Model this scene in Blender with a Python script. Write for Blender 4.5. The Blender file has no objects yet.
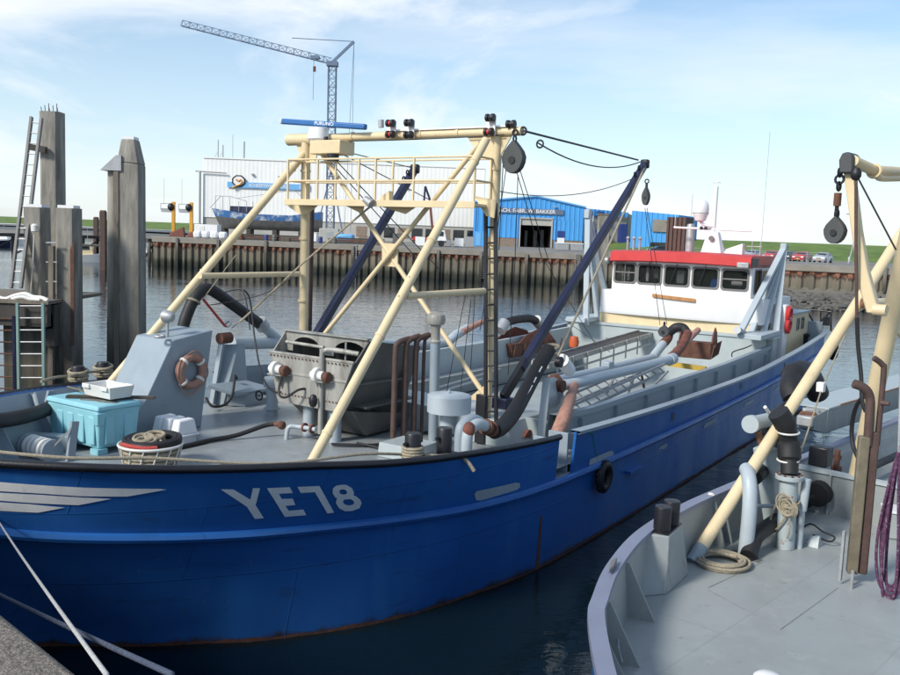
import bpy, bmesh, math, random
from mathutils import Vector, Matrix, noise as mnoise
random.seed(7)
S=bpy.context.scene
COL=S.collection
R=math.radians
# ---------------------------------------------------------------- camera
cam=bpy.data.cameras.new('camera'); co=bpy.data.objects.new('camera',cam); COL.objects.link(co)
cam.sensor_width=36; cam.lens=36.0; cam.clip_start=.05; cam.clip_end=6000
co.matrix_world=Matrix.Translation((0,0,5.8)) @ Matrix.Rotation(R(90-6.41),4,'X') @ Matrix.Rotation(R(2.205),4,'Z')
S.camera=co
# ---------------------------------------------------------------- light
SUN_AZ,SUN_EL=-130.0,36.0       # degrees clockwise from +Y (view direction), elevation
wd=bpy.data.worlds.new('World'); S.world=wd; wd.use_nodes=True
nt=wd.node_tree; nt.nodes.clear()
def N(t,k,**kw):
    n=t.nodes.new(k)
    for a,b in kw.items(): setattr(n,a,b)
    return n
out=N(nt,'ShaderNodeOutputWorld'); bg=N(nt,'ShaderNodeBackground'); sky=N(nt,'ShaderNodeTexSky')
sky.sky_type='NISHITA'; sky.sun_disc=False; sky.sun_elevation=R(SUN_EL); sky.sun_rotation=R(SUN_AZ); sky.altitude=0; sky.air_density=1.0; sky.dust_density=.6; sky.ozone_density=1.6
bg.inputs['Strength'].default_value=.081
tc=N(nt,'ShaderNodeTexCoord'); mp=N(nt,'ShaderNodeMapping'); mp.inputs['Scale'].default_value=(1,1,2.6); mp.inputs['Location'].default_value=(.35,.1,.2)
n1=N(nt,'ShaderNodeTexNoise'); n1.inputs['Scale'].default_value=2.1; n1.inputs['Detail'].default_value=9; n1.inputs['Roughness'].default_value=.58; n1.inputs['Distortion'].default_value=.5
mp2=N(nt,'ShaderNodeMapping'); mp2.inputs['Rotation'].default_value=(0,.25,.3); mp2.inputs['Scale'].default_value=(1.0,2.0,6.0)
n2=N(nt,'ShaderNodeTexNoise'); n2.inputs['Scale'].default_value=1.6; n2.inputs['Detail'].default_value=8; n2.inputs['Roughness'].default_value=.55
r1=N(nt,'ShaderNodeValToRGB'); r1.color_ramp.elements[0].position=.49; r1.color_ramp.elements[1].position=.66
r2=N(nt,'ShaderNodeValToRGB'); r2.color_ramp.elements[0].position=.5; r2.color_ramp.elements[1].position=.75
sx=N(nt,'ShaderNodeSeparateXYZ'); low=N(nt,'ShaderNodeMapRange'); low.inputs[1].default_value=.02; low.inputs[2].default_value=.32; low.inputs[3].default_value=.50; low.inputs[4].default_value=.03
L=nt.links.new
for m in (mp,mp2): L(tc.outputs['Generated'],m.inputs['Vector'])
L(mp.outputs[0],n1.inputs['Vector']); L(mp2.outputs[0],n2.inputs['Vector']); L(n1.outputs[0],r1.inputs[0]); L(n2.outputs[0],r2.inputs[0])
L(tc.outputs['Generated'],sx.inputs[0]); L(sx.outputs[2],low.inputs[0])
mx=N(nt,'ShaderNodeMath',operation='MAXIMUM'); ad=N(nt,'ShaderNodeMath',operation='ADD',use_clamp=True); m3=N(nt,'ShaderNodeMath',operation='MULTIPLY')
m2=N(nt,'ShaderNodeMath',operation='MULTIPLY'); m2.inputs[1].default_value=.55
L(r2.outputs[0],m2.inputs[0]); L(r1.outputs[0],mx.inputs[0]); L(m2.outputs[0],mx.inputs[1])
m3.inputs[1].default_value=.8; L(mx.outputs[0],m3.inputs[0]); L(m3.outputs[0],ad.inputs[0]); L(low.outputs[0],ad.inputs[1])
mix=N(nt,'ShaderNodeMix',data_type='RGBA'); tint=N(nt,'ShaderNodeMix',data_type='RGBA',blend_type='MULTIPLY'); tint.inputs[0].default_value=1; tint.inputs[7].default_value=(.87,1.03,1.07,1); L(sky.outputs[0],tint.inputs[6]); L(ad.outputs[0],mix.inputs[0]); L(tint.outputs[2],mix.inputs[6]); mix.inputs[7].default_value=(6.6,6.9,7.3,1)
L(mix.outputs[2],bg.inputs['Color']); L(bg.outputs[0],out.inputs['Surface'])
sl=bpy.data.lights.new('sun','SUN'); sl.energy=2.1; sl.angle=R(11); sl.color=(1,.94,.85)
so=bpy.data.objects.new('sun',sl); COL.objects.link(so); so.location=(-30,-20,40)
_d=Vector((math.sin(R(SUN_AZ))*math.cos(R(SUN_EL)),math.cos(R(SUN_AZ))*math.cos(R(SUN_EL)),math.sin(R(SUN_EL))))
so.rotation_euler=_d.to_track_quat('Z','Y').to_euler()
S.view_settings.view_transform='Standard'; S.view_settings.look='None'; S.view_settings.gamma=1; S.view_settings.exposure=.93
S.cycles.max_bounces=8; S.cycles.use_denoising=True
# ---------------------------------------------------------------- materials
def mat(name,rgb,rough=.6,metal=0,var=.12,scale=2.0,rust=0,rustcol=(.16,.06,.025),bump=.15,bscale=40,spec=.5,streak=False,coat=0,dirt=0,dirtcol=(.12,.11,.09)):
    m=bpy.data.materials.new(name); m.use_nodes=True; t=m.node_tree; b=t.nodes['Principled BSDF']; l=t.links.new
    b.inputs['Roughness'].default_value=rough; b.inputs['Metallic'].default_value=metal; b.inputs['Specular IOR Level'].default_value=spec; b.inputs['Coat Weight'].default_value=coat
    c=N(t,'ShaderNodeTexCoord'); mpn=N(t,'ShaderNodeMapping'); l(c.outputs['Object'],mpn.inputs[0])
    if streak: mpn.inputs['Scale'].default_value=(1,1,.18)
    a=N(t,'ShaderNodeTexNoise'); a.inputs['Scale'].default_value=scale; a.inputs['Detail'].default_value=7; a.inputs['Roughness'].default_value=.62; l(mpn.outputs[0],a.inputs['Vector'])
    rp=N(t,'ShaderNodeMapRange'); rp.inputs[1].default_value=.3; rp.inputs[2].default_value=.7; rp.inputs[3].default_value=1-var; rp.inputs[4].default_value=1+var; l(a.outputs[0],rp.inputs[0])
    mu=N(t,'ShaderNodeMix',data_type='RGBA',blend_type='MULTIPLY'); mu.inputs[0].default_value=1; mu.inputs[6].default_value=(*rgb,1); l(rp.outputs[0],mu.inputs[7])
    last=mu.outputs[2]
    def layer(last,amount,colr,sc,seed):
        q=N(t,'ShaderNodeTexNoise'); q.inputs['Scale'].default_value=sc; q.inputs['Detail'].default_value=8; q.inputs['Roughness'].default_value=.7
        mm=N(t,'ShaderNodeMapping'); mm.inputs['Location'].default_value=(seed,seed*2,seed*3); l(mpn.outputs[0],mm.inputs[0]); l(mm.outputs[0],q.inputs['Vector'])
        r=N(t,'ShaderNodeMapRange'); r.inputs[1].default_value=.72-.35*amount; r.inputs[2].default_value=.8-.3*amount; l(q.outputs[0],r.inputs[0])
        x=N(t,'ShaderNodeMix',data_type='RGBA'); l(r.outputs[0],x.inputs[0]); l(last,x.inputs[6]); x.inputs[7].default_value=(*colr,1)
        return x.outputs[2]
    if dirt: last=layer(last,dirt,dirtcol,scale*1.3,4.2)
    if rust: last=layer(last,rust,rustcol,scale*2.2,1.7)
    l(last,b.inputs['Base Color'])
    rr=N(t,'ShaderNodeMapRange'); rr.inputs[1].default_value=.3; rr.inputs[2].default_value=.7; rr.inputs[3].default_value=max(.03,rough-.1); rr.inputs[4].default_value=min(1,rough+.12); l(a.outputs[0],rr.inputs[0]); l(rr.outputs[0],b.inputs['Roughness'])
    if bump:
        bn=N(t,'ShaderNodeTexNoise'); bn.inputs['Scale'].default_value=bscale; bn.inputs['Detail'].default_value=4; l(mpn.outputs[0],bn.inputs['Vector'])
        bp=N(t,'ShaderNodeBump'); bp.inputs['Strength'].default_value=bump; bp.inputs['Distance'].default_value=.02; l(bn.outputs[0],bp.inputs['Height']); l(bp.outputs[0],b.inputs['Normal'])
    return m
M={}
M['bluerim']=mat('blue_grey_rim_paint',(.20,.22,.30),.45,dirt=.3,dirtcol=(.2,.2,.24))
M['navy']=mat('navy_paint',(.012,.016,.05),.4,rust=.12)
M['black']=mat('black_paint',(.012,.012,.016),.42)
M['rubber']=mat('black_rubber',(.014,.014,.016),.6,bump=.2)
M['grey']=mat('light_grey_paint',(.38,.43,.44),.45,var=.07,rust=.13,dirt=.25,dirtcol=(.26,.31,.33))
M['greyb']=mat('blue_grey_paint',(.27,.325,.37),.45,var=.07,rust=.10,dirt=.25,dirtcol=(.22,.25,.28))
M['pipe']=mat('pale_blue_pipe_paint',(.40,.455,.49),.42,var=.06,rust=.1)
M['cream']=mat('cream_paint',(.69,.56,.35),.42,var=.06,rust=.16,rustcol=(.30,.17,.09),dirt=.28,dirtcol=(.55,.45,.30),scale=2.6)
M['white']=mat('white_paint',(.79,.79,.79),.4,var=.04,bump=.04,dirt=.2,dirtcol=(.66,.64,.60),rust=.05,rustcol=(.42,.30,.2),streak=True)
M['letter']=mat('off_white_lettering_paint',(.80,.81,.80),.5,var=.08,scale=4,dirt=.3,dirtcol=(.55,.57,.6))
M['red']=mat('red_paint',(.55,.035,.035),.42,var=.06)
M['rust']=mat('rusty_steel',(.12,.052,.034),.8,var=.45,scale=6,bump=.5,rust=.3,rustcol=(.07,.025,.02))
M['exhaust']=mat('brown_exhaust_steel',(.085,.05,.042),.65,var=.3,scale=5,rust=.3,bump=.3)
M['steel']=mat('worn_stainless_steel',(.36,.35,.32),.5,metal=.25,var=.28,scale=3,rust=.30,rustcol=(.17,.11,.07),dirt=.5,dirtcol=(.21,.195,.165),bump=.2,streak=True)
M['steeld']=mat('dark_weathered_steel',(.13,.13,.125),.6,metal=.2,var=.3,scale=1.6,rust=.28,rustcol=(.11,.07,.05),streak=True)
M['galv']=mat('galvanised_steel',(.38,.39,.40),.5,metal=.4,var=.15,scale=6)
M['wood']=mat('weathered_timber',(.17,.145,.115),.9,var=.35,scale=5,bump=.6,bscale=26,streak=True,dirt=.4,dirtcol=(.075,.065,.055))
M['wooddk']=mat('dark_wet_timber',(.06,.052,.045),.8,var=.35,scale=5,bump=.6,bscale=26,streak=True)
M['rope']=mat('hemp_rope',(.38,.33,.24),.95,var=.3,scale=30,bump=.8,bscale=120)
M['bluerope']=mat('blue_rope',(.07,.09,.14),.95,var=.4,scale=40,bump=.8,bscale=150)
M['wire']=mat('dark_wire_rope',(.035,.033,.035),.6,var=.2)
M['orange']=mat('faded_orange_canvas',(.36,.20,.15),.9,var=.3,scale=8,dirt=.3)
M['cyan']=mat('turquoise_polyethylene',(.26,.55,.63),.5,var=.05,scale=3,dirt=.18,dirtcol=(.16,.33,.38),bump=.08)
M['plastic']=mat('white_plastic',(.72,.71,.67),.5,var=.06,dirt=.2,dirtcol=(.5,.46,.38))
M['foam']=mat('white_expanded_foam',(.80,.81,.82),.7,var=.04,bump=.3,bscale=80)
M['redrope']=mat('red_rope',(.42,.06,.05),.9,var=.25,scale=30)
M['purple']=mat('purple_and_white_rope',(.10,.035,.085),.9,var=.6,scale=26,bump=.6,bscale=150,dirt=.45,dirtcol=(.42,.33,.40))
M['varnish']=mat('varnished_wood',(.42,.20,.07),.5,var=.25,scale=6,streak=True)
M['rustred']=mat('red_lead_primer_over_rust',(.17,.06,.04),.75,var=.4,scale=7,bump=.4,rust=.35,rustcol=(.12,.05,.035))
M['patch']=mat('rust_stained_wrapping',(.38,.20,.15),.8,var=.3,scale=9,rust=.3,bump=.3)
M['flesh']=mat('primer_pink_steel',(.27,.14,.08),.7,var=.4,scale=10,rust=.45)
M['concrete']=mat('concrete',(.36,.34,.31),.9,var=.2,scale=1.2,bump=.5,bscale=60,dirt=.3,dirtcol=(.2,.19,.17))
M['lightgreen']=mat('pale_green_frame_paint',(.22,.33,.30),.55,rust=.25)
M['yellow']=mat('yellow_paint',(.50,.33,.05),.55,dirt=.4,rust=.2)
def plated(name,rgb,rough,layers,plate=(2.2,.9),axes='xz',seam=.12,seamcol=.8,var=.08,scale=.7,streak=True,weed=None):
    """painted ship plate: weld seams in relief, scuffs, stains and rust as layers (amount,colour,scale,stretch)"""
    m=bpy.data.materials.new(name); m.use_nodes=True; t=m.node_tree; b=t.nodes['Principled BSDF']; l=t.links.new
    c=N(t,'ShaderNodeTexCoord'); sp=N(t,'ShaderNodeSeparateXYZ'); l(c.outputs['Object'],sp.inputs[0]); cb=N(t,'ShaderNodeCombineXYZ')
    l(sp.outputs[0],cb.inputs[0]); l(sp.outputs[2 if axes=='xz' else 1],cb.inputs[1])
    br=N(t,'ShaderNodeTexBrick'); br.inputs['Scale'].default_value=1; br.inputs['Mortar Size'].default_value=.012; br.inputs['Mortar Smooth'].default_value=.6; br.inputs['Brick Width'].default_value=plate[0]; br.inputs['Row Height'].default_value=plate[1]; l(cb.outputs[0],br.inputs['Vector'])
    def noise(sc,st,seed,det=8,ro=.65):
        mp=N(t,'ShaderNodeMapping'); mp.inputs['Scale'].default_value=st; mp.inputs['Location'].default_value=(seed,seed*1.7,seed*.6); l(c.outputs['Object'],mp.inputs[0])
        n=N(t,'ShaderNodeTexNoise'); n.inputs['Scale'].default_value=sc; n.inputs['Detail'].default_value=det; n.inputs['Roughness'].default_value=ro; l(mp.outputs[0],n.inputs['Vector']); return n.outputs[0]
    base=noise(scale,(1,1,.35) if streak else (1,1,1),.3)
    rp=N(t,'ShaderNodeMapRange'); rp.inputs[1].default_value=.3; rp.inputs[2].default_value=.7; rp.inputs[3].default_value=1-var; rp.inputs[4].default_value=1+var; l(base,rp.inputs[0])
    mu=N(t,'ShaderNodeMix',data_type='RGBA',blend_type='MULTIPLY'); mu.inputs[0].default_value=1; mu.inputs[6].default_value=(*rgb,1); l(rp.outputs[0],mu.inputs[7]); last=mu.outputs[2]
    for i,(am,col,sc,st) in enumerate(layers):
        n=noise(sc,st,3.1*i+1); r=N(t,'ShaderNodeMapRange'); r.inputs[1].default_value=.74-.35*am; r.inputs[2].default_value=.80-.28*am; l(n,r.inputs[0])
        x=N(t,'ShaderNodeMix',data_type='RGBA'); l(r.outputs[0],x.inputs[0]); l(last,x.inputs[6]); x.inputs[7].default_value=(*col,1); last=x.outputs[2]
    if weed:
        k=N(t,'ShaderNodeMath',operation='MULTIPLY_ADD'); k.inputs[1].default_value=-.5; l(noise(2.5,(1,1,.3),9),k.inputs[0]); l(sp.outputs[2],k.inputs[2])
        r=N(t,'ShaderNodeMapRange'); r.inputs[1].default_value=weed[0]-.25; r.inputs[2].default_value=weed[0]-.12; r.inputs[3].default_value=1; r.inputs[4].default_value=0; l(k.outputs[0],r.inputs[0])
        x=N(t,'ShaderNodeMix',data_type='RGBA'); l(r.outputs[0],x.inputs[0]); l(last,x.inputs[6]); x.inputs[7].default_value=(*weed[1],1); last=x.outputs[2]
    sm=N(t,'ShaderNodeMix',data_type='RGBA',blend_type='MULTIPLY'); l(br.outputs['Fac'],sm.inputs[0]); l(last,sm.inputs[6]); sm.inputs[7].default_value=(seamcol,seamcol,seamcol,1); l(sm.outputs[2],b.inputs['Base Color'])
    rr=N(t,'ShaderNodeMapRange'); rr.inputs[1].default_value=.3; rr.inputs[2].default_value=.7; rr.inputs[3].default_value=rough-.1; rr.inputs[4].default_value=rough+.14; l(base,rr.inputs[0]); l(rr.outputs[0],b.inputs['Roughness'])
    bp=N(t,'ShaderNodeBump'); bp.inputs['Strength'].default_value=seam; bp.inputs['Distance'].default_value=.05; l(br.outputs['Fac'],bp.inputs['Height'])
    b2=N(t,'ShaderNodeBump'); b2.inputs['Strength'].default_value=.16; b2.inputs['Distance'].default_value=.12; l(noise(.9,(1,1,1),5,2,.4),b2.inputs['Height']); l(bp.outputs[0],b2.inputs['Normal']); l(b2.outputs[0],b.inputs['Normal'])
    return m
M['blue']=plated('hull_blue_paint',(.02,.122,.39),.36,[(.55,(.028,.145,.41),1.2,(1,1,.2)),(.42,(.022,.095,.28),3.5,(.35,.35,2.2)),(.27,(.09,.16,.30),8,(1.4,1.4,.10)),(.22,(.075,.07,.10),5,(1,1,.12))],(2.6,1.1),'xz',.25,.80,weed=(-.02,(.05,.035,.028)))
M['greyd']=plated('grey_deck_paint',(.275,.30,.312),.36,[(.6,(.235,.255,.262),.9,(1,1,1)),(.45,(.325,.345,.348),2.2,(1,1,1)),(.36,(.20,.20,.19),3.2,(1,1,1)),(.25,(.19,.135,.095),7,(1,1,1))],(2.4,1.3),'xy',.2,.86,var=.1,streak=False)
M['grey2']=plated('pale_grey_deck_paint',(.305,.33,.328),.42,[(.6,(.275,.295,.292),.8,(1,1,1)),(.45,(.345,.362,.355),2.4,(1,1,1)),(.34,(.235,.235,.22),3.6,(1,1,1)),(.25,(.24,.175,.125),8,(1,1,1))],(2.8,1.5),'xy',.16,.90,var=.1,streak=False)
def glass(name,c=(.02,.025,.03)):
    m=bpy.data.materials.new(name); m.use_nodes=True; b=m.node_tree.nodes['Principled BSDF']
    b.inputs['Base Color'].default_value=(*c,1); b.inputs['Roughness'].default_value=.04; b.inputs['IOR'].default_value=1.5
    return m
M['glass']=glass('window_glass')
def clearglass():
    m=bpy.data.materials.new('clear_window_glass'); m.use_nodes=True; t=m.node_tree; b=t.nodes['Principled BSDF']
    b.inputs['Roughness'].default_value=.02; b.inputs['Base Color'].default_value=(.03,.036,.035,1); b.inputs['Transmission Weight'].default_value=0
    b.inputs['Alpha'].default_value=.35
    return m
M['pane']=clearglass()
# ---------------------------------------------------------------- mesh helpers
def V(p): return Vector(p)
class MB:
    def __init__(s): s.v=[]; s.f=[]
    def add(s,vs,fs):
        n=len(s.v); s.v+=[tuple(p) for p in vs]; s.f+=[tuple(i+n for i in f) for f in fs]; return s
    def bx(s,x0,x1,y0,y1,z0,z1):
        return s.add([(x0,y0,z0),(x1,y0,z0),(x1,y1,z0),(x0,y1,z0),(x0,y0,z1),(x1,y0,z1),(x1,y1,z1),(x0,y1,z1)],[(0,3,2,1),(4,5,6,7),(0,1,5,4),(1,2,6,5),(2,3,7,6),(3,0,4,7)])
    def hexa(s,b,t):   # bottom quad, top quad
        return s.add(list(b)+list(t),[(0,3,2,1),(4,5,6,7),(0,1,5,4),(1,2,6,5),(2,3,7,6),(3,0,4,7)])
    def box(s,c,d,rz=0,tilt=None):
        m=Matrix.Rotation(rz,3,'Z')
        if tilt is not None: m=m@tilt
        P=[V(c)+m@V((x*d[0]/2,y*d[1]/2,z*d[2]/2)) for z in(-1,1) for x,y in((-1,-1),(1,-1),(1,1),(-1,1))]
        return s.hexa(P[:4],P[4:])
    def bar(s,p,q,w,h=None,up=(0,0,1)):
        h=h or w; p=V(p);q=V(q); d=(q-p).normalized(); u=V(up)
        if abs(d.dot(u))>.98: u=V((1,0,0))
        a=d.cross(u).normalized()*w/2; b=a.cross(d).normalized()*h/2
        return s.hexa([p-a-b,p+a-b,p+a+b,p-a+b],[q-a-b,q+a-b,q+a+b,q-a+b])
    def tube(s,pts,r,n=10,caps=True):
        P=[V(p) for p in pts]; rs=r if isinstance(r,(list,tuple)) else [r]*len(P)
        T=[(P[min(i+1,len(P)-1)]-P[max(i-1,0)]).normalized() for i in range(len(P))]
        u=V((0,0,1)) if abs(T[0].z)<.9 else V((1,0,0)); a=T[0].cross(u).normalized(); vs=[];fs=[]
        for i,p in enumerate(P):
            a=(a-T[i]*a.dot(T[i])).normalized(); b=T[i].cross(a)
            for k in range(n):
                g=2*math.pi*k/n; vs.append(p+(a*math.cos(g)+b*math.sin(g))*rs[i])
        for i in range(len(P)-1):
            for k in range(n):
                j=(k+1)%n; fs.append((i*n+k,i*n+j,(i+1)*n+j,(i+1)*n+k))
        if caps: fs.append(tuple(range(n))[::-1]); fs.append(tuple((len(P)-1)*n+k for k in range(n)))
        return s.add(vs,fs)
    def cyl(s,p,q,r,r2=None,n=16): return s.tube([p,q],[r,r if r2 is None else r2],n)
    def prism(s,poly,d):
        n=len(poly); P=[V(p) for p in poly]; d=V(d)
        return s.add(P+[p+d for p in P],[tuple(range(n))[::-1],tuple(range(n,2*n))]+[(i,(i+1)%n,n+(i+1)%n,n+i) for i in range(n)])
    def lathe(s,prof,c,n=20,ax='z'):
        vs=[];fs=[];c=V(c)
        for r,h in prof:
            for k in range(n):
                g=2*math.pi*k/n; a,b=r*math.cos(g),r*math.sin(g)
                vs.append(c+V({'z':(a,b,h),'x':(h,a,b),'y':(a,h,b)}[ax]))
        for i in range(len(prof)-1):
            for k in range(n):
                j=(k+1)%n; fs.append((i*n+k,i*n+j,(i+1)*n+j,(i+1)*n+k))
        fs.append(tuple(range(n))[::-1]); fs.append(tuple((len(prof)-1)*n+k for k in range(n)))
        return s.add(vs,fs)
    def ball(s,c,r,n=12,sq=(1,1,1)):
        c=V(c); vs=[c+V((0,0,-r*sq[2]))]; m=n//2
        for i in range(1,m):
            f=-math.pi/2+math.pi*i/m
            for k in range(n):
                g=2*math.pi*k/n; vs.append(c+V((r*sq[0]*math.cos(f)*math.cos(g),r*sq[1]*math.cos(f)*math.sin(g),r*sq[2]*math.sin(f))))
        vs.append(c+V((0,0,r*sq[2]))); t=len(vs)-1; fs=[]
        for k in range(n):
            j=(k+1)%n; fs.append((0,1+j,1+k)); fs.append((t,1+(m-2)*n+k,1+(m-2)*n+j))
            for i in range(m-2): fs.append((1+i*n+k,1+i*n+j,1+(i+1)*n+j,1+(i+1)*n+k))
        return s.add(vs,fs)
    def torus(s,c,Rr,r,x=(1,0,0),y=(0,1,0),n=28,m=10):
        c=V(c);x=V(x).normalized();y=V(y).normalized();z=x.cross(y); vs=[];fs=[]
        for i in range(n):
            a=2*math.pi*i/n; d=x*math.cos(a)+y*math.sin(a)
            for k in range(m):
                b=2*math.pi*k/m; vs.append(c+d*(Rr+r*math.cos(b))+z*r*math.sin(b))
        for i in range(n):
            for k in range(m): fs.append((i*m+k,((i+1)%n)*m+k,((i+1)%n)*m+(k+1)%m,i*m+(k+1)%m))
        return s.add(vs,fs)
    def grid(s,P):
        n=len(P);m=len(P[0]); return s.add([p for r in P for p in r],[(i*m+j,(i+1)*m+j,(i+1)*m+j+1,i*m+j+1) for i in range(n-1) for j in range(m-1)])
    def panel(s,P,th):   # closed sheet of thickness th from a grid of points, offset along mean normal
        n=len(P);m=len(P[0]); q=[[V(p) for p in r] for r in P]
        def nrm(i,j):
            a=q[min(i+1,n-1)][j]-q[max(i-1,0)][j]; b=q[i][min(j+1,m-1)]-q[i][max(j-1,0)]; return a.cross(b).normalized()
        A=[p for r in q for p in r]; B=[q[i][j]+nrm(i,j)*th for i in range(n) for j in range(m)]; k=n*m
        fs=[(i*m+j,i*m+j+1,(i+1)*m+j+1,(i+1)*m+j) for i in range(n-1) for j in range(m-1)]
        fs+=[(k+i*m+j,k+(i+1)*m+j,k+(i+1)*m+j+1,k+i*m+j+1) for i in range(n-1) for j in range(m-1)]
        ring=[(0,j) for j in range(m)]+[(i,m-1) for i in range(1,n)]+[(n-1,j) for j in range(m-2,-1,-1)]+[(i,0) for i in range(n-2,0,-1)]
        ids=[i*m+j for i,j in ring]
        for a in range(len(ids)):
            b=(a+1)%len(ids); fs.append((ids[a],ids[b],k+ids[b],k+ids[a]))
        return s.add(A+B,fs)
    def build(s,name,m,parent=None,label=None,bev=0,ang=38,sub=0):
        org=ORG.get(parent.name,V((0,0,0))) if parent else V((0,0,0))
        return finish(s,name,m,parent,org,label,bev,ang)
ORG={}
def finish(mb,name,m,parent,org,label=None,bev=0,ang=38):
    me=bpy.data.meshes.new(name); me.from_pydata([tuple(V(p)-org) for p in mb.v],[],mb.f)
    bm=bmesh.new(); bm.from_mesh(me); bmesh.ops.recalc_face_normals(bm,faces=bm.faces); bm.to_mesh(me); bm.free()
    me.polygons.foreach_set('use_smooth',[True]*len(me.polygons)); me.set_sharp_from_angle(angle=R(ang))
    me.materials.append(M[m] if isinstance(m,str) else m)
    o=bpy.data.objects.new(name,me); COL.objects.link(o)
    if parent: o.parent=parent; ORG[o.name]=org
    if label: o['label']=label
    if bev:
        b=o.modifiers.new('edge','BEVEL'); b.width=bev; b.segments=2; b.limit_method='ANGLE'; b.angle_limit=R(40)
    return o
def tag(o,label,cat,group=None):
    o['label']=label; o['category']=cat
    if group: o['group']=group
    return o
class Frame:
    def __init__(s,loc,rz): s.m=Matrix.Translation(loc)@Matrix.Rotation(rz,4,'Z'); s.rz=rz
    def w(s,p): return s.m@V(p)
WORLD=Frame((0,0,0),0)
SH1=Frame((-9.581,6.270,0),math.radians(56.796))
SH2=Frame((-1.326,0.179,0),math.radians(47.496))
def thing(name,label,cat,base=(0,0,0),fr=WORLD,group=None,kind=None):
    """an Empty at the thing's base; parts are given in the frame's coordinates"""
    o=bpy.data.objects.new(name,None); COL.objects.link(o); o.empty_display_size=.2
    o.location=fr.w(base); o.rotation_euler=(0,0,fr.rz); tag(o,label,cat,group); ORG[o.name]=V(base)
    if kind: o['kind']=kind
    return o
def part(name,parent,base=None):
    """an Empty part that gathers sub-parts"""
    o=bpy.data.objects.new(name,None); COL.objects.link(o); o.parent=parent; o.empty_display_size=.2
    pb=ORG[parent.name]; b=V(base) if base else pb; o.location=b-pb; ORG[o.name]=b
    return o
def solo(name,mb,m,label,cat,base,fr=WORLD,group=None,bev=0,ang=38):
    o=finish(mb,name,m,None,V(base),None,bev,ang); o.location=fr.w(base); o.rotation_euler=(0,0,fr.rz); return tag(o,label,cat,group)
def struct(name,mb,m,base=(0,0,0),fr=WORLD,bev=0,kind='structure'):
    o=finish(mb,name,m,None,V(base),None,bev); o.location=fr.w(base); o.rotation_euler=(0,0,fr.rz); o['kind']=kind; return o
def copy_tree(o,parent=None):
    c=o.copy(); COL.objects.link(c)
    if parent: c.parent=parent
    for ch in list(o.children): copy_tree(ch,c)
    return c
def curve(pts,n=8,closed=False):
    """Catmull-Rom through points"""
    P=[V(p) for p in pts]; k=len(P); o=[]
    for i in range(k if closed else k-1):
        a,b,c,d=(P[(i-1)%k],P[i],P[(i+1)%k],P[(i+2)%k]) if closed else (P[max(i-1,0)],P[i],P[i+1],P[min(i+2,k-1)])
        for j in range(n):
            f=j/n; o.append(.5*((2*b)+(c-a)*f+(2*a-5*b+4*c-d)*f*f+(3*b-a-3*c+d)*f**3))
    o.append(P[0] if closed else P[-1]); return o
def sag(p,q,s,n=14):
    p=V(p);q=V(q); return [p.lerp(q,i/n)-V((0,0,s*4*(i/n)*(1-i/n))) for i in range(n+1)]
def lerp(a,b,f): return V(a).lerp(V(b),f)
def text_mesh(txt,size,ext=.0):
    """flat lettering triangulated into (verts2d, faces)"""
    cu=bpy.data.curves.new('t','FONT'); cu.body=txt; cu.size=size; cu.align_x='CENTER'; cu.align_y='CENTER'; cu.offset=size*.012; cu.resolution_u=3
    o=bpy.data.objects.new('t',cu); COL.objects.link(o); bpy.context.view_layer.update()
    me=bpy.data.meshes.new_from_object(o.evaluated_get(bpy.context.evaluated_depsgraph_get()))
    vs=[(v.co.x,v.co.y) for v in me.vertices]; fs=[tuple(p.vertices) for p in me.polygons]
    bpy.data.objects.remove(o); bpy.data.curves.remove(cu); bpy.data.meshes.remove(me); return vs,fs
def put_text(name,txt,size,c,x,y,m,parent,sx=1):
    """lettering at c in the plane spanned by x,y"""
    vs,fs=text_mesh(txt,size); x=V(x).normalized();y=V(y).normalized();mb=MB(); mb.add([V(c)+x*a*sx+y*b for a,b in vs],fs)
    return mb.build(name,m,parent)
# HULL BEGIN  (half-breadth stations of the hull: bulwark top, rubbing strake, waterline)
HB=[(5.35,0,2.95),(5.5,.62,2.93),(5.88,1.24,2.9),(6.47,1.95,2.86),(7.18,2.54,2.8),(7.98,3.09,2.75),(8.8,3.53,2.7),(10.06,4.08,2.6),(11.72,4.42,2.5),(14.14,4.58,2.36),(18,4.6,2.22),(22,4.6,2.14),(27,4.6,2.12),(31,4.6,2.25),(35,4.58,2.45),(38,4.4,2.62),(38.9,3.4,2.7),(39.2,0,2.72)]
HS=[(5.8,0,2.0),(5.87,.5,1.97),(6.13,1.02,1.92),(6.67,1.63,1.86),(7.4,2.25,1.8),(8.12,2.7,1.74),(8.85,3.1,1.7),(10.45,3.8,1.62),(12,4.27,1.56),(14.2,4.5,1.51),(18,4.55,1.5),(22,4.55,1.5),(27,4.55,1.56),(31,4.55,1.66),(35,4.53,1.78),(37.9,4.35,1.9),(38.75,3.35,1.95),(39.0,0,1.97)]
HW=[(6.5,0,0),(6.62,.22,0),(7.0,.58,0),(7.4,1.1,0),(7.8,1.62,0),(8.3,2.12,0),(8.9,2.72,0),(10.3,3.6,0),(11.9,4.1,0),(14,4.45,0),(18,4.53,0),(22,4.53,0),(27,4.53,0),(31,4.53,0),(35,4.5,0),(38.2,4.2,0),(38.7,3.2,0),(38.9,0,0)]
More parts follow.
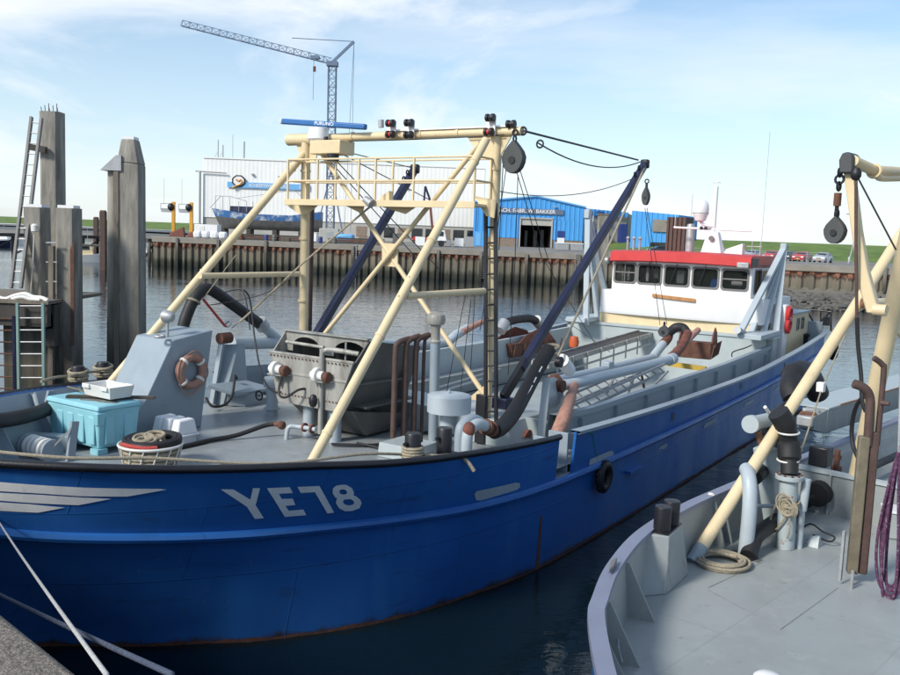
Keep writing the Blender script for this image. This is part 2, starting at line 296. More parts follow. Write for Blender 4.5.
def _cr(P,t):
    n=len(P)-1; t=min(max(t,0),n-1e-9); i=int(t); f=t-i
    def g(k):
        if k<0: a=P[1]; return (a[0],-a[1],a[2])
        if k>n: a=P[n-1]; return (a[0],-a[1],a[2])
        return P[k]
    a,b,c,d=g(i-1),g(i),g(i+1),g(i+2); o=[]
    # Catmull-Rom with limited tangents
    for q in range(3):
        if q==1 or q==0 or q==2:
            h=.5
            v=.5*((2*b[q])+(c[q]-a[q])*f+(2*a[q]-5*b[q]+4*c[q]-d[q])*f*f+(3*b[q]-a[q]-3*c[q]+d[q])*f**3)
            lo,hi=min(b[q],c[q]),max(b[q],c[q]); v=min(max(v,lo-.05),hi+.05)
        o.append(v)
    return o
def hull_pt(t,k):
    """k: -1 below water, 0 waterline, 1 strake, 2 bulwark top (linear between); returns (u,half,z)"""
    w,s_,b=_cr(HW,t),_cr(HS,t),_cr(HB,t)
    if k<=0: return [w[0],w[1]*(1+.04*k),k*1.2]
    if k<=1: p,q,f=w,s_,k
    else: p,q,f=s_,b,k-1
    return [p[j]*(1-f)+q[j]*f for j in range(3)]
NT=len(HB)-1
# HULL END

# ---------------------------------------------------------------- water, harbour bed, ground
def water_mat():
    m=bpy.data.materials.new('harbour_water'); m.use_nodes=True; t=m.node_tree; b=t.nodes['Principled BSDF']; l=t.links.new
    b.inputs['Base Color'].default_value=(.004,.011,.016,1); b.inputs['Roughness'].default_value=.05; b.inputs['IOR'].default_value=1.333
    c=N(t,'ShaderNodeTexCoord'); hs=[]
    for sc,st,dx,dt in ((.55,.30,1.7,3),(1.7,.14,1.5,4),(5.5,.035,1.3,3)):
        mm=N(t,'ShaderNodeMapping'); mm.inputs['Rotation'].default_value=(0,0,R(18)); mm.inputs['Scale'].default_value=(1,dx,1); l(c.outputs['Object'],mm.inputs[0])
        n=N(t,'ShaderNodeTexNoise'); n.inputs['Scale'].default_value=sc; n.inputs['Detail'].default_value=dt; n.inputs['Distortion'].default_value=.8; l(mm.outputs[0],n.inputs['Vector'])
        k=N(t,'ShaderNodeMath',operation='MULTIPLY'); k.inputs[1].default_value=st; l(n.outputs[0],k.inputs[0]); hs.append(k)
    a=N(t,'ShaderNodeMath',operation='ADD'); l(hs[0].outputs[0],a.inputs[0]); l(hs[1].outputs[0],a.inputs[1])
    pn=N(t,'ShaderNodeTexNoise'); pn.inputs['Scale'].default_value=.045; pn.inputs['Detail'].default_value=3; l(c.outputs['Object'],pn.inputs['Vector'])
    pr=N(t,'ShaderNodeMapRange'); pr.inputs[1].default_value=.35; pr.inputs[2].default_value=.62; pr.inputs[3].default_value=.35; pr.inputs[4].default_value=1.25; l(pn.outputs[0],pr.inputs[0])
    a3=N(t,'ShaderNodeMath',operation='ADD'); l(a.outputs[0],a3.inputs[0]); l(hs[2].outputs[0],a3.inputs[1])
    a2=N(t,'ShaderNodeMath',operation='MULTIPLY'); l(a3.outputs[0],a2.inputs[0]); l(pr.outputs[0],a2.inputs[1])
    bp=N(t,'ShaderNodeBump'); bp.inputs['Strength'].default_value=.75; bp.inputs['Distance'].default_value=.15; l(a2.outputs[0],bp.inputs['Height']); l(bp.outputs[0],b.inputs['Normal'])
    return m
M['water']=water_mat()
mb=MB(); mb.add([(-2500,-300,0),(2500,-300,0),(2500,3500,0),(-2500,3500,0)],[(0,1,2,3)]); struct('water',mb,'water')
# the quay underfoot
mb=MB(); e0=V((-14.8,15.69,0)); e1=V((18,-14.82,0))
mb.hexa([(e0.x,e0.y,-2),(e1.x,e1.y,-2),(0,-60,-2),(-60,-10,-2)],[(e0.x,e0.y,4.15),(e1.x,e1.y,4.15),(0,-60,4.15),(-60,-10,4.15)])
M['aggregate']=mat('exposed_aggregate_concrete',(.19,.165,.14),.9,var=.7,scale=55,bump=.9,bscale=90,dirt=.3,dirtcol=(.1,.09,.08))
struct('quay',mb,'aggregate',bev=.03)
# ================================================================ FISHING BOAT, blue hull
boat=thing('fishing_boat','blue hulled mussel dredger YE78 with cream gantry and white wheelhouse','fishing boat',(0,0,0),SH1)
STB=1.08
def side(t,k,sg): 
    p=hull_pt(t,k); return (p[0],p[1]*(STB if sg>0 else 1)*sg,p[2])
def t_at_u(u,k=2):
    a,b=0.0,15.2
    for _ in range(40):
        c=(a+b)/2
        if hull_pt(c,k)[0]<u: a=c
        else: b=c
    return (a+b)/2
def hb(u,z,k=2):
    """half breadth and height lookup on the bulwark line"""
    t=t_at_u(u); return hull_pt(t,2)
TS=[NT*i/150 for i in range(151)]
KS=[-1.2,-.5,0,.2,.4,.6,.8,1.0]
hullmb=MB()
hullmb.grid([[side(t,k,-1) for k in KS] for t in TS]+[[side(t,k,1) for k in KS] for t in TS[::-1]])
# bulwark plating above the strake, with an opening each side at u 14.15-14.85
tg0,tg1=t_at_u(14.17),t_at_u(14.82)
def bulw(sg,ta,tb,n):
    P=[]
    for i in range(n+1):
        t=ta+(tb-ta)*i/n; P.append([side(t,1+.125*j,sg) for j in range(9)])
    return P
for sg in (-1,1):
    for ta,tb,n in ((0,tg0,80),(tg1,NT,80)):
        P=bulw(sg,ta,tb,n)
        hullmb.panel(P if sg>0 else [r[::-1] for r in P],.05)
hull=hullmb.build('hull','blue',boat)
for x0,x1,y0,y1,z0,z1 in ((14.1,14.9,-4.5,-4.1,1.47,1.56),(14.16,14.22,-4.45,-4.05,1.56,2.3),(14.76,14.82,-4.45,-4.05,1.56,2.3),(14.2,14.8,-4.14,-4.08,1.56,1.95)):
    mb=MB(); mb.bx(x0,x1,y0,y1,z0,z1); mb.build('gangway_frame','greyb',hull,bev=.008)
# rubbing strake
for nm,k,off,r,m in (('rubbing_strake',1.0,.05,.07,'blue'),):
    for sg in (-1,1):
        mb=MB(); mb.tube([(lambda p:(p[0],p[1]+sg*off,p[2]))(side(t,k,sg)) for t in TS],r,8); mb.build(nm,m,hull)
# black pad below the strake at the bow and rail caps
for sg in (-1,1):
    mb=MB()
    for ta,tb,n,w in ((0,tg0,70,.055),):
        pts=[side(ta+(tb-ta)*i/n,2,sg) for i in range(n+1)]
        mb.tube([(p[0],p[1],p[2]-.005) for p in pts],w,10)
    mb.build('cap_rail','black',hull)
    mb=MB(); n=90
    Q=[side(tg1+(NT-tg1)*i/n,2,sg) for i in range(n+1)]
    G=[]
    for i,p in enumerate(Q):
        d=(V(Q[min(i+1,n)])-V(Q[max(i-1,0)])).normalized(); nn=V((d.y,-d.x,0))*(1 if sg<0 else -1)
        a=V(p)+nn*.07; b=V(p)-nn*.13; G.append([(a.x,a.y,a.z-.03),(a.x,a.y,a.z+.03),(b.x,b.y,b.z+.03),(b.x,b.y,b.z-.03),(a.x,a.y,a.z-.03)])
    mb.grid(G); mb.build('cap_rail','greyb',hull)
# inside lining of the bulwark (grey) and its stays
def inner(t,k,sg,off):
    a=V(side(t,k,sg)); d=(V(side(min(t+.04,NT),k,sg))-V(side(max(t-.04,0),k,sg))).normalized()
    return a+V((d.y,-d.x,0))*(-1 if sg<0 else 1)*off*(1 if sg<0 else 1), d
for sg in (-1,1):
    mb=MB()
    for ta,tb,n in ((0.05,tg0-.02,90),(tg1+.02,NT-.1,90)):
        G=[]
        for i in range(n+1):
            t=ta+(tb-ta)*i/n; G.append([inner(t,1.97,sg,.06)[0],inner(t,1.5,sg,.065)[0],inner(t,1.0,sg,.07)[0],inner(t,.75,sg,.07)[0]])
        mb.grid(G)
    mb.build('bulwark_lining','greyb',hull)
    for u in [7.2,8.3,9.5,10.8,12.2,13.6]+[16+1.4*i for i in range(16)]:
        t=t_at_u(u); a,d=inner(t,1.95,sg,.07); b_,_=inner(t,.8,sg,.075); c_,_=inner(t,.8,sg,.42); e_,_=inner(t,1.95,sg,.14)
        st=MB(); st.hexa([b_-d*.012,b_+d*.012,c_+d*.012,c_-d*.012],[a-d*.012,a+d*.012,e_+d*.012,e_-d*.012]); st.build('bulwark_stay','greyb',hull)
def hull_y(u,z):
    """half breadth of the port plating at station u and height z"""
    lo,hi=0.0,float(NT-1.2)
    for _ in range(36):
        t=(lo+hi)/2; p0,p1,p2=hull_pt(t,0),hull_pt(t,1),hull_pt(t,2)
        k=(z/p1[2]) if z<p1[2] else 1+(z-p1[2])/(p2[2]-p1[2]); k=min(max(k,0),2); q=hull_pt(t,k)
        if q[0]<u: lo=t
        else: hi=t
    return q[1]
# decks
def deck_poly(u0,u1,z,inset,m,name,n=60):
    mb=MB(); L_=[];R_=[]
    for i in range(n+1):
        u=u0+(u1-u0)*i/n; h=hull_y(u,z)-inset
        L_.append((u,-max(h,.02),z)); R_.append((u,max(h*STB,.02),z))
    mb.grid([[a,b] for a,b in zip(L_,R_)]); return mb.build(name,m,boat)
ZF,ZM,ZH=1.72,1.52,.75
deck_poly(6.15,15.9,ZF,.06,'greyd','foredeck')
deck_poly(32.4,38.6,1.72,.06,'greyd','afterdeck')
mb=MB()
for sg in (-1,1):
    G=[]
    for i in range(41):
        u=15.9+(32.4-15.9)*i/40; h=(hull_pt(t_at_u(u),1)[1]-.02)*(STB if sg>0 else 1); G.append([(u,sg*h,ZM),(u,sg*3.5,ZM)])
    mb.grid(G)
mb.build('side_deck','greyd',boat)
# hold with ribbed coamings
hold=part('hold',boat)
mb=MB(); mb.bx(15.9,32.4,-3.5,3.9,ZH-.05,ZH); mb.build('hold_floor','grey',hold)
cz=lambda u:2.30+.00*u+ .10*max(0,(17.5-u)/2)+.09*max(0,(u-27)/4)
for sg,yy in ((-1,3.55),(1,4.0)):
    mb=MB(); G=[]
    for i in range(41):
        u=15.75+(32.5-15.75)*i/40; z=cz(u); y=yy*sg
        G.append([(u,y,ZH),(u,y,z),(u,y+sg*.16,z),(u,y+sg*.16,z-.12),(u,y+sg*.10,z-.14),(u,y+sg*.10,ZM)])
    mb.grid(G); mb.build('coaming','greyb' if sg<0 else 'grey',hold)
    rb=MB(); rb.bx(-.018,.018,0,.13,0,1); 
    proto=None
    for i in range(9):
        u=16.95+i*1.86; 
        if proto is None:
            mb=MB(); mb.bx(-.018,.018,0,sg*.14,0,.60); proto=mb.build('coaming_rib','greyb',hold); o=proto
            o.location=V((u,yy*sg+sg*.05,ZM+.03))-ORG[hold.name]
        else:
            o=proto.copy(); COL.objects.link(o); o.location=V((u,yy*sg+sg*.05,ZM+.03))
for x0,x1,zt in ((15.7,15.78,2.25),(32.3,32.4,2.63)):
    mb=MB(); mb.bx(x0,x1,-3.54,3.99,ZH,zt); mb.build('hold_bulkhead','grey',hold)
# grey bulkhead and ledge under the wheelhouse
mb=MB(); mb.bx(32.405,33,-3.75,4.2,1.7,2.60); mb.bx(32.24,33.3,-3.8,4.25,2.62,2.72); mb.build('superstructure_base','grey',boat,bev=.01)
# lettering, stripes and freeing ports painted on or set in the port side
def on_hull(pts,off=.012):
    # quad/polygon points lie on the plating; push outboard
    return [(p[0]-.004,p[1]-off,p[2]) for p in pts]
def skin(name,faces,pts,m,parent,off):
    bm=bmesh.new(); vs=[bm.verts.new((p[0],0,p[2])) for p in pts]
    for f in faces: bm.faces.new([vs[i] for i in f])
    bm.normal_update(); bmesh.ops.triangulate(bm,faces=bm.faces); bm.verts.index_update()
    P=[v.co.copy() for v in bm.verts]; T=[tuple(v.index for v in f.verts) for f in bm.faces]; bm.free()
    for _ in range(5):
        if max((P[t[i]]-P[t[i-1]]).length for t in T for i in range(3))<.14: break
        E={}; T2=[]
        def mid(a,b):
            k=(min(a,b),max(a,b))
            if k not in E: E[k]=len(P); P.append((P[a]+P[b])/2)
            return E[k]
        for a,b,c in T:
            x,y,z=mid(a,b),mid(b,c),mid(c,a); T2+=[(a,x,z),(x,b,y),(z,y,c),(x,y,z)]
        T=T2
    mb=MB(); mb.add([(p.x-off*.3,-hull_y(p.x,p.z)-off,p.z) for p in P],T)
    return mb.build(name,m,parent)
def plate(name,pts,m,parent,off=.010,label=None):
    return skin(name,[tuple(range(len(pts)))],pts,m,parent,off)
plate('registration_letter',[(7.856,-2.871,2.458),(7.995,-2.954,2.443),(8.234,-3.019,2.265),(8.211,-3.086,2.437),(8.295,-3.132,2.428),(8.321,-3.028,2.172),(8.483,-3.022,1.953),(8.378,-2.962,1.956),(8.226,-2.965,2.161)],'letter',hull)
plate('registration_letter',[(8.376,-3.175,2.418),(8.655,-3.318,2.399),(8.726,-3.311,2.302),(8.551,-3.224,2.313),(8.612,-3.218,2.227),(8.752,-3.285,2.215),(8.823,-3.271,2.106),(8.695,-3.208,2.111),(8.767,-3.206,2.025),(8.955,-3.297,2.017),(9.028,-3.288,1.917),(8.747,-3.154,1.933)],'letter',hull)
plate('registration_letter',[(8.754,-3.365,2.389),(9.04,-3.501,2.367),(9.404,-3.465,1.898),(9.311,-3.421,1.901),(9.014,-3.446,2.275),(8.831,-3.358,2.288)],'letter',hull)
# figure eight: outer outline with two holes, as a ribbon of quads
def ring(cx,cy,ax,ay,bx_,by_,f): pass
E8a=[(9.339,-3.646,2.348),(9.403,-3.673,2.338),(9.504,-3.69,2.271),(9.562,-3.681,2.192),(9.581,-3.658,2.126),(9.511,-3.617,2.109),(9.427,-3.579,2.117),(9.328,-3.545,2.147),(9.261,-3.549,2.226),(9.236,-3.574,2.307),(9.268,-3.608,2.345)]
I8a=[(9.383,-3.63,2.269),(9.412,-3.641,2.262),(9.445,-3.645,2.235),(9.46,-3.64,2.211),(9.463,-3.631,2.189),(9.442,-3.618,2.182),(9.414,-3.606,2.185),(9.379,-3.594,2.198),(9.353,-3.593,2.223),(9.341,-3.601,2.253),(9.352,-3.614,2.268)]
E8b=[(9.506,-3.63,2.142),(9.596,-3.673,2.141),(9.694,-3.684,2.069),(9.748,-3.675,1.997),(9.749,-3.637,1.916),(9.654,-3.578,1.886),(9.551,-3.536,1.899),(9.444,-3.515,1.964),(9.363,-3.522,2.063),(9.352,-3.551,2.136),(9.416,-3.587,2.145)]
I8b=[(9.517,-3.613,2.096),(9.561,-3.631,2.089),(9.604,-3.637,2.059),(9.633,-3.633,2.023),(9.629,-3.619,1.996),(9.597,-3.6,1.988),(9.557,-3.582,1.991),(9.512,-3.57,2.011),(9.469,-3.566,2.046),(9.456,-3.576,2.079),(9.475,-3.593,2.097)]
_p=[];_f=[]
for Eo,Ei in ((E8a,I8a),(E8b,I8b)):
    n=len(Eo); o0=len(_p); _p+=Eo+Ei; _f+=[(o0+k,o0+(k+1)%n,o0+n+(k+1)%n,o0+n+k) for k in range(n)]
skin('registration_letter',_f,_p,'letter',hull,.012)
plate('wing_stripe',[(5.758,-0.904,2.662),(6.214,-1.522,2.612),(6.567,-1.9,2.576),(7.24,-2.458,2.52),(7.301,-2.497,2.504),(6.958,-2.186,2.432),(6.551,-1.822,2.457),(6.235,-1.485,2.497),(5.784,-0.853,2.529)],'letter',hull)
plate('wing_stripe',[(5.789,-0.843,2.505),(6.239,-1.479,2.478),(6.555,-1.816,2.44),(6.822,-2.056,2.409),(6.561,-1.765,2.33),(6.262,-1.44,2.356),(5.81,-0.801,2.4)],'letter',hull)
plate('wing_stripe',[(5.815,-0.79,2.374),(6.19,-1.344,2.345),(6.46,-1.64,2.298),(6.271,-1.38,2.226),(5.842,-0.737,2.248)],'letter',hull)
def slot(pts):
    plate('freeing_port',pts,'grey',hull,off=.01)
slot([(11.813,-4.283,1.786),(11.856,-4.301,1.828),(12.859,-4.435,1.778),(13.001,-4.444,1.741),(13.029,-4.437,1.674),(12.958,-4.425,1.635),(12.001,-4.286,1.638),(11.886,-4.271,1.669)])
slot([(15.535,-4.543,1.613),(15.58,-4.549,1.684),(16.463,-4.556,1.681),(16.671,-4.554,1.643),(16.722,-4.548,1.561),(16.611,-4.545,1.519),(15.815,-4.538,1.489),(15.604,-4.537,1.531)])
slot([(19.281,-4.55,1.205),(19.397,-4.551,1.253),(19.815,-4.551,1.267),(19.867,-4.549,1.182),(19.676,-4.549,1.15)])
slot([(22.496,-4.546,1.201),(22.636,-4.547,1.283),(23.513,-4.547,1.301),(23.609,-4.547,1.268),(23.583,-4.546,1.204),(22.584,-4.546,1.174)])
slot([(26.184,-4.546,1.236),(26.313,-4.547,1.321),(27.167,-4.547,1.333),(27.253,-4.546,1.24),(26.295,-4.546,1.211)])
slot([(29.675,-4.547,1.276),(29.839,-4.548,1.354),(30.777,-4.547,1.342),(30.883,-4.545,1.245),(29.815,-4.547,1.242)])
slot([(33.067,-4.55,1.599),(33.187,-4.551,1.687),(34.166,-4.545,1.698),(34.209,-4.543,1.601),(33.238,-4.549,1.563)])
for q in ([(19.923,-4.585,1.942),(20.077,-4.585,1.943),(20.147,-4.572,1.766),(19.992,-4.572,1.766)],[(25.478,-4.589,1.983),(25.653,-4.589,1.991),(25.743,-4.576,1.835),(25.566,-4.575,1.827)],[(30.542,-4.587,2.073),(30.761,-4.587,2.078),(30.872,-4.573,1.922),(30.657,-4.573,1.91)]):
    plate('scupper',q,'black',hull,off=.008)
plate('rust_streak',[(13.799,-4.461,0.999),(13.867,-4.466,0.983),(13.886,-4.441,0.002),(13.767,-4.432,0.036)],'rust',hull,off=.004)
# rust and grey weed line along the water
mb=MB(); G=[]
for i in range(120):
    t=.2+(15-.2)*i/119; G.append([side(t,-.02,-1),side(t,.03+.008*math.sin(i*1.7)+.006*math.sin(i*.61),-1)])
mb.grid([[ (p[0]-.003,p[1]-.008,p[2]) for p in r] for r in G]); mb.build('waterline_rust','rust',hull)
M['rustdark']=mat('dark_rusty_steel',(.085,.05,.036),.8,var=.4,scale=4,bump=.4)
M['orangered']=mat('orange_plastic',(.5,.10,.03),.5)
# ---------------------------------------------------------------- gantry
gan=part('gantry',boat,(15.2,0,ZF))
def ext(a,b,z):
    a=V(a);b=V(b); f=(z-a.z)/(b.z-a.z); return a+(b-a)*f
def rod(name,m,par,pts,r,n=12,label=None):
    mb=MB(); mb.tube(pts,r,n); return mb.build(name,m,par,label)
rod('post','cream',gan,[(15.25,-2.42,ZF),(15.2,-2.42,7.8)],.085)
rod('post','cream',gan,[(15.25,2.52,ZF),(15.2,2.52,7.8)],.105)
a,b=(14.727,-2.45,7.626),(10.085,-2.45,2.347); rod('forward_leg','cream',gan,[ext(a,b,ZF),a],.082)
a,b=(15.275,2.5,7.637),(10.594,4.1,1.954); rod('forward_leg','cream',gan,[ext(a,b,ZF),a],.088)
for z in (2.6,4.2,5.6,7.1):
    for y,r in ((-2.42,.085),(2.52,.105)):
        mb=MB(); mb.cyl((15.2,y,z),(15.2,y,z+.05),r+.012,None,16); mb.build('weld_collar','cream',gan)
for p,q,r in (((14.727,-2.45,7.626),(10.085,-2.45,2.347),.082),((15.275,2.5,7.637),(10.594,4.1,1.954),.088)):
    p=V(p);q=V(q); d=(q-p).normalized()
    for f in (.08,.36,.66,.93):
        c=p.lerp(q,f); mb=MB(); mb.cyl(c,c+d*.04,r+.011,None,16); mb.build('weld_collar','cream',gan)
    for f in (.5,.56): c=p.lerp(q,f)+V((0,0,r+.01)); mb=MB(); mb.box(tuple(c),(.06,.05,.05)); mb.build('lug','cream',gan)
for y0,dx in ((2.60,.11),(-2.42,.11)):
    rod('cable','wire',gan,[(15.2+dx,y0-.03,1.8),(15.2+dx,y0-.03,7.7)],.014,6)
for y in (2.2,1.2,.3,-.6,-1.5,-2.4):
    mb=MB(); mb.cyl((15.2,y,7.84),(15.2,y-.05,7.84),.1,None,16); mb.build('cable_clamp','cream',gan)
rod('cable','wire',gan,sag((15.12,2.4,7.76),(15.12,-2.6,7.76),.03,16),.012,6)
rod('cross_beam','cream',gan,[(15.2,3.0,7.84),(15.2,-2.95,7.83)],.085)
rod('beam_end','cream',gan,[(15.2,3.05,7.82),(15.2,2.15,7.82)],.13)
mb=MB(); mb.bx(15.1,15.16,-2.75,0.2,7.91,7.94); mb.build('cable_tray','white',gan)
rod('horizontal_brace','cream',gan,[(12.189,2.5,4.83),(15.031,2.5,4.831)],.06)
rod('horizontal_brace','cream',gan,[(12.339,-2.45,4.766),(14.887,-2.45,4.776)],.06)
rod('diagonal_brace','cream',gan,[(15.2,2.166,7.623),(15.2,-2.461,2.598)],.05)
rod('diagonal_brace','cream',gan,[(15.1,-2.089,7.619),(15.1,1.953,3.341)],.05)
mb=MB(); mb.prism([(15.17,0.287,5.605),(15.17,-0.122,5.599),(15.17,-0.141,5.12),(15.17,0.268,5.121)],(.03,0,0)); mb.build('brace_plate','cream',gan)
for q in ([(15.2,-1.695,7.794),(15.2,-2.756,7.801),(15.2,-2.451,7.298),(15.2,-2.089,7.303)],[(15.2,2.856,7.814),(15.2,1.595,7.76),(15.2,1.646,7.569),(15.2,2.164,7.536),(15.2,2.274,7.298),(15.2,2.632,7.302)],[(14.9,0.532,6.446),(14.9,-0.855,6.422),(14.9,-0.49,6.216)],[(14.9,2.809,6.354),(14.9,1.862,6.367),(14.9,2.177,6.167),(14.9,2.413,6.162)],[(14.9,1.24,6.417),(14.9,0.585,6.425),(14.9,0.63,6.195)],[(14.9,-2.126,6.591),(14.9,-2.623,6.519),(14.9,-2.596,6.179),(14.9,-2.416,6.213)],[(15.2,-1.969,2.553),(15.2,-2.466,2.961),(15.2,-2.486,2.561)]):
    mb=MB(); mb.prism(q,(.03,0,0)); mb.build('gusset_plate','cream',gan)
plat=part('platform',boat,(14.9,0,6.4))
mb=MB(); mb.bx(14.5,15.12,-2.42,2.44,6.38,6.43); mb.bx(14.46,14.5,-2.42,2.44,6.34,6.47); mb.build('walkway','cream',plat,bev=.006)
for y in (2.4,1.55,.43,0.0,-.95,-2.36):
    for x in (14.52,15.1):
        if x>15 and y in (.43,-.95): continue
        mb=MB(); mb.bar((x,y,6.43),(x,y,7.3),.035); mb.build('railing_post','cream',plat)
for x in (14.52,15.1):
    for z in (7.31,6.86): rod('rail','cream',plat,[(x,2.42,z),(x,-2.38,z)],.02,8)
for y in (2.42,-2.38):
    for z in (7.31,6.86): rod('rail','cream',plat,[(14.52,y,z),(15.1,y,z)],.02,8)
mb=MB(); mb.prism([(14.75,0.049,6.545),(14.75,-0.178,6.668),(14.75,-0.187,6.446),(14.75,0.045,6.444)],(.12,0,0)); mb.build('junction_box','cream',plat)
mb=MB(); mb.tube([(14.4,0.158,6.484),(14.4,-0.026,6.386)],[.07,.1],14); mb.build('deck_lamp','galv',plat)
# ladder on the port post
lad=part('ladder',boat,(15.05,-2.4,ZF))
for x in (485.5,495.5): mb=MB(); mb.bar((15.05,-2.308,6.467) if x<490 else (15.05,-2.528,6.469),(15.05,-2.53,2.005) if x<490 else (15.05,-2.767,2.042),.06,.06); mb.build('stile','black',lad)
for i in range(15):
    z=2.1+i*.30; mb=MB(); f=(z-V((15.05,-2.308,6.467)).z)/(V((15.05,-2.53,2.005)).z-V((15.05,-2.308,6.467)).z); q0=lerp((15.05,-2.308,6.467),(15.05,-2.53,2.005),f); q1=lerp((15.05,-2.528,6.469),(15.05,-2.767,2.042),f); mb.tube([q0,q1],.022,6); mb.build('rung','black',lad)
mb=MB(); mb.bx(15.0,15.1,-2.52,-2.30,1.75,2.72); mb.build('ladder_guard','black',lad,bev=.01)
# navigation lights on the beam
def navlight(mbk,c):
    mbk.lathe([(.05,-.09),(.075,-.085),(.075,-.03),(.05,-.025),(.05,.03),(.075,.035),(.075,.085),(.05,.09)],c,14,'y')
for px in (0,1,2):
    top,bot=(((15,0.027,8.052),(15,0.018,7.83)),((15,-0.442,8.045),(15,-0.44,7.807)),((15,-2.352,8.071),(15,-2.331,7.809)))[px]
    bk=MB(); bk.bx(top[0]+.05,top[0]+.08,top[1]-.09,top[1]+.11,bot[2]-.06,top[2]+.06); br=bk.build('light_bracket','white',boat)
    for c,k in ((top,0),(bot,1)):
        l=MB(); navlight(l,(c[0]-.04,c[1]-.03,c[2])); l.build('navigation_light','black',br)
        l=MB(); l.lathe([(.052,-.028),(.052,.028)],(c[0]-.04,c[1]-.03,c[2]),14,'y'); l.build('lens','red' if (px,k) in((0,0),(0,1),(2,1)) else 'glass',br)
l=MB(); navlight(l,(15.1,-2.761,7.956)); l.build('navigation_light','black',boat)
l=MB(); l.cyl((15.1,0.341,7.994),(15.1,0.354,8.147),.06); l.build('deck_lamp','galv',boat)
# radar
rad=part('radar',boat,(15.0,2.0,7.9))
c=V((15.0,1.85,8.1)); a=V((15,3.087,8.209)); b=V((15,0.667,8.003)); dx=(b-a).normalized()
M['radarblue']=mat('blue_radar_paint',(.025,.13,.36),.45,var=.1)
mb=MB(); mb.bar(a+dx*.05,b,.12,.12); mb.build('scanner','radarblue',rad,bev=.03)
mb=MB(); mb.bar(a,a+dx*.05,.125,.125); mb.build('end_cap','plastic',rad,bev=.02)
put_text('maker_lettering','FURUNO',.10,(a+b)/2+V((-.062,0,.005))+dx*.1,dx,(0,0,1),'letter',rad,1.35)
mb=MB(); mb.lathe([(.05,-.05),(.2,-.06),(.22,-.14),(.24,-.3),(.17,-.38),(.1,-.42)],tuple((a+b)/2+V((0,0.1,-.02))),18); mb.build('pedestal','white',rad)
mb=MB(); mb.bx(14.8,15.3,1.2,2.05,7.45,7.74); mb.build('pedestal_bracket','cream',rad,bev=.02)
mb=MB(); mb.cyl((14.9,1.676,7.814),(14.9,1.642,7.624),.05); mb.cyl((14.9,1.468,7.452),(14.9,1.464,7.304),.13,.13); mb.build('loudhailer','black',rad)
# derricks
for sg in (-1,1):
    foot,tip=((16.256,-2.2,2.467),(23.39,-2.2,7.936)) if sg<0 else ((15.177,2.2,3.311),(18.924,2.2,7.473))
    d=part('derrick',boat,foot); a=V(foot);b=V(tip)
    if sg>0: a=ext(b,a,2.6)
    mb=MB(); mb.bar(lerp(a,b,.10),b,.17,.17); mb.build('boom','navy',d,bev=.02)
    mb=MB(); mb.bar(a,lerp(a,b,.13),.12,.22); mb.build('boom_foot','black',d,bev=.01)
    mb=MB(); mb.box(tuple(b+V((0,0,0))),(.16,.24,.24)); mb.build('boom_head','black',d,bev=.05)
    for k in (.965,.93):
        mb=MB(); mb.torus(tuple(lerp(a,b,k)+V((-.16,0,.06))),.05,.02,(1,0,0),(0,0,1),14,6); mb.build('lifting_eye','black',d)
rod('topping_lift','wire',boat,[(15.2,-2.993,7.831),(22.881,-2.2,7.996)],.022,8)
rod('guy_rope','wire',boat,sag((15.4,-3.197,7.624),(23.028,-2.2,7.957),.28),.015,6)
rod('guy_rope','wire',boat,sag((15.3,-2.285,6.731),(22.548,-2.2,7.475),.25),.01,6)
mb=MB(); mb.torus((15.4,-3.241,7.604),.07,.018,(0,1,0),(0,0,1),16,6); mb.build('ring_bolt','black',boat)
mb=MB(); mb.torus((15.2,-2.972,7.831),.07,.022,(0,1,0),(0,0,1),16,6); mb.build('ring_bolt','black',boat)
rod('hoist_rope','rope',boat,[(23.089,-2.3,7.777),(17.933,-2.6,3.249)],.028,8)
rod('hoist_rope','rope',boat,[(14.9,0.396,6.365),(14.503,1.9,5.108),(14.316,3.6,3.697)],.022,8)
for q in ([(15.3,2.196,7.59),(20,2.706,5.077)],[(15.3,2.02,7.586),(20,2.042,4.895)],[(15.3,1.675,7.58),(19,2.319,7.505)],[(15.3,1.673,7.536),(21,3.143,6.792)]):
    rod('stay_wire','wire',boat,q,.012,6)
# hanging blocks (held by the gear: things of their own)
def block(label,c,fr,h=.34,w=.26,t=.14,chain=.25,cat='pulley block',group='pulley blocks',swivel=0):
    c=V(c); r=thing('pulley_block',label,cat,tuple(c),fr,group)
    mb=MB(); n=18; prof=[]
    for i in range(n):
        g=2*math.pi*i/n; rr=1.0; x=math.cos(g)*w/2; z=math.sin(g)*h/2
        if z>0: x*=1-.75*(z/(h/2))**1.6
        prof.append(c+V((-t/2,x,z)))
    mb.prism(prof,(t,0,0)); mb.build('cheek','blocksteel',r,bev=.02)
    mb=MB(); mb.lathe([(w*.16,-t/2-.02),(w*.16,t/2+.02)],tuple(c-V((0,0,h*.1))),10,'x'); mb.build('pin','black',r)
    k=max(1,int(chain/.12))
    for i in range(k):
        mb=MB(); z=h/2+.03+i*.115; x=(0,1,0) if i%2 else (1,0,0); mb.torus(tuple(c+V((0,0,z))),.055,.018,x,(0,0,1),12,6); mb.build('shackle','black',r)
    return r
M['blocksteel']=mat('dark_block_steel',(.055,.06,.062),.6,var=.2,rust=.12)
block('large dark steel block hung under the port end of the cream gantry beam',(15.1,-2.859,7.339),SH1,.62,.46,.16,.3)
b=block('slim dark block on a chain below the tip of the navy derrick',(23.605,-2.2,7.095),SH1,.5,.2,.16,.3)
b=block('small grey block hanging on two wires over the rusty dredge head',(25.421,-2.3,3.282),SH1,.36,.34,.14,.1)
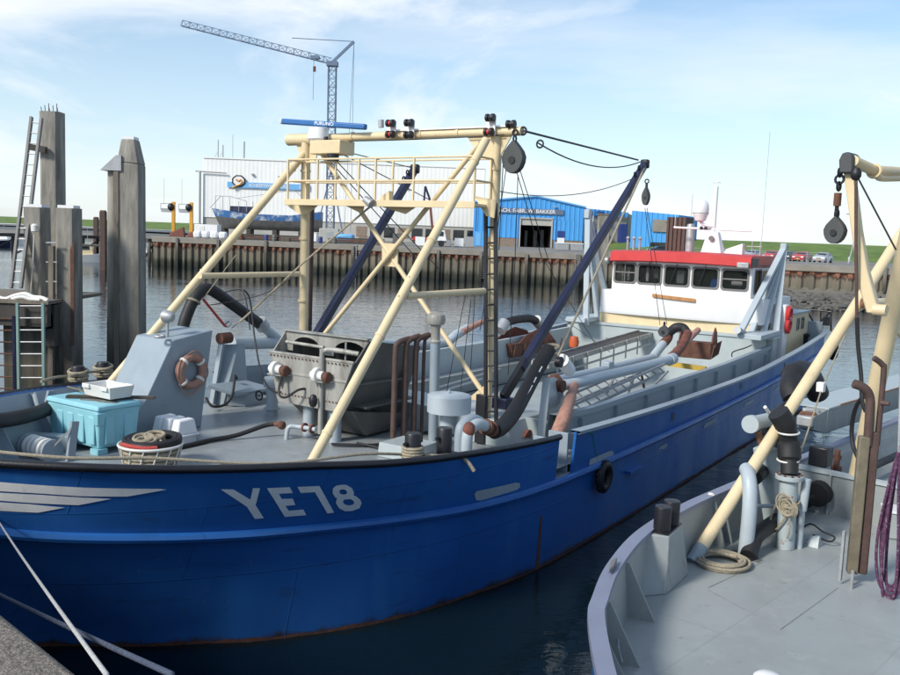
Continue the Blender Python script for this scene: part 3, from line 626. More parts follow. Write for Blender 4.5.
for q in ([(15.1,-2.712,7.229),(15.1,-2.573,6.052),(15.704,-1.9,3.915)],[(15.1,-2.626,7.192),(16.161,-2,5.558)],[(15.1,-2.94,7.04),(17.76,-2.2,5.316)],[(15.1,-3.002,7.095),(18.45,-2.2,4.815)],[(15.1,-2.963,7.002),(15.3,-2.873,5.354),(16.78,-2,2.876)],[(23.587,-2.2,6.77),(25.056,-2.3,3.482)],[(23.733,-2.2,6.777),(25.642,-2.3,3.446)],
          [(15.6,-1.718,4.523),(16,-1.29,2.445)],[(15.7,-1.602,5.129),(16,-0.953,2.511)],[(15.7,-1.76,5.341),(16,-1.525,2.798)],[(26.231,2.4,3.831),(24.591,-1,2.599)],[(18.435,-1.9,5.3),(24.462,-0.6,2.777)]):
    rod('fall_wire','wire',boat,q,.009,6)
# ---------------------------------------------------------------- hopper
hop=part('hopper',boat,(13.6,.3,ZF))
zb,zt=2.37,3.36
mb=MB()
ft=[(13.1,1.42,zt),(13.1,-.75,zt)]; fb=[(13.1,1.17,zb),(13.1,-.30,zb)]
mb.panel([[fb[0],lerp(fb[0],ft[0],.62),ft[0]],[lerp(fb[0],fb[1],.5),lerp(lerp(fb[0],fb[1],.5),lerp(ft[0],ft[1],.5),.62),lerp(ft[0],ft[1],.5)],[fb[1],lerp(fb[1],ft[1],.62),ft[1]]],.04); mb.build('front_panel','steel',hop)
for yy,yb,sg in ((1.42,1.17,1),(-.75,-.30,-1)):
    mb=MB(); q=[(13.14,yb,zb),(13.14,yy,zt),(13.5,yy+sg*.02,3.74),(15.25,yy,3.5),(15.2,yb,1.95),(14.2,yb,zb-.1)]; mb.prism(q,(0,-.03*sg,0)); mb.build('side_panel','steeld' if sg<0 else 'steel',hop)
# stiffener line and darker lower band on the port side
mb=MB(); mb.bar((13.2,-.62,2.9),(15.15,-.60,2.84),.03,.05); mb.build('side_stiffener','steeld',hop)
# back panel with two arched openings
def arch_panel(x,y0,y1,z0,z1,holes,th):
    mb=MB(); ys=sorted(set([y0,y1]+[h[0]+h[1]*math.cos(math.pi*i/10) for h in holes for i in range(11)]))
    def top(y):
        for cy,r,zh in holes:
            if abs(y-cy)<=r+1e-6: return zh+ .55*math.sqrt(max(0,r*r-(y-cy)**2))
        return None
    for a,b in zip(ys[:-1],ys[1:]):
        m_=(a+b)/2; inh=any(abs(m_-cy)<r for cy,r,_ in holes)
        za=(top(a) if inh else z0); zb_=(top(b) if inh else z0)
        if za is None or zb_ is None: za=zb_=z0
        mb.hexa([(x,a,za),(x,b,zb_),(x+th,b,zb_),(x+th,a,za)],[(x,a,z1),(x,b,z1),(x+th,b,z1),(x+th,a,z1)])
    return mb
arch_panel(13.5,-.74,1.41,3.36,3.76,[(.85,.36,3.47),(-.30,.42,3.45)],.03).build('arched_back_panel','steel',hop)
mb=MB(); mb.bx(13.56,15.2,-.70,1.38,2.4,2.43); mb.bx(14.9,14.93,-.7,1.38,2.4,3.5); mb.build('hopper_inside','steeld',hop)
mb=MB(); mb.bx(13.44,13.56,-.77,1.44,3.76,3.79); mb.build('rim','steel',hop)
mb=MB(); mb.hexa([(13.56,-.69,3.70),(15.2,-.69,3.46),(15.2,1.37,3.46),(13.56,1.37,3.70)],[(13.56,-.69,3.73),(15.2,-.69,3.49),(15.2,1.37,3.49),(13.56,1.37,3.73)]); mb.build('hopper_shade_plate','steeld',hop)  # plate added over the hopper to keep its inside dark behind the arches
for y0,y1 in ((1.40,1.16),(.9,.9),(.32,.3),(-.2,-.1),(-.73,-.32)):
    mb=MB(); mb.bar((13.08,y0,zt-.02),(13.08,lerp((0,y0,0),(0,y1,0),.9).y,zb+.05),.02,.05,(1,0,0)); mb.build('front_stiffener','steel',hop)
mb=MB(); mb.bar((13.07,1.42,zt),(13.07,-.76,zt),.05,.05); mb.build('front_lip','steel',hop,bev=.008)
bl=MB()
for i in range(22): y=1.38-.095*i; bl.cyl((13.05,y,3.30),(13.03,y,3.30),.016,None,6); bl.cyl((13.05,y*.93+.03,2.55),(13.03,y*.93+.03,2.55),.014,None,6)
o=bl.build('bolt_row','rust',hop); o['kind']='stuff'
for q in ([(12.95,-.35,1.76),(13.6,-1.05,1.76),(14.9,-1.0,1.76),(15.6,-1.9,1.78)],[(12.9,-.42,1.76),(13.6,-1.12,1.76),(14.95,-1.08,1.76),(15.6,-2.0,1.78)],[(10.7,-2.9,1.75),(12.4,-3.0,1.75),(13.2,-2.1,1.75),(13.3,-.7,1.78)]):
    rod('hydraulic_line','rubber',hop,curve(q,6),.022,8)
mb=MB(); mb.bar((13.07,1.36,2.98),(13.07,-.6,2.97),.05,.05); mb.build('front_band','steel',hop,bev=.008)
for x,y,r in ((13.3,.55,.12),(13.3,-.12,.14),(14.7,.9,.12),(14.7,-.1,.12)):
    rod('hopper_leg','pipe',hop,[(x,y,ZF),(x,y,zb+.03)],r,16)
mb=MB(); mb.hexa([(13.9,-.45,ZF+.06),(14.9,-.45,ZF+.06),(14.9,.9,ZF+.06),(13.9,.9,ZF+.06)],[(13.3,-.6,2.36),(15.1,-.62,2.1),(15.1,1.1,2.1),(13.3,1.1,2.36)]); mb.build('discharge_funnel','steeld',hop)
# hydraulic motors on the front
for y in (1.12,.02):
    mt=MB(); mt.lathe([(.05,-.16),(.09,-.16),(.09,-.05),(.15,-.04),(.15,.05),(.08,.06),(.08,.14)],(12.93,y,3.05),16,'y'); mt.build('drive_motor','plastic',hop)
    mt=MB(); mt.lathe([(.09,0),(.11,.02),(.11,.1),(.06,.12)],(12.95,y-.28,3.03),14,'y'); mt.build('coupling','rust',hop)
    mt=MB(); mt.prism([(13.08,y+.2,2.93),(13.08,y-.32,2.93),(12.85,y-.2,2.93),(12.85,y+.16,2.93)],(0,0,.025)); mt.prism([(13.08,y-.05,2.92),(12.88,y-.05,2.92),(13.08,y-.05,2.6)],(0,-.02,0)); mt.build('motor_bracket','steel',hop)
    mt=MB(); mt.ball((12.88,y+.05,2.55),.09,10,(1,1,1.5)); mt.build('valve','black',hop) if y<.5 else None
rod('spray_pipe','steel',hop,curve([(13.0,-.02,1.9),(13.0,-.02,3.4),(13.02,-.06,3.52),(13.1,-.2,3.55),(13.3,-.68,3.5)],6),.05,12)
rod('spray_pipe','steel',hop,[(13.3,1.2,3.56),(13.3,.2,3.54)],.035,10)
rod('guard_tube','galv',hop,[(13.25,-.4,3.7),(13.25,-.4,3.36)],.02,8)
mb=MB(); mb.lathe([(.05,0),(.09,0),(.09,.04),(.05,.04),(.05,.2),(.09,.2),(.09,.24),(.05,.24)],(12.95,.12,1.98),14,'y'); mb.build('pipe_flange','rustred',hop)
rod('feed_pipe','pipe',hop,curve([(12.95,.05,1.98),(12.9,.45,1.98),(12.8,.62,1.96),(12.78,.66,ZF)],5),.045,10)
mb=MB(); mb.lathe([(.06,0),(.085,.03),(.085,.09),(.05,.12),(.05,.24)],(12.75,.70,1.99),12,'y'); mb.build('hose_coupling','rust',hop)
# hose across the deck
hose=curve([(12.75,.94,1.99),(12.6,1.1,1.95),(12.1,1.35,1.80),(11.6,1.5,1.77),(11.0,1.5,1.76),(10.7,1.55,1.76),(10.55,1.75,1.78),(10.5,1.95,1.95)],8)
solo('rubber_hose',MB().tube(hose,.045,12),'rubber','black rubber hose snaking over the grey foredeck from the hopper','hose',(11.5,1.5,ZF),SH1)
rod('hydraulic_hose','rubber',hop,curve([(12.9,.95,2.9),(12.8,.9,2.6),(12.78,.7,2.55),(12.9,.5,2.7),(13.05,.45,2.72)],6),.025,8)
rod('hydraulic_hose','rubber',hop,curve([(13.85,3,4.473),(14.031,3,4.248),(13.609,2.4,3.455),(13.43,2,2.769),(13.045,1.3,2.567),(13.132,1,2.615),(13.28,0.9,2.813)],6),.018,8)
# ---------------------------------------------------------------- deck machinery port side
def mushroom(px_base,cap_r,cap_z0,cap_z1,stem_r,name='ventilator',m='pipe'):
    x,y=px_base; v=part(name,boat,(x,y,ZF))
    rod('stem',m,v,[(x,y,ZF),(x,y,cap_z0+.02)],stem_r,22)
    mb=MB(); mb.lathe([(stem_r,cap_z0-.02),(cap_r,cap_z0),(cap_r*1.01,(cap_z0+cap_z1)/2),(cap_r,cap_z1-.01),(cap_r*.93,cap_z1+.012),(cap_r*.4,cap_z1+.03),(.01,cap_z1+.035)],(x,y,0),30); mb.build('cap',m,v)
    mb=MB(); mb.lathe([(stem_r,cap_z0-.5),(stem_r+.05,cap_z0-.5),(stem_r+.05,cap_z0-.46),(stem_r,cap_z0-.46)],(x,y,0),22); mb.build('flange',m,v)
    mb=MB(); mb.torus((x,y,cap_z1+.06),.03,.012,(1,0,0),(0,0,1),12,6); mb.build('lifting_eye',m,v)
    return v
mushroom((13.55,-2.62),.40,2.62,2.93,.16)
mushroom((14.3,2.55),.19,2.35,2.55,.13)
mb=MB(); mb.torus((14.1,2.75,2.15),.10,.018,(0,1,0),(0,0,1),16,6); mb.bar((14.1,2.65,2.15),(14.1,2.85,2.15),.02); mb.build('hand_wheel','black',boat)
rod('vent_pole','greyb',boat,[(14.55,-1.62,ZF),(14.5,-1.62,3.75)],.10,18)
cw=part('cowl',boat,(14.5,-1.62,3.7))
mb=MB(); mb.lathe([(.11,3.72),(.115,3.75),(.09,3.78),(.09,4.0),(.1,4.02),(.1,4.08)],(14.5,-1.62,0),18); mb.build('neck','steel',cw)
mb=MB(); mb.lathe([(.09,4.06),(.17,4.09),(.19,4.18),(.17,4.27),(.08,4.33)],(14.5,-1.62,0),20); mb.build('vent_head','steel',cw)
ex=part('exhaust_stack',boat,(14.1,-1.2,ZF))
for (x,y,r,zt_) in ((13.75,-1.22,.058,3.72),(13.98,-1.30,.06,3.76),(14.2,-1.38,.056,3.78),(14.42,-1.42,.036,3.80)):
    rod('exhaust_pipe','exhaust',ex,curve([(x,y,ZF),(x,y,2.6),(x,y,zt_-.15),(x+.04,y-.02,zt_),(x+.16,y-.05,zt_+.05),(x+.30,y-.09,zt_+.08)],6),r,14)
mb=MB(); mb.hexa([(12.9,-1.5,ZF),(12.9,-2.3,ZF),(13.7,-2.3,ZF),(13.7,-1.5,ZF)],[(12.95,-1.5,1.98),(12.95,-2.3,1.98),(13.7,-2.3,1.98),(13.7,-1.5,1.98)]); mb.build('deck_box','grey',boat,bev=.015)
# bollards on the port bulwark
for i,(x,y) in enumerate(((10.9,-3.72),(11.55,-3.86))):
    bo=part('bollard',boat,(x,y,2.35))
    mb=MB(); mb.lathe([(.125,2.35),(.125,2.80),(.11,2.83),(.02,2.83)],(x,y,0),22); mb.build('bollard_post','black',bo)
    mb=MB(); mb.tube([(x-.2,y+.02,2.68),(x+.2,y-.02,2.68)],.028,8); mb.build('cross_pin','black',bo)
mb=MB(); mb.hexa([(10.6,-3.5,ZF),(11.85,-3.6,ZF),(11.85,-3.9,ZF),(10.6,-3.6,ZF)],[(10.6,-3.52,2.42),(11.85,-3.66,2.40),(11.85,-4.2,2.40),(10.6,-4.0,2.42)]); mb.build('bollard_base','black',boat,bev=.01)
rp=MB()
for k in range(4): rp.torus((10.9,-3.72,2.47+.045*k),.15,.026,(1,0,0),(0,1,0),20,7)
rp.tube(curve([(10.78,-3.6,2.5),(10.0,-3.45,2.62),(8.6,-3.05,2.68),(7.4,-2.1,2.82),(6.6,-1.55,2.88),(6.0,-.6,2.93)],8),.022,8)
rp.tube(curve([(11.0,-3.86,2.5),(11.15,-4.0,2.47),(11.3,-4.25,2.5),(11.35,-4.42,2.42),(11.4,-4.52,2.28)],8),.03,8)
solo('mooring_rope',rp,'rope','hemp mooring rope turned round the black bollard and led along the port rail','rope',(10.9,-3.72,2.4),SH1)
# discharge elbows and big black hose to port
for k,(dy,dx) in enumerate(((0,0),(.32,.28))):
    E0=[V(p)+V((dx,dy,0)) for p in ((12.978,-3.4,2.085),(12.96,-3.4,2.318),(13.045,-3.4,2.48),(13.304,-3.4,2.546),(13.618,-3.4,2.442))]
    E0=[V((E0[0].x,E0[0].y,ZF))]+E0[1:]; rod('discharge_elbow','pipe',boat,curve(E0,6),.10,18)
mb=MB()
for q0,q1 in (((13.548,-3.4,2.463),(13.601,-3.4,2.445)),((13.726,-3.4,2.402),(13.781,-3.4,2.38))): mb.tube([q0,q1],.145,18)
mb.tube([(13.583,-3.4,2.448),(13.909,-3.4,2.332)],.105,16); mb.build('pipe_flange','rust',boat)
mb=MB(); mb.box((16.26,-2.2,2.36),(.34,.36,.24)); mb.build('boom_step','navy',boat,bev=.02)
bh=[(13.873,-3.4,2.328),(14.283,-3.35,2.349),(14.896,-3.25,2.53),(15.487,-3.15,2.832),(16.005,-3.1,3.191),(16.489,-3.1,3.578)]
ho=MB().tube(curve(bh,8),.15,20); oh=ho.build('suction_hose','rubber',boat)
cv=curve(bh,8)
for i0,i1 in ((8,11),(12,14),(16,18),(20,21),(22,26),(27,29),(31,33)):
    mb=MB(); mb.tube([cv[i]+V((-.09,-.125,.035)) for i in range(i0,i1+1)],.013,6); mb.build('hose_marking','letter',oh)
mb=MB(); e=V((16.575,-3.1,3.612)); mb.torus(tuple(e),.16,.035,(1,0,.2),(0,1,0),20,8); mb.build('rope_lashing','rope',oh)
mb=MB(); mb.ball((12.98,-3.42,2.5),.11,12,(1,1,1.3)); mb.build('red_float','rustred',boat)
# port suction pipes, swivel and trestle
def suction(sg):
    s=part('suction_pipe',boat); return s
sp_=part('suction_pipe',boat,(17.6,-2.8,2.4))
rod('pipe_run','pipe',sp_,curve([(17.911,-2.6,2.576),(18.57,-2.8,2.592),(19.841,-2.8,2.59),(22.4,-2.8,2.562),(24.753,-2.8,2.569)],6),.125,18)
for p_,q_ in (((24.592,-2.8,2.555),(24.918,-2.8,2.568)),): mb=MB(); mb.cyl(p_,q_,.165,None,18); mb.build('pipe_flange','pipe',sp_)
rod('elbow','rustred',sp_,curve([(24.885,-2.75,2.609),(25.596,-2.7,2.717),(26.225,-2.65,2.929),(26.686,-2.6,3.164)],5),.13,16)
rod('flexible_hose','rubber',sp_,curve([(26.743,-2.55,3.156),(26.789,-2.4,3.292),(26.731,-2.2,3.294),(26.79,-2,3.133)],5),.14,16)
sp2=part('suction_pipe',boat,(19.5,-1.9,2.4))
rod('pipe_run','pipe',sp2,[(19.314,-1.9,2.444),(21.883,-1.9,2.419),(25.819,-1.9,2.419)],.12,18)
rod('elbow','pipe',sp2,[(25.733,-1.9,2.442),(26.601,-1.9,2.797)],.13,16)
rod('elbow','rustred',sp2,curve([(26.519,-1.9,2.772),(26.928,-1.9,2.928),(26.971,-1.9,3.174)],5),.14,16)
mb=MB(); mb.box((22.389,-1.9,2.53),(.35,.22,.2)); mb.build('pipe_clamp','pipe',sp2,bev=.02)
tr=part('trestle',boat,(17.0,-3.1,ZM))
mb=MB(); mb.hexa([(15.604,-3.45,1.916),(16.488,-3.45,1.872),(18.2,-2.9,ZM),(16.9,-2.9,ZM)],[(16.42,-3.1,2.982),(16.831,-3.1,2.957),(17.55,-2.9,2.75),(17.2,-2.9,2.75)]); mb.build('trestle_plate','grey',tr,bev=.01)
mb=MB(); mb.bar((15.549,-3.5,1.933),(16.272,-3.2,2.969),.16,.16); mb.build('trestle_leg','grey',tr,bev=.01)
mb=MB(); mb.lathe([(.05,-.25),(.13,-.25),(.13,-.12),(.1,-.1),(.1,.15)],(16.957,-3,2.76),16,'y'); mb.build('pivot_pin','rust',tr)
mb=MB(); mb.cyl((17.455,-2.9,2.623),(17.193,-2.9,2.829),.16,.16); mb.build('pivot_collar','rust',tr)
mb=MB(); mb.tube([(18.743,-2.5,2.839),(18.145,-2.6,3.14)],[.15,.15],16); mb.build('ball_joint','white',tr)
mb=MB(); mb.lathe([(.05,-.06),(.12,-.06),(.12,.05),(.05,.05)],(17.389,-2.9,3.2),14,'y'); mb.build('joint_cap','black',tr)
rod('wrapped_pipe','patch',tr,curve([(18.259,-2.9,2.572),(17.127,-3.35,2.548),(15.882,-3.85,2.454),(15.053,-4.05,2.064)],6),[.10]*6+[.12]*6+[.14]*7,14)
mb=MB(); mb.prism([(15.405,-3.2,1.91),(15.598,-3.2,2.039),(15.812,-3.2,2.005),(16.178,-3.2,1.8)],(0,.4,0)); mb.build('wedge','rustred',boat)
# grey casing at the forward end of the hold
mb=MB(); mb.hexa([(15.0,-3.2,ZF),(16.6,-3.3,ZF),(16.6,1,ZF),(15.4,1,ZF)],[(15.0,-3.0,2.25),(16.5,-3.1,2.25),(16.5,1,2.3),(15.4,1,2.3)]); mb.build('machinery_casing','grey',boat,bev=.02)
# starboard gear
st=part('starboard_suction_gear',boat,(14.7,4.3,ZF))
rod('pipe_run','pipe',st,curve([(15.018,4.6,3.067),(16.01,4.6,2.99),(18.364,4.6,2.861),(21.78,4.6,2.479),(24.066,4.6,2.329),(24.88,4.6,2.565),(25.609,4.6,2.751)],6),.15,18)
rod('pipe_branch','pipe',st,[(16.001,4.6,3.415),(16.825,4.6,2.874)],.115,16)
mb=MB(); mb.tube([(15.896,4.6,3.545),(16.071,4.6,3.361)],[.17,.17],18); mb.build('pipe_flange','galv',st)
hs=[(13.518,4.6,3.411),(13.601,4.6,3.7),(13.798,4.6,4.076),(14.027,4.6,4.318),(14.263,4.6,4.381),(14.566,4.6,4.255),(15.004,4.6,4.003),(15.592,4.6,3.661),(15.967,4.6,3.442)]
rod('suction_hose','rubber',st,curve(hs,7),.135,18)
mb=MB(); mb.torus((13.826,4.6,4.12),.15,.03,(0,1,0),(.8,0,-.4),18,6); mb.build('rope_lashing','rope',st)
mb=MB(); mb.hexa([(14.174,4.3,1.741),(14.884,4.3,1.741),(15.0,4.0,1.72),(14.2,4.0,1.72)],[(14.444,4.45,3.079),(14.753,4.45,3.055),(15.0,4.15,3.1),(14.8,4.15,3.1)]); mb.build('trestle_plate','greyb',st,bev=.01)
mb=MB(); mb.bar((14.054,4.2,1.77),(14.428,4.3,3.165),.12,.1); mb.build('trestle_leg','greyb',st,bev=.01)
mb=MB(); mb.hexa([(14.201,3.9,1.768),(14.664,3.9,1.728),(15.0,3.6,1.72),(14.5,3.6,1.72)],[(14.257,3.9,2.156),(14.626,3.9,2.111),(15.0,3.6,2.05),(14.6,3.6,2.05)]); mb.build('trestle_foot','greyb',st,bev=.01)
mb=MB(); mb.hexa([(13.753,4,2.204),(14.91,4,2.16),(15.4,3.6,2.0),(14.2,3.6,2.0)],[(13.752,4,2.295),(14.909,4,2.256),(15.4,3.6,2.07),(14.2,3.6,2.07)]); mb.build('trestle_shelf','greyb',st,bev=.008)
mb=MB(); mb.prism([(15.35,4.6,2.478),(16.37,4.6,2.427),(16.67,4.6,1.829),(15.392,4.6,1.931)],(0,.05,0)); mb.build('side_plate','greyb',st)
mb=MB(); mb.lathe([(.05,-.2),(.13,-.2),(.13,.12),(.05,.12)],(14.55,4.3,3.25),14,'x'); mb.build('pivot_collar','rust',st)
mb=MB(); mb.ball((14.498,3.9,2.361),.05); mb.build('hook','black',st)
rod('red_sling','redrope',st,[(14.029,4.5,4.165),(14.515,4.3,3.533)],.03,8)
mb=MB(); mb.torus((14.607,4.3,3.574),.08,.025,(0,1,0),(.7,0,.7),14,6); mb.build('shackle','galv',st)
rod('cable_loop','rubber',st,curve([(13.609,3.9,2.008),(13.605,3.7,1.854),(13.865,3.6,1.855),(14.1,3.6,2.029),(14.372,3.8,2.456)],6),.03,8)
rod('thin_line','rope',st,[(14.732,4.3,3.472),(14.806,2.5,4.812)],.012,6)
rod('thin_line','rope',st,[(14.029,4.5,4.165),(14.548,4,5.189)],.012,6)
rod('thin_line','wire',st,curve([(14.414,4.3,4.303),(14.874,4.2,4.366),(14.876,4,4.146),(14.918,3.9,3.449)],5),.014,6)
rod('thin_line','wire',st,curve([(14.059,4.3,4.041),(14.878,4.2,4.131),(14.979,3.4,4.369),(15.17,2.6,4.869)],5),.012,6)
# starboard dredge
def dredge(label,c,L_,W_,hgt,rz,m='rust'):
    x,y,z=c; r=thing('dredge',label,'dredge',(x,y,z),SH1,'rusty dredge heads')
    Rm=Matrix.Rotation(rz,3,'Z'); T=lambda p:V((x,y,z))+Rm@V(p)
    mb=MB(); mb.hexa([T((-L_/2,-W_/2,0)),T((L_/2,-W_/2,0)),T((L_/2,W_/2,0)),T((-L_/2,W_/2,0))],[T((-L_/2*1.1,-W_/2,hgt*.55)),T((L_/2*.8,-W_/2,hgt*.45)),T((L_/2*.8,W_/2,hgt*.45)),T((-L_/2*1.1,W_/2,hgt*.55))]); mb.build('body',m,r,bev=.02)
    for yy in (-W_/2,W_/2-.04):
        mb=MB(); mb.prism([T((-L_*.4,yy,hgt*.5)),T((L_*.4,yy,hgt*.42)),T((L_*.25,yy,hgt*.8)),T((0,yy,hgt*1.0)),T((-L_*.25,yy,hgt*.8))],Rm@V((0,.04,0))); mb.build('cheek_plate','rustred',r)
    for k in range(6):
        mb=MB(); mb.bar(T((-L_/2+L_*k/5,-W_/2-.02,.02)),T((-L_/2+L_*k/5,-W_/2-.1,hgt*.5)),.03,.05); mb.build('tooth',m,r)
    mb=MB(); mb.bar(T((L_*.4,0,hgt*.3)),T((L_*.85,-W_*.2,hgt*.35)),.05,.05); mb.bar(T((L_*.4,W_*.4,hgt*.3)),T((L_*.85,-W_*.2,hgt*.35)),.05,.05); mb.build('drawbar',m,r)
    return r
d1=dredge('rusty dredge head lying on the far starboard rail with a black hose over it',(29.164,4.3,1.658),3.6,1.0,.9,0)
rod('hose_arch','rubber',d1,curve([(27.379,4.3,2.7),(27.79,4.3,2.853),(28.662,4.3,2.912),(29.586,4.3,2.861),(30.251,4.3,2.596)],6),.15,16)
for q in (((27.252,4.3,2.567),(27.576,4.3,2.866)),((29.908,4.3,2.805),(30.423,4.3,2.509))): mb=MB(); mb.tube([q[0],q[1]],.2,16); mb.build('hose_flange','galv',d1)
d2=dredge('rusty dredge head resting in the hold in front of the wheelhouse',(29.58,-2,2.136),1.5,1.1,1.0,.15)
mb=MB(); mb.tube(curve([(26.868,-2.2,2.588),(27.585,-2.2,2.686),(28.121,-2.2,2.868),(28.871,-2.2,3.076)],4),.1,12); mb.build('pipe_arm','patch',d2)
rod('pink_pipe','patch',st,[(25.085,4.5,2.66),(26.338,4.5,2.921)],.1,12)
# gear inside the hold: conveyor, grating, beams
cvy=part('conveyor',boat,(25.031,0.8,1.655))
a0,a1=V((24.181,0.8,2.022)),V((33.478,0.6,2.485))
for k,(dy,dz,w,h,m) in enumerate(((0,0,.05,.16,'steel'),(.55,0.05,.05,.16,'steel'),(.27,.06,.5,.03,'wire'))):
    mb=MB(); o=V((0,dy,dz)); mb.bar(a0+o,a1+o,w,h); mb.build(('side_rail','side_rail','belt')[k],m,cvy)
for i in range(9):
    p=a0.lerp(a1,.06+.11*i); mb=MB(); mb.bar(p+V((0,-.04,.1)),p+V((0,-.04,-.55)),.04,.04); mb.build('support','galv',cvy)
mb=MB(); mb.bar(a0+V((0,-.05,-.3)),a1+V((0,-.05,-.3)),.04,.06); mb.build('lower_rail','galv',cvy)
ck=part('walkway_frame',boat,(18,-2.9,1.4))
b0,b1=V((17.971,-3,1.967)),V((23.686,-3,2.33))
for dz,dy in ((0,0),(.22,0),(0,.5),(.22,.5)):
    mb=MB(); mb.bar(b0+V((0,dy,dz)),b1+V((0,dy,dz)),.05,.06); mb.build('chord','galv',ck)
for i in range(12):
    p=b0.lerp(b1,i/11); mb=MB(); mb.bar(p+V((0,0,0)),p+V((.25,.5,.22)),.03,.03); mb.build('cross_bar','galv',ck)
for i,(px,py,qx,qy,m) in enumerate(((635,374,628,392,'galv'),(641,371,645,391,'rust'),(613,380,606,394,'galv'),(655,382,668,371,'galv'))):
    mb=MB(); mb.bar((22.586,-2.6,2.346) if i==0 else (23.007,-2.6,2.382) if i==1 else (21.121,-2.6,2.349) if i==2 else (25.137,-2.6,2.16), (22.179,-2.6,1.856) if i==0 else (23.409,-2.6,1.729) if i==1 else (20.729,-2.6,2.039) if i==2 else (24.14,-2.6,1.894),.05,.05); mb.build('support',m,ck)
mb=MB(); mb.bar((26,-2.156,2.262),(26,-3.437,2.225),.12,.14); mb.build('yellow_beam','yellow',boat)
# long low rails on the starboard side of the hold
for q in (((19.417,1.6,1.689),(21.682,1.6,1.809)),((19.706,1.8,1.762),(23.027,1.8,1.935))):
    rod('hold_rail','galv',boat,q,.03,8)
rod('hold_cable','rubber',hold,curve([(29.9,1.441,2.395),(29.9,1.205,2.309),(29.9,1.119,2.174),(29.9,0.897,2.267)],5),.02,6)
rod('hold_cable','rubber',hold,curve([(29.9,-3.071,2.186),(29.9,-3.092,2.355),(29.9,-3.472,2.527),(29.9,-3.689,2.648)],5),.02,6)
solo('fender_float',MB().lathe([(.05,-.2),(.16,-.18),(.19,0),(.14,.2),(.04,.22)],(29.716,2.6,2.153),14),'orangered','orange bucket shaped float hanging by the starboard gear','float',(29.716,2.6,2.153),SH1)
# ---------------------------------------------------------------- companion house on the foredeck
hs_=part('companion_house',boat,(11.6,3.2,ZF))
A_=(11.704,2.7,3.57);B_=(12.716,2.7,3.701);C_=(12.42,2.7,ZF);D_=(10.62,2.7,ZF)
w_=1.1
E_=[(p[0]+o,p[1]+w_,p[2]+dz) for p,o,dz in ((A_,-.02,.0),(B_,.0,.0),(C_,0,0),(D_,0,0))]
mb=MB(); mb.add([A_,B_,C_,D_]+E_,[(0,1,2,3),(7,6,5,4),(0,4,5,1),(1,5,6,2),(2,6,7,3),(3,7,4,0)]); mb.build('casing','greyb',hs_,bev=.02)
l=part('flood_lamp',boat,(11.75,3.1,3.7))
rod('lamp_stalk','galv',l,[(11.85,3.05,3.6),(11.85,3.05,3.9)],.03,8)
mb=MB(); mb.lathe([(.05,-.16),(.11,-.1),(.13,.06)],(11.85,3.05,4.0),16,'y'); mb.build('lamp_shell','galv',l)
mb=MB(); mb.lathe([(.12,.055),(.12,.075)],(11.85,3.05,4.0),16,'y'); mb.build('lamp_glass','plastic',l)
mb=MB(); mb.torus((11.5,2.85,3.64),.09,.03,(1,0,0),(0,1,0),14,6); mb.build('coil','galv',hs_)
# lifebuoy
lb=thing('lifebuoy','faded orange lifebuoy with rope, hung on the grey companion house','lifebuoy',(12.09,2.66,2.92),SH1)
c=(12.08,2.61,2.92)
mb=MB(); mb.torus(c,.285,.08,(1,0,0),(0,0,1),40,12); mb.build('ring','orange',lb)
for g in (.65,2.3,3.9,5.6):
    mb=MB(); d=V((math.cos(g),0,math.sin(g))); t_=V((-math.sin(g),0,math.cos(g)))
    mb.torus(tuple(V(c)+d*.285),.088,.012,tuple(d),(0,1,0),16,5); 
    for k in range(-1,2): mb.torus(tuple(V(c)+(d*math.cos(k*.06)+t_*math.sin(k*.06))*.285),.087,.012,tuple(d),(0,1,0),16,5)
    mb.build('white_band','plastic',lb)
pts=[]
for i in range(41):
    g=2*math.pi*i/40; rr=.385+.03*math.cos(4*g+1)-(.0); pts.append((c[0]+rr*math.cos(g),c[1]-.03,c[2]+rr*math.sin(g)-(.05 if math.sin(g)<-.5 else 0)))
rod('grab_rope','patch',lb,pts,.012,6)
M['greyrope']=mat('off_white_line',(.55,.55,.54),.9,var=.2,scale=40,bump=.8,bscale=160)
M['greenrope']=mat('green_rope',(.02,.25,.16),.9)
# ---------------------------------------------------------------- wheelhouse
wh=part('wheelhouse',boat,(34,0,2.7))
mb=MB(); mb.bx(32.58,37.2,-3.05,2.95,2.66,3.12); mb.build('cream_base','cream',wh,bev=.02)
mb=MB()
# white apron, slightly bowed forward
G=[]
for i in range(17):
    y=-3.25+(2.86+3.25)*i/16; x=32.52-.16*(1-(y/3.1)**2); G.append([(x+.05,y,3.09),(x,y,3.2),(x,y,4.0)])
mb.panel(G,.05); mb.build('apron','white',wh)
mb=MB(); mb.bx(32.56,36.6,-3.28,-3.23,3.09,3.98); mb.bx(32.56,36.6,2.86,2.91,3.09,3.98); mb.bx(32.5,36.6,-3.24,2.87,3.95,3.99); mb.build('wing_bulwark','white',wh)
W5=[(2.41,1.55,4.30,5.04),(1.46,.53,4.30,5.03),(.41,-.53,4.29,5.02),(-.66,-1.62,4.28,5.01),(-1.74,-2.68,4.27,5.0)]
xf=32.62; yl,yr=2.50,-2.80
mb=MB(); mb.bx(xf,xf+.06,yr,yl,3.99,4.29); mb.bx(xf,xf+.06,yr,yl,5.02,5.2)
ed=[yl]+[v for w in W5 for v in w[:2]]+[yr]
for i in range(0,len(ed),2): mb.bx(xf,xf+.06,ed[i+1],ed[i],4.29,5.02)
mb.build('front_wall','white',wh)
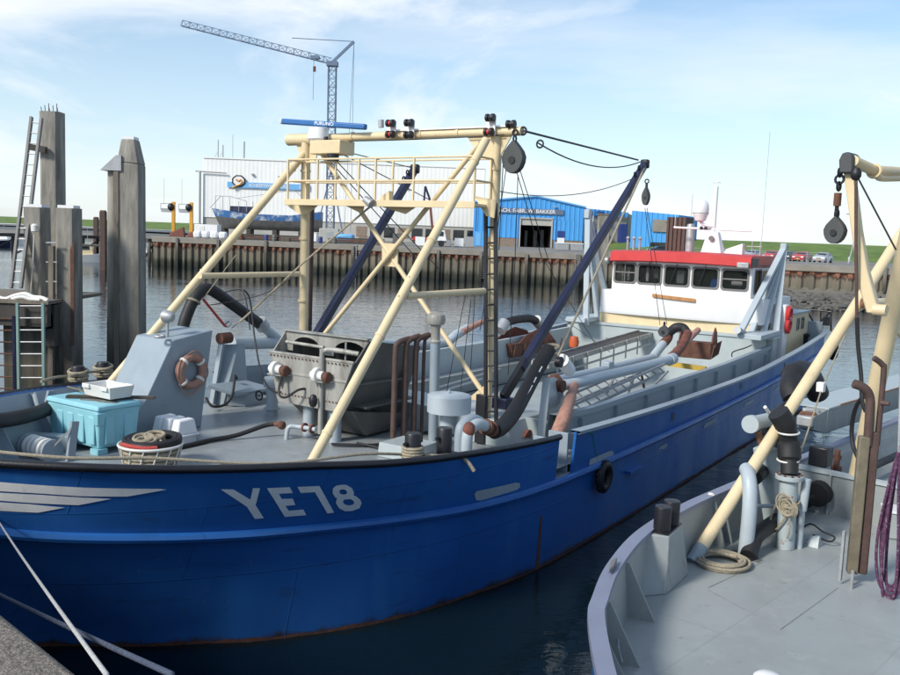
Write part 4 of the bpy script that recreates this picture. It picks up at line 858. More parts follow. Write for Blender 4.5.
def rrect(y0,y1,z0,z1,r,n=5):
    o=[]
    for cy,cz_,a0 in ((y1-r,z1-r,0),(y0+r,z1-r,90),(y0+r,z0+r,180),(y1-r,z0+r,270)):
        for k in range(n+1):
            g=R(a0+90*k/n); o.append((cy+r*math.cos(g),cz_+r*math.sin(g)))
    return o
def frame_ring(mb,pts,w,x0,x1,mp):
    n=len(pts); cy=sum(p[0] for p in pts)/n; cz_=sum(p[1] for p in pts)/n
    sc=lambda p,k:(cy+(p[0]-cy)*(1+k/abs(max(q[0] for q in pts)-cy)),cz_+(p[1]-cz_)*(1+k/abs(max(q[1] for q in pts)-cz_)))
    A=[mp(x0,*sc(p,w)) for p in pts]; B=[mp(x0,*sc(p,-w)) for p in pts]; C=[mp(x1,*sc(p,-w)) for p in pts]; D=[mp(x1,*sc(p,w)) for p in pts]
    v=A+B+C+D; f=[]
    for i in range(n):
        j=(i+1)%n
        for a,b in ((0,1),(1,2),(2,3),(3,0)): f.append((a*n+i,a*n+j,b*n+j,b*n+i))
    mb.add(v,f)
M['seal']=mat('grey_window_frame',(.16,.155,.15),.5,var=.1)
for k,(ya,yb,z0,z1) in enumerate(W5):
    mb=MB(); frame_ring(mb,rrect(yb,ya,z0,z1,.12),.035,xf-.025,xf+.045,lambda x,y,z:(x,y,z))
    if k in (0,4): mb.bar((xf+.01,ya,(z0+z1)/2+.02),(xf+.01,yb,(z0+z1)/2+.02),.03,.05)
    if k==0: mb.bar((xf+.01,ya-.42,z0),(xf+.01,ya-.42,z1),.03,.05)
    mb.build('window_frame','seal',wh)
    mb=MB(); mb.prism([(xf+.03,y,z) for y,z in rrect(yb,ya,z0,z1,.12)],(.008,0,0)); mb.build('window_pane','pane',wh)
for k in (1,2,3):
    ya,yb,z0,z1=W5[k]; mb=MB(); mb.tube([(xf-.05,(ya+yb)/2,z1+.1),(xf-.07,(ya+yb)/2-.0,z1+.02),(xf-.05,(ya+yb)/2+.22,z0+.1)],.012,6); mb.build('wiper','black',wh)
# sides
for sg,y in ((-1,yr),(1,yl)):
    ws=[(33.0,33.9),(34.9,35.7)] if sg<0 else [(33.0,34.0),(34.6,35.6)]
    mb=MB(); a,b=(y,y+.06) if sg<0 else (y-.06,y)
    mb.bx(xf+.061,36.9,a,b,3.99,4.15); mb.bx(xf+.061,36.9,a,b,5.02,5.2)
    e=[xf+.061]+[v for w in ws for v in w]+[36.9]
    for i in range(0,len(e),2): mb.bx(e[i],e[i+1],a,b,4.15,5.02)
    mb.build('side_wall','white',wh)
    for u0,u1 in ws:
        mb=MB(); frame_ring(mb,rrect(u0,u1,4.15,5.02,.1),.03,y+sg*.02,y-sg*.04,lambda x,q,z:(q,x,z)); mb.build('window_frame','seal',wh)
        mb=MB(); mb.prism([(q,y-sg*.03,z) for q,z in rrect(u0,u1,4.15,5.02,.1)],(0,-sg*.008,0)); mb.build('window_pane','pane',wh)
    mb=MB(); mb.bx(34.1,34.7,y-.03 if sg<0 else y+.005,y-.005 if sg<0 else y+.03,4.0,4.98); mb.build('door','varnish',wh)
    mb=MB(); mb.bx(33.2,35.4,y-.25 if sg<0 else y+.02,y-.02 if sg<0 else y+.25,3.99,4.02); mb.build('sill','navy',wh)
mb=MB(); mb.bx(36.84,36.9,yr+.06,yl-.06,3.99,5.2); mb.build('back_wall','white',wh)
M['cabin']=mat('dark_cabin_lining',(.05,.035,.028),.7,var=.4,scale=3)
mb=MB(); mb.bx(34.6,34.65,yr+.07,yl-.07,4.0,5.15); mb.bx(xf+.07,34.6,yr+.07,yl-.07,4.0,4.02); mb.build('cabin_bulkhead','cabin',wh)
mb=MB(); mb.bx(xf+.1,xf+.5,yr+.1,yl-.1,4.02,4.3); mb.build('console','cabin',wh)
for (y,z,dy,dz,m) in ((1.95,4.65,.1,.35,'white'),(1.2,4.65,.12,.35,'white'),(.85,4.7,.2,.25,'seal'),(-.1,4.62,.3,.32,'galv'),(-2.2,4.5,.4,.1,'white'),(2.2,4.6,.06,.35,'white')):
    mb=MB(); mb.box((xf+.35,y,z),(.12,dy,dz*1.6)); mb.build('instrument','white' if m=='white' else m,wh,bev=.03)
mb=MB(); mb.hexa([(xf+.3,-1.2,4.2),(xf+.3,-1.66,4.2),(xf+.7,-1.66,4.2),(xf+.7,-1.15,4.2)],[(xf+.4,-1.22,4.62),(xf+.35,-1.6,4.6),(xf+.6,-1.55,4.66),(xf+.6,-1.25,4.66)]); M['jacket']=mat('bright_blue_cloth',(.02,.11,.42),.9); mb.build('hanging_cloth','jacket',wh,bev=.06)
# red visor roof
mb=MB(); G=[]
P0=[]
for i in range(15):
    f=i/14; y=2.52-(2.52+2.80)*f; cb=.06*(1-(2*f-1)**2); x=32.36-.10*(1-(2*f-1)**2); P0.append((x,y,cb))
for x,y,cb in P0: G.append([(x+.2,y,5.08+cb),(x,y,5.12+cb),(x+.02,y,5.46+cb-.02*0),(x+.3,y,5.52+cb),(36.9,y,5.50+cb),(36.9,y,5.08+cb),(x+.2,y,5.08+cb)])
mb.grid(G); 
for r in (G[0],G[-1]): mb.add(r[:6],[(0,1,2,3,4,5)])
mb.build('roof_visor','red',wh)
mb=MB(); mb.box((32.3,-2.55,5.18),(.14,.42,.2)); mb.build('flood_lamp','galv',wh,bev=.03)
mb=MB(); mb.lathe([(.06,0),(.13,.04),(.13,.16)],(32.4,2.55,5.12),14,'y'); mb.build('search_lamp','galv',wh)
mb=MB(); mb.box((32.5,-2.92,5.28),(.22,.2,.3)); mb.build('side_light_box','black',wh)
nb=MB(); y0,y1,z0,z1=.69,-.92,3.66,3.80; zc=3.73
nb.panel([[(32.40-.16*(1-(y/3.1)**2)+.08,y,z) for z in (3.83-.02*i,3.96-.02*i)] for i,y in enumerate((.72,.35,0,-.45,-.92))],.035); nb.build('name_board','varnish',wh,bev=.01)
# roof gear: mast, radome, stacks, aerials
ma=part('mast',boat,(34.2,-.8,5.5))
mb=MB(); mb.hexa([(34,-.43,5.53),(34,-1.23,5.53),(34.6,-1.23,5.53),(34.6,-.43,5.53)],[(34.1,-.62,6.35),(34.1,-1.02,6.35),(34.4,-1.02,6.35),(34.4,-.62,6.35)]); mb.build('mast_foot','white',ma,bev=.03)
rod('mast_pole','white',ma,[(34.25,-.80,6.3),(34.25,-.80,8.05)],.085,14)
mb=MB(); mb.torus((34.25,-.8,8.2),.14,.012,(1,0,0),(0,1,0),16,6); mb.bar((34.25,-.8,8.05),(34.25,-.8,8.3),.02); mb.build('antenna_ring','white',ma)
rod('yard','white',ma,[(34.25,.75,6.48),(34.25,-2.2,6.42)],.04,8)
mb=MB(); mb.lathe([(.12,6.72),(.2,6.76),(.27,6.95),(.30,7.02),(.30,7.25),(.27,7.40),(.18,7.51),(.02,7.56)],(34.0,-.35,0),22); mb.build('radome','white',ma)
mb=MB(); mb.lathe([(.305,7.02),(.305,7.05)],(34.0,-.35,0),22); mb.build('radome_band','galv',ma)
rod('radome_arm','white',ma,curve([(34.0,-.35,6.75),(34.05,-.5,6.6),(34.2,-.78,6.55)],5),.06,10)
mb=MB(); mb.lathe([(.1,-.03),(.1,.03)],(33.97,-.83,6.1),14,'x'); mb.build('horn','seal',ma)
for yy in (-.38,-.55): mb=MB(); mb.lathe([(.05,-.05),(.07,0),(.05,.05)],(34.1,yy,6.48),10,'x'); mb.build('mast_lamp','black',ma)
for y,h in ((-1.45,7.35),(-1.75,7.0),(-1.95,6.8),(.72,7.2),(-1.6,8.0)): rod('whip_aerial','white',ma,[(34.25,y,6.44),(34.25,y,h)],.008,5)
rod('tall_aerial','galv',ma,[(35.5,-2.3,5.5),(35.5,-2.3,10.2)],.008,5)
fs=part('funnel',boat,(35.2,1.0,5.5))
mb=MB()
for i in range(9):
    y=1.32-.085*i; x=35.0+(.06 if i%2 else 0); mb.bx(x,x+.9,y-.085,y,5.5,6.9)
mb.build('funnel_casing','exhaust',fs)
mb=MB(); mb.lathe([(.17,5.5),(.17,6.55),(.14,6.63),(.04,6.66)],(35.0,.33,0),18); mb.build('silencer','galv',fs)
mb=MB(); mb.hexa([(34.2,-1.25,5.52),(34.2,-1.95,5.52),(34.5,-1.95,5.52),(34.5,-1.25,5.52)],[(34.2,-1.35,5.72),(34.2,-1.95,5.95),(34.5,-1.95,5.95),(34.5,-1.35,5.72)]); mb.build('roof_crane','white',wh)
for y in (-2.2,-2.5): rod('roof_rail','galv',wh,[(34.6,y,5.5),(34.6,y,6.05)],.02,6)
rod('roof_rail','galv',wh,[(34.6,-1.9,5.85),(34.6,-2.55,5.85)],.02,6)
for i in range(3): mb=MB(); mb.tube([(33.6,2.35-.25*i,5.5),(33.6,2.35-.25*i,5.95)],.05,8); mb.ball((33.6,2.35-.25*i,6.0),.08,8); mb.build('deck_lamp','galv',wh)
# davits
def davit(sg,top,bases,m='pipe'):
    d=part('davit',boat,(32.5,sg*3.3,2.75)); T=V(top)
    for b in bases: mb=MB(); mb.bar(b,tuple(T),.22,.13); mb.build('strut',m,d,bev=.015)
    mb=MB(); mb.box(tuple(T),(.3,.22,.34)); mb.build('head',m,d,bev=.03)
    mb=MB(); mb.lathe([(.12,-.1),(.12,.1)],tuple(T+V((.12,0,.02))),14,'y'); mb.build('sheave','blocksteel',d)
    x0=min(b[0] for b in bases)-.25; x1=max(b[0] for b in bases)+.25
    mb=MB(); mb.bx(x0,x1,min(sg*2.95,sg*3.75),max(sg*2.95,sg*3.75),2.725,2.9); mb.build('base_frame',m,d,bev=.02)
    return d
davit(-1,(34.833,-3.3,5.844),[(31.006,-3,2.973),(32.3,-3,2.816),(32.759,-3.3,2.776),(33.354,-3.6,2.834)])
davit(1,(31.822,3.3,6.848),[(31.543,3,2.629),(32.651,3,2.64),(34.841,3.4,2.686)])
mb=MB(); mb.cyl((30.511,-3,3.04),(31.398,-3,2.878),.13,.1); mb.build('winch_drum','galv',boat)
# after house and stern
ah=part('after_house',boat,(36,-3.3,1.72))
mb=MB(); mb.bx(34.45,38.0,-3.72,-1.2,1.73,3.36); mb.build('house_wall','cream',ah,bev=.02)
mb=MB(); mb.bx(34.4,38.1,-3.78,-1.1,3.362,3.42); mb.build('house_roof','greyb',ah)
for a,b in ((36.0,36.35),(36.75,37.15)):
    mb=MB(); mb.bx(a,b,-3.735,-3.70,2.75,3.17); w=mb.build('window','glass',ah)
    mb=MB(); frame_ring(mb,rrect(a,b,2.75,3.17,.04),.025,-3.75,-3.715,lambda x,q,z:(q,x,z)); mb.build('window_frame','seal',ah)
mb=MB(); mb.bx(33.9,34.42,-3.75,-3.2,1.73,3.8); mb.build('vent_casing','white',ah,bev=.06)
for i,(m,z) in enumerate((('red',3.45),('red',3.05))):
    lbx=solo('lifebuoy',MB().torus((0,0,0),.24,.08,(1,0,0),(0,0,1),28,8),m,('upper','lower')[i]+' red lifebuoy on the white casing beside the cream after house','lifebuoy',(0,0,0),SH1); lbx.location=SH1.w((34.15,-3.83,z))
rod('stern_rail','black',boat,[(39.918,-3.2,3.33),(41.763,-3.9,3.168)],.03,8)
rod('stern_rail','black',boat,[(40.1-1.5,-4.1,2.6),(38.6,-4.05,3.35)],.03,8)
for q in (((38.4,-3.558,3.346),(38.4,-3.82,2.961)),((38.4,-4.433,3.374),(38.4,-4.124,2.986)),((38.4,-3.514,3.424),(38.4,-4.471,3.377)),((38.4,-4.471,3.377),(38.4,-4.532,2.618))): rod('stern_rail','black',boat,q,.035,8)
mb=MB(); mb.bx(38.3,38.5,-4.2,-.5,1.73,2.95); mb.build('stern_bulkhead','greyb',boat)
mb=MB(); mb.box((38.2,-4.387,3.02),(.3,.25,.35)); mb.build('stern_lamp','black',boat)
mb=MB(); mb.lathe([(.25,1.73),(.25,2.35),(.3,2.4),(.3,2.5)],(38.2-.6,-3.6,0),14); mb.build('stern_capstan','black',boat)
# ---------------------------------------------------------------- loose gear on the foredeck
tub=thing('insulated_tub','turquoise insulated fish tub on the foredeck with its lid on','fish tub',(10.1,3.0,ZF),SH1)
u0,u1,y0,y1=9.62,10.5,2.15,3.66; zt_=2.60
mb=MB(); mb.hexa([(u0+.05,y0+.05,ZF+.1),(u1-.05,y0+.05,ZF+.1),(u1-.05,y1-.05,ZF+.1),(u0+.05,y1-.05,ZF+.1)],[(u0,y0,zt_-.09),(u1,y0,zt_-.09),(u1,y1,zt_-.09),(u0,y1,zt_-.09)]); mb.build('tub_body','cyan',tub,bev=.03)
mb=MB(); mb.hexa([(u0-.03,y0-.03,zt_-.09),(u1+.03,y0-.03,zt_-.09),(u1+.03,y1+.03,zt_-.09),(u0-.03,y1+.03,zt_-.09)],[(u0,y0,zt_),(u1,y0,zt_),(u1,y1,zt_),(u0,y1,zt_)]); mb.build('lid','cyan',tub,bev=.025)
for x,y in ((u0+.1,y0+.12),(u1-.1,y0+.12),(u0+.1,y1-.12),(u1-.1,y1-.12)): mb=MB(); mb.box((x,y,ZF+.05),(.2,.22,.1)); mb.build('foot','cyan',tub)
for k in range(4):
    mb=MB(); y=y0+.2+.31*k; mb.box((u0+.012,y,ZF+.42),(.035,.17,.5)); mb.build('recess_rib','cyan',tub,bev=.015)
for k in range(2):
    mb=MB(); x=u0+.25+.4*k; mb.box((x,y0+.012,ZF+.42),(.2,.035,.5)); mb.build('recess_rib','cyan',tub,bev=.015)
mb=MB(); mb.hexa([(u0-.01,y0-.01,zt_-.35),(u0+.12,y0-.01,zt_-.35),(u0+.12,y0+.1,zt_-.35),(u0-.01,y0+.1,zt_-.35)],[(u0-.045,y0-.045,zt_-.12),(u0+.14,y0-.045,zt_-.12),(u0+.14,y0+.1,zt_-.12),(u0-.045,y0+.1,zt_-.12)]); mb.build('corner_lug','cyan',tub,bev=.015)
mb=MB(); pts=[]
for i in range(18): g=2*math.pi*i/18; rr=1+.22*math.sin(3*g+.4)+.12*math.sin(7*g); pts.append((10.08+.26*rr*math.cos(g),2.72+.42*rr*math.sin(g),zt_+.003))
mb.add(pts,[tuple(range(18))]); M['stain']=mat('rust_stain_on_plastic',(.19,.24,.24),.6,var=.3,scale=5,rust=.75,rustcol=(.16,.10,.06)); mb.build('rust_stain','stain',tub)
fb_=thing('fish_box','white plastic fish box standing empty on the turquoise tub','fish box',(10.25,2.72,zt_+.05),SH1)
def openbox(x0,x1,y0,y1,z0,z1,th,fl):
    mb=MB(); a=[(x0+fl,y0+fl,z0),(x1-fl,y0+fl,z0),(x1-fl,y1-fl,z0),(x0+fl,y1-fl,z0)]; b=[(x0,y0,z1),(x1,y0,z1),(x1,y1,z1),(x0,y1,z1)]
    c=[(x0+th,y0+th,z1),(x1-th,y0+th,z1),(x1-th,y1-th,z1),(x0+th,y1-th,z1)]; d=[(x0+fl+th,y0+fl+th,z0+th),(x1-fl-th,y0+fl+th,z0+th),(x1-fl-th,y1-fl-th,z0+th),(x0+fl+th,y1-fl-th,z0+th)]
    v=a+b+c+d; f=[(3,2,1,0)]+[(i,(i+1)%4,4+(i+1)%4,4+i) for i in range(4)]+[(4+i,4+(i+1)%4,8+(i+1)%4,8+i) for i in range(4)]+[(8+i,8+(i+1)%4,12+(i+1)%4,12+i) for i in range(4)]+[(12,13,14,15)]
    return mb.add(v,f)
fx0,fx1,fy0,fy1=9.95,10.48,2.28,3.10
openbox(fx0,fx1,fy0,fy1,zt_+.05,zt_+.27,.03,.04).build('box_shell','plastic',fb_,bev=.01)
for x in (fx0,fx1):
    mb=MB(); mb.bx(x-.03,x+.03,fy0+.05,fy0+.25,zt_+.2,zt_+.275); mb.build('handle_lug','plastic',fb_,bev=.01); mb=MB(); mb.bx(x-.03,x+.03,fy1-.25,fy1-.05,zt_+.2,zt_+.275); mb.build('handle_lug','plastic',fb_,bev=.01)
mb=MB(); mb.bx(fx0-.035,fx1+.035,fy0-.03,fy1+.03,zt_+.235,zt_+.262); 
solo('plank',MB().bar((9.75,3.25,zt_+.03),(10.75,2.05,zt_+.03),.16,.04),'wooddk','dark wet plank lying across the lid of the turquoise tub','plank',(10.2,2.6,zt_),SH1)
solo('stick',MB().tube([(10.1,3.75,zt_+.1),(10.2,2.9,zt_+.03)],.02,6),'wood','thin stick leaning over the edge of the turquoise tub lid','stick',(10.2,2.9,zt_),SH1)
# basket of rope
bk=thing('rope_basket','round netting basket filled with rope and a black hose coil','basket',(9.75,.95,ZF),SH1)
bx_,by_=9.75,.9; zr=2.12
mb=MB(); mb.lathe([(.40,ZF),(.47,zr)],(bx_,by_,0),28)
mb=MB()
for k in range(5): mb.torus((bx_,by_,ZF+.06+.08*k),.41+.016*k,.035,(1,0,0),(0,1,0),30,6)
mb.build('rope_fill','rope',bk)
for k in range(14):
    g=2*math.pi*k/14; mb=MB(); mb.tube([(bx_+.44*math.cos(g),by_+.44*math.sin(g),ZF),(bx_+.52*math.cos(g+.25),by_+.52*math.sin(g+.25),zr)],.012,6); mb.build('net_strand','plastic',bk)
mb=MB(); mb.torus((bx_,by_,zr),.52,.022,(1,0,0),(0,1,0),34,8); mb.build('rim','plastic',bk)
mb=MB(); mb.lathe([(.02,zr-.05),(.48,zr-.05)],(bx_,by_,0),24); mb.build('rope_top','rope',bk)
for k in range(7):
    a=random.random()*6.28; mb=MB(); mb.torus((bx_+.12*math.cos(a),by_+.12*math.sin(a),zr+.0+.02*k),.16,.03,(1,0,.15),(0,1,.1),18,6); mb.build('rope_loop','rope',bk)
hcoil=MB()
for k in range(4): hcoil.torus((bx_+.05,by_+.02,zr+.03+.045*(k//2)),.45-.07*(k%2),.04,(1,0,.05),(0,1,0),36,8)
solo('hose_coil',hcoil,'rubber','coil of black hose lying on top of the rope basket','hose',(bx_,by_,zr),SH1)
solo('red_line',MB().tube([(bx_-.42,by_+.2,zr+.03),(bx_-.45,by_-.05,zr+.04),(bx_-.38,by_-.28,zr+.03),(bx_-.2,by_-.42,zr+.03)],.035,8),'redrope','bundle of red line on the rim of the rope basket','line',(bx_,by_,zr),SH1)
# white foam boxes
wb=thing('foam_box','white lidded foam box strapped on the deck by the companion house','box',(11.2,2.05,ZF+.1),SH1)
x0,x1,yy0,yy1=10.97,11.45,1.66,2.44
zz=ZF+.2
mb=MB(); mb.hexa([(x0,yy0,zz),(x1,yy0,zz),(x1,yy1,zz),(x0,yy1,zz)],[(x0+.05,yy0+.05,zz+.3),(x1-.05,yy0+.05,zz+.3),(x1-.05,yy1-.05,zz+.3),(x0+.05,yy1-.05,zz+.3)])
mb=MB()
for k in range(3):
    a=yy0+(yy1-yy0)*k/3+.015; b=yy0+(yy1-yy0)*(k+1)/3-.015
    m_=MB(); m_.hexa([(x0,a,zz),(x1,a,zz),(x1,b,zz),(x0,b,zz)],[(x0+.06,a+.03,zz+.28),(x1-.06,a+.03,zz+.28),(x1-.06,b-.03,zz+.28),(x0+.06,b-.03,zz+.28)]); m_.build('lid_bulge','foam',wb,bev=.03)
mb=MB(); mb.bx(x0-.02,x1+.02,yy0-.02,yy1+.02,zz-.04,zz); mb.build('box_rim','foam',wb,bev=.01)
mb=MB(); mb.bx(x0+.03,x1-.03,yy0+.03,yy1-.03,ZF+.005,zz-.04); mb.build('box_body','foam',wb)
for k in (1,2): mb=MB(); y=yy0+(yy1-yy0)*k/3; mb.bx(x0-.03,x1+.03,y-.012,y+.012,zz-.06,zz-.0); mb.build('strap','black',wb)
# anchor winch at the bow
wi=thing('bow_winch','grey winch with white striped drum behind the bow rail','winch',(9.0,3.1,ZF),SH1)
mb=MB(); mb.bar((8.95,3.85,1.86),(9.55,2.75,1.86),.22,.3); mb.build('gear_case','greyb',wi,bev=.02)
mb=MB(); mb.bar((8.93,3.9,1.88),(8.97,3.82,1.88),.26,.4); mb.build('end_plate','greyb',wi,bev=.01)
mb=MB(); mb.lathe([(.2,-.42),(.2,-.36),(.13,-.35),(.13,.3),(.2,.31),(.2,.36)],(8.9,2.8,1.9),20,'y'); dr=mb.build('drum','greyb',wi)
for k in range(4): mb=MB(); mb.torus((8.9,2.57+.14*k,1.9),.15,.045,(1,0,0),(0,0,1),22,8); mb.build('rope_turn','plastic',dr)
mb=MB(); mb.lathe([(.02,-.08),(.06,-.08),(.06,0)],(8.93,4.0,1.9),10,'y'); mb.build('red_knob','rustred',wi)
mb=MB(); mb.torus((8.95,3.75,2.06),.05,.016,(1,0,0),(0,0,1),12,6); mb.build('lifting_eye','galv',wi)
mb=MB(); mb.bar((9.1,2.2,1.72),(9.2,2.2,2.4),.06,.14); mb.build('bracket','greyb',wi); mb=MB(); mb.bar((8.85,2.55,1.8),(9.15,2.2,2.3),.03); mb.bar((8.8,2.5,1.8),(9.1,2.15,2.3),.03); mb.build('brake_lever','galv',wi)
# black fender hose along the far rail
solo('fender_hose',MB().tube(curve([(7.939,2.9,2.493),(8.452,3.05,2.411),(9.089,3.35,2.361),(9.66,3.7,2.341)],6),.13,14),'rubber','thick black hose lying along the inside of the starboard bow rail','hose',(9.5,3.9,2.0),SH1)
for (px,py) in ((80,377),(103,374)): pass
for i,(x,y) in enumerate(((11.05,4.82),(11.75,4.98))):
    bo=part('bollard',boat,(x,y,2.6)); mb=MB(); mb.lathe([(.13,2.45),(.13,2.86),(.12,2.88),(.01,2.88)],(x,y,0),18); mb.build('bollard_post','black',bo)
    lr=MB()
    for k in range(4): lr.torus((x,y,2.60+.06*k),.17+.012*(k%2),.032,(1,.0,.12*(k%2)),(0,1,.1),20,6)
    lr.tube(curve([(x-.1,y-.1,2.7),(x-.6,y-.2,2.74),(x-1.1,y-.45,2.74)],5),.03,6)
    solo('mooring_rope',lr,'rope',('hemp rope turned round the forward bollard of the starboard bow rail','hemp rope turned round the after bollard of the starboard bow rail')[i],'rope',(x,y,2.6),SH1)
mb=MB(); mb.bar((9.511,3.9,2.615),(9.461,3.7,2.35),.03,.12); mb.build('cleat','grey',boat); mb=MB(); mb.prism([(9.749,3.9,2.434),(9.812,3.9,2.634),(9.935,3.9,2.619),(10.036,3.9,2.395)],(0,.06,0)); mb.build('fairlead','greyb',boat)
mb=MB(); mb.bar((9.6,.35,ZF+.02),(10.9,-.1,ZF+.02),.05,.04); mb.build('deck_batten','rust',boat)
# tyres and fenders on the hull
def tyre(label,c,fr,r=.28,w=.09,group='tyre fenders',x=(1,0,0),y=(0,0,1)):
    t=thing('tyre_fender',label,'tyre',tuple(c),fr,group)
    mb=MB(); mb.torus(c,r,w,x,y,32,12); mb.build('tyre_carcass','rubber',t)
    for k in range(18):
        g=2*math.pi*k/18; d=V(x)*math.cos(g)+V(y)*math.sin(g); mb=MB(); q=V(c)+d*(r+w*.93); n=V(x).cross(V(y)); mb.bar(q-n*w*.5,q+n*w*.5,.05,.03,tuple(d)); mb.build('tread_block','rubber',t)
    return t
c=(16.061,-4.536,1.26); tyre('black tyre fender hung on a green rope amidships on the blue hull',(c[0],c[1]-.12,c[2]),SH1,.23,.085)
solo('fender_rope',MB().tube(curve([(15.326,-4.592,2.237),(15.517,-4.589,2.186),(15.661,-4.576,2.005),(15.921,-4.546,1.599),(16.051,-4.539,1.453)],4),.014,6),'greenrope','thin green rope holding the tyre fender over the blue rail','rope',(15.649,-4.579,2.047),SH1)
c=(38.75,-4.0,1.5); tyre('black tyre fender at the stern corner of the blue hull',(39.631,-4.45,1.738),SH1,.3,.11,x=(.8,.5,0))
mb=MB(); mb.hexa([(17.422,-4.54,1.015),(18.187,-4.545,1.015),(18.178,-4.545,1.061),(17.409,-4.541,1.081)],[(a[0],a[1]-.12,a[2]) for a in ((17.422,-4.54,1.015),(18.187,-4.545,1.015),(18.178,-4.545,1.061),(17.409,-4.541,1.081))]); mb.build('hull_step','blue',hull)
# bow mooring lines to the quay
solo('white_mooring_line',MB().tube(sag((-6.3,12.2,1.75),(-1.12,2.9,4.28),.03,20)+[V((-.92,2.45,4.20)),V((-.6,1.6,4.18))],.009,8),'greyrope','thin white mooring line from the blue bow down to the quay corner','mooring line',(-1.1,2.8,4.2))
solo('blue_mooring_line',MB().tube(sag((-6.987,11.42,1.5),(-.9,2.9,4.29),.04,20)+[V((-.75,2.45,4.20)),V((-.3,1.7,4.18))],.0115,10),'bluerope','thicker blue mooring line crossing under the white one at the quay corner','mooring line',(-.9,2.8,4.2))
# ================================================================ SECOND BOAT (grey deck, right)
M['seam']=mat('rusty_weld_seam',(.25,.26,.255),.7,scale=5,rust=.5,rustcol=(.17,.11,.07))
M['trunk']=mat('worn_khaki_trunk',(.17,.145,.10),.5,var=.25,scale=4,rust=.25)
M['risty']=mat('pale_grey_pipe_with_rust_spots',(.37,.43,.44),.45,var=.06,scale=5,rust=.42,rustcol=(.22,.09,.04))
M['boomgrey']=mat('stained_grey_steel',(.24,.26,.25),.55,var=.15,scale=3,rust=.3,streak=True)
b2=thing('fishing_boat','grey decked dredger with blue rail moored alongside, cream gantry legs rising from its deck','fishing boat',(0,0,0),SH2)
RIM=[(5.15,0),(5.28,.75),(5.65,1.45),(6.15,2.0),(6.86,2.64),(7.71,3.30),(8.14,3.54),(9.0,3.93),(10.22,4.31),(11.57,4.5),(13,4.56),(15,4.58),(20,4.6),(27,4.6),(33,4.55),(36.5,4.3),(37.6,3.2),(38,0)]
ZR,ZD=2.28,1.6
rc=curve([(u,s,0) for u,s in RIM],6)
def rim(i,f,sg,z): # f scales inward for the flare
    p=rc[i]; return ((p.x-21)*(1-f*.035)+21,p.y*(1-f*.05)*sg,z)
nr=len(rc)
mb=MB()
for sg in (-1,1):
    mb.panel([[rim(i,f,sg,z) for f,z in ((0,ZR),(.05,1.6),(.4,1.0),(1,0),(1.3,-.6))] for i in range(nr)] if sg<0 else [[rim(i,f,sg,z) for f,z in ((0,ZR),(.05,1.6),(.4,1.0),(1,0),(1.3,-.6))] for i in range(nr)][::-1],.03)
h2=mb.build('hull','blue',b2)
for sg in (-1,1):
    mb=MB(); G=[]; ed=MB(); E_=[]
    for i in range(nr):
        a=rc[max(i-1,0)]; b=rc[min(i+1,nr-1)]; d=(b-a).normalized(); n=V((d.y,-d.x,0)); p=rc[i]
        q=lambda o,z:((p.x+n.x*o),(p.y+n.y*o)*sg,z)
        G.append([q(-.06,ZR-.05),q(-.06,ZR+.03),q(.10,ZR+.035),q(.10,ZR-.02),q(-.06,ZR-.05)]); E_.append([q(.07,ZR-.03),q(.10,ZR-.3),q(.13,ZD+.0)])
    mb.grid(G); mb.build('cap_rail','bluerim',h2); ed.grid(E_); ed.build('bulwark_lining','grey2',h2)
mb=MB(); L_=[[(p.x+.06,-p.y*.985,ZD) ,(p.x+.06,p.y*.985,ZD)] for p in rc[1:-1]]; mb.grid(L_); dk=mb.build('deck','grey2',b2)
# weld seams and a flush hatch on the deck
for a,b in (((10.916,3.715,1.6),(12.408,3.637,1.6)),((10.386,2.585,1.6),(12.174,2.589,1.6)),((12.215,3.512,1.6),(12.174,2.589,1.6)),((10.855,3.685,1.6),(10.412,2.596,1.6))):
    mb=MB(); mb.bar((a[0],a[1],ZD+.004),(b[0],b[1],ZD+.002),.010,.005); mb.build('deck_seam','seam',dk)
mb=MB(); c=(12.334,3.702,1.6); mb.box((c[0],c[1],ZD+.006),(.16,.06,.01)); mb.build('ring_plate','seal',dk)
for u in (7.4,8.2,9.3,10.9,12.4,13.4):
    # bulwark stays
    k=min(range(nr),key=lambda i:abs(rc[i].x-u) if i<60 else 99); p=rc[k]; a=rc[k-1];b=rc[k+1]; d=(b-a).normalized(); n=V((d.y,-d.x,0))
    mb=MB(); w=.34 if u<10 else .2
    P=lambda o,z,t:((p+n*o+d*t).x,(p+n*o+d*t).y,z)
    mb.hexa([P(.10,ZD,-.012),P(.10,ZD,.012),P(.10+w,ZD,.012),P(.10+w,ZD,-.012)],[P(.07,ZR-.06,-.012),P(.07,ZR-.06,.012),P(.12,ZR-.06,.012),P(.12,ZR-.06,-.012)]); mb.build('bulwark_stay','grey2',h2)
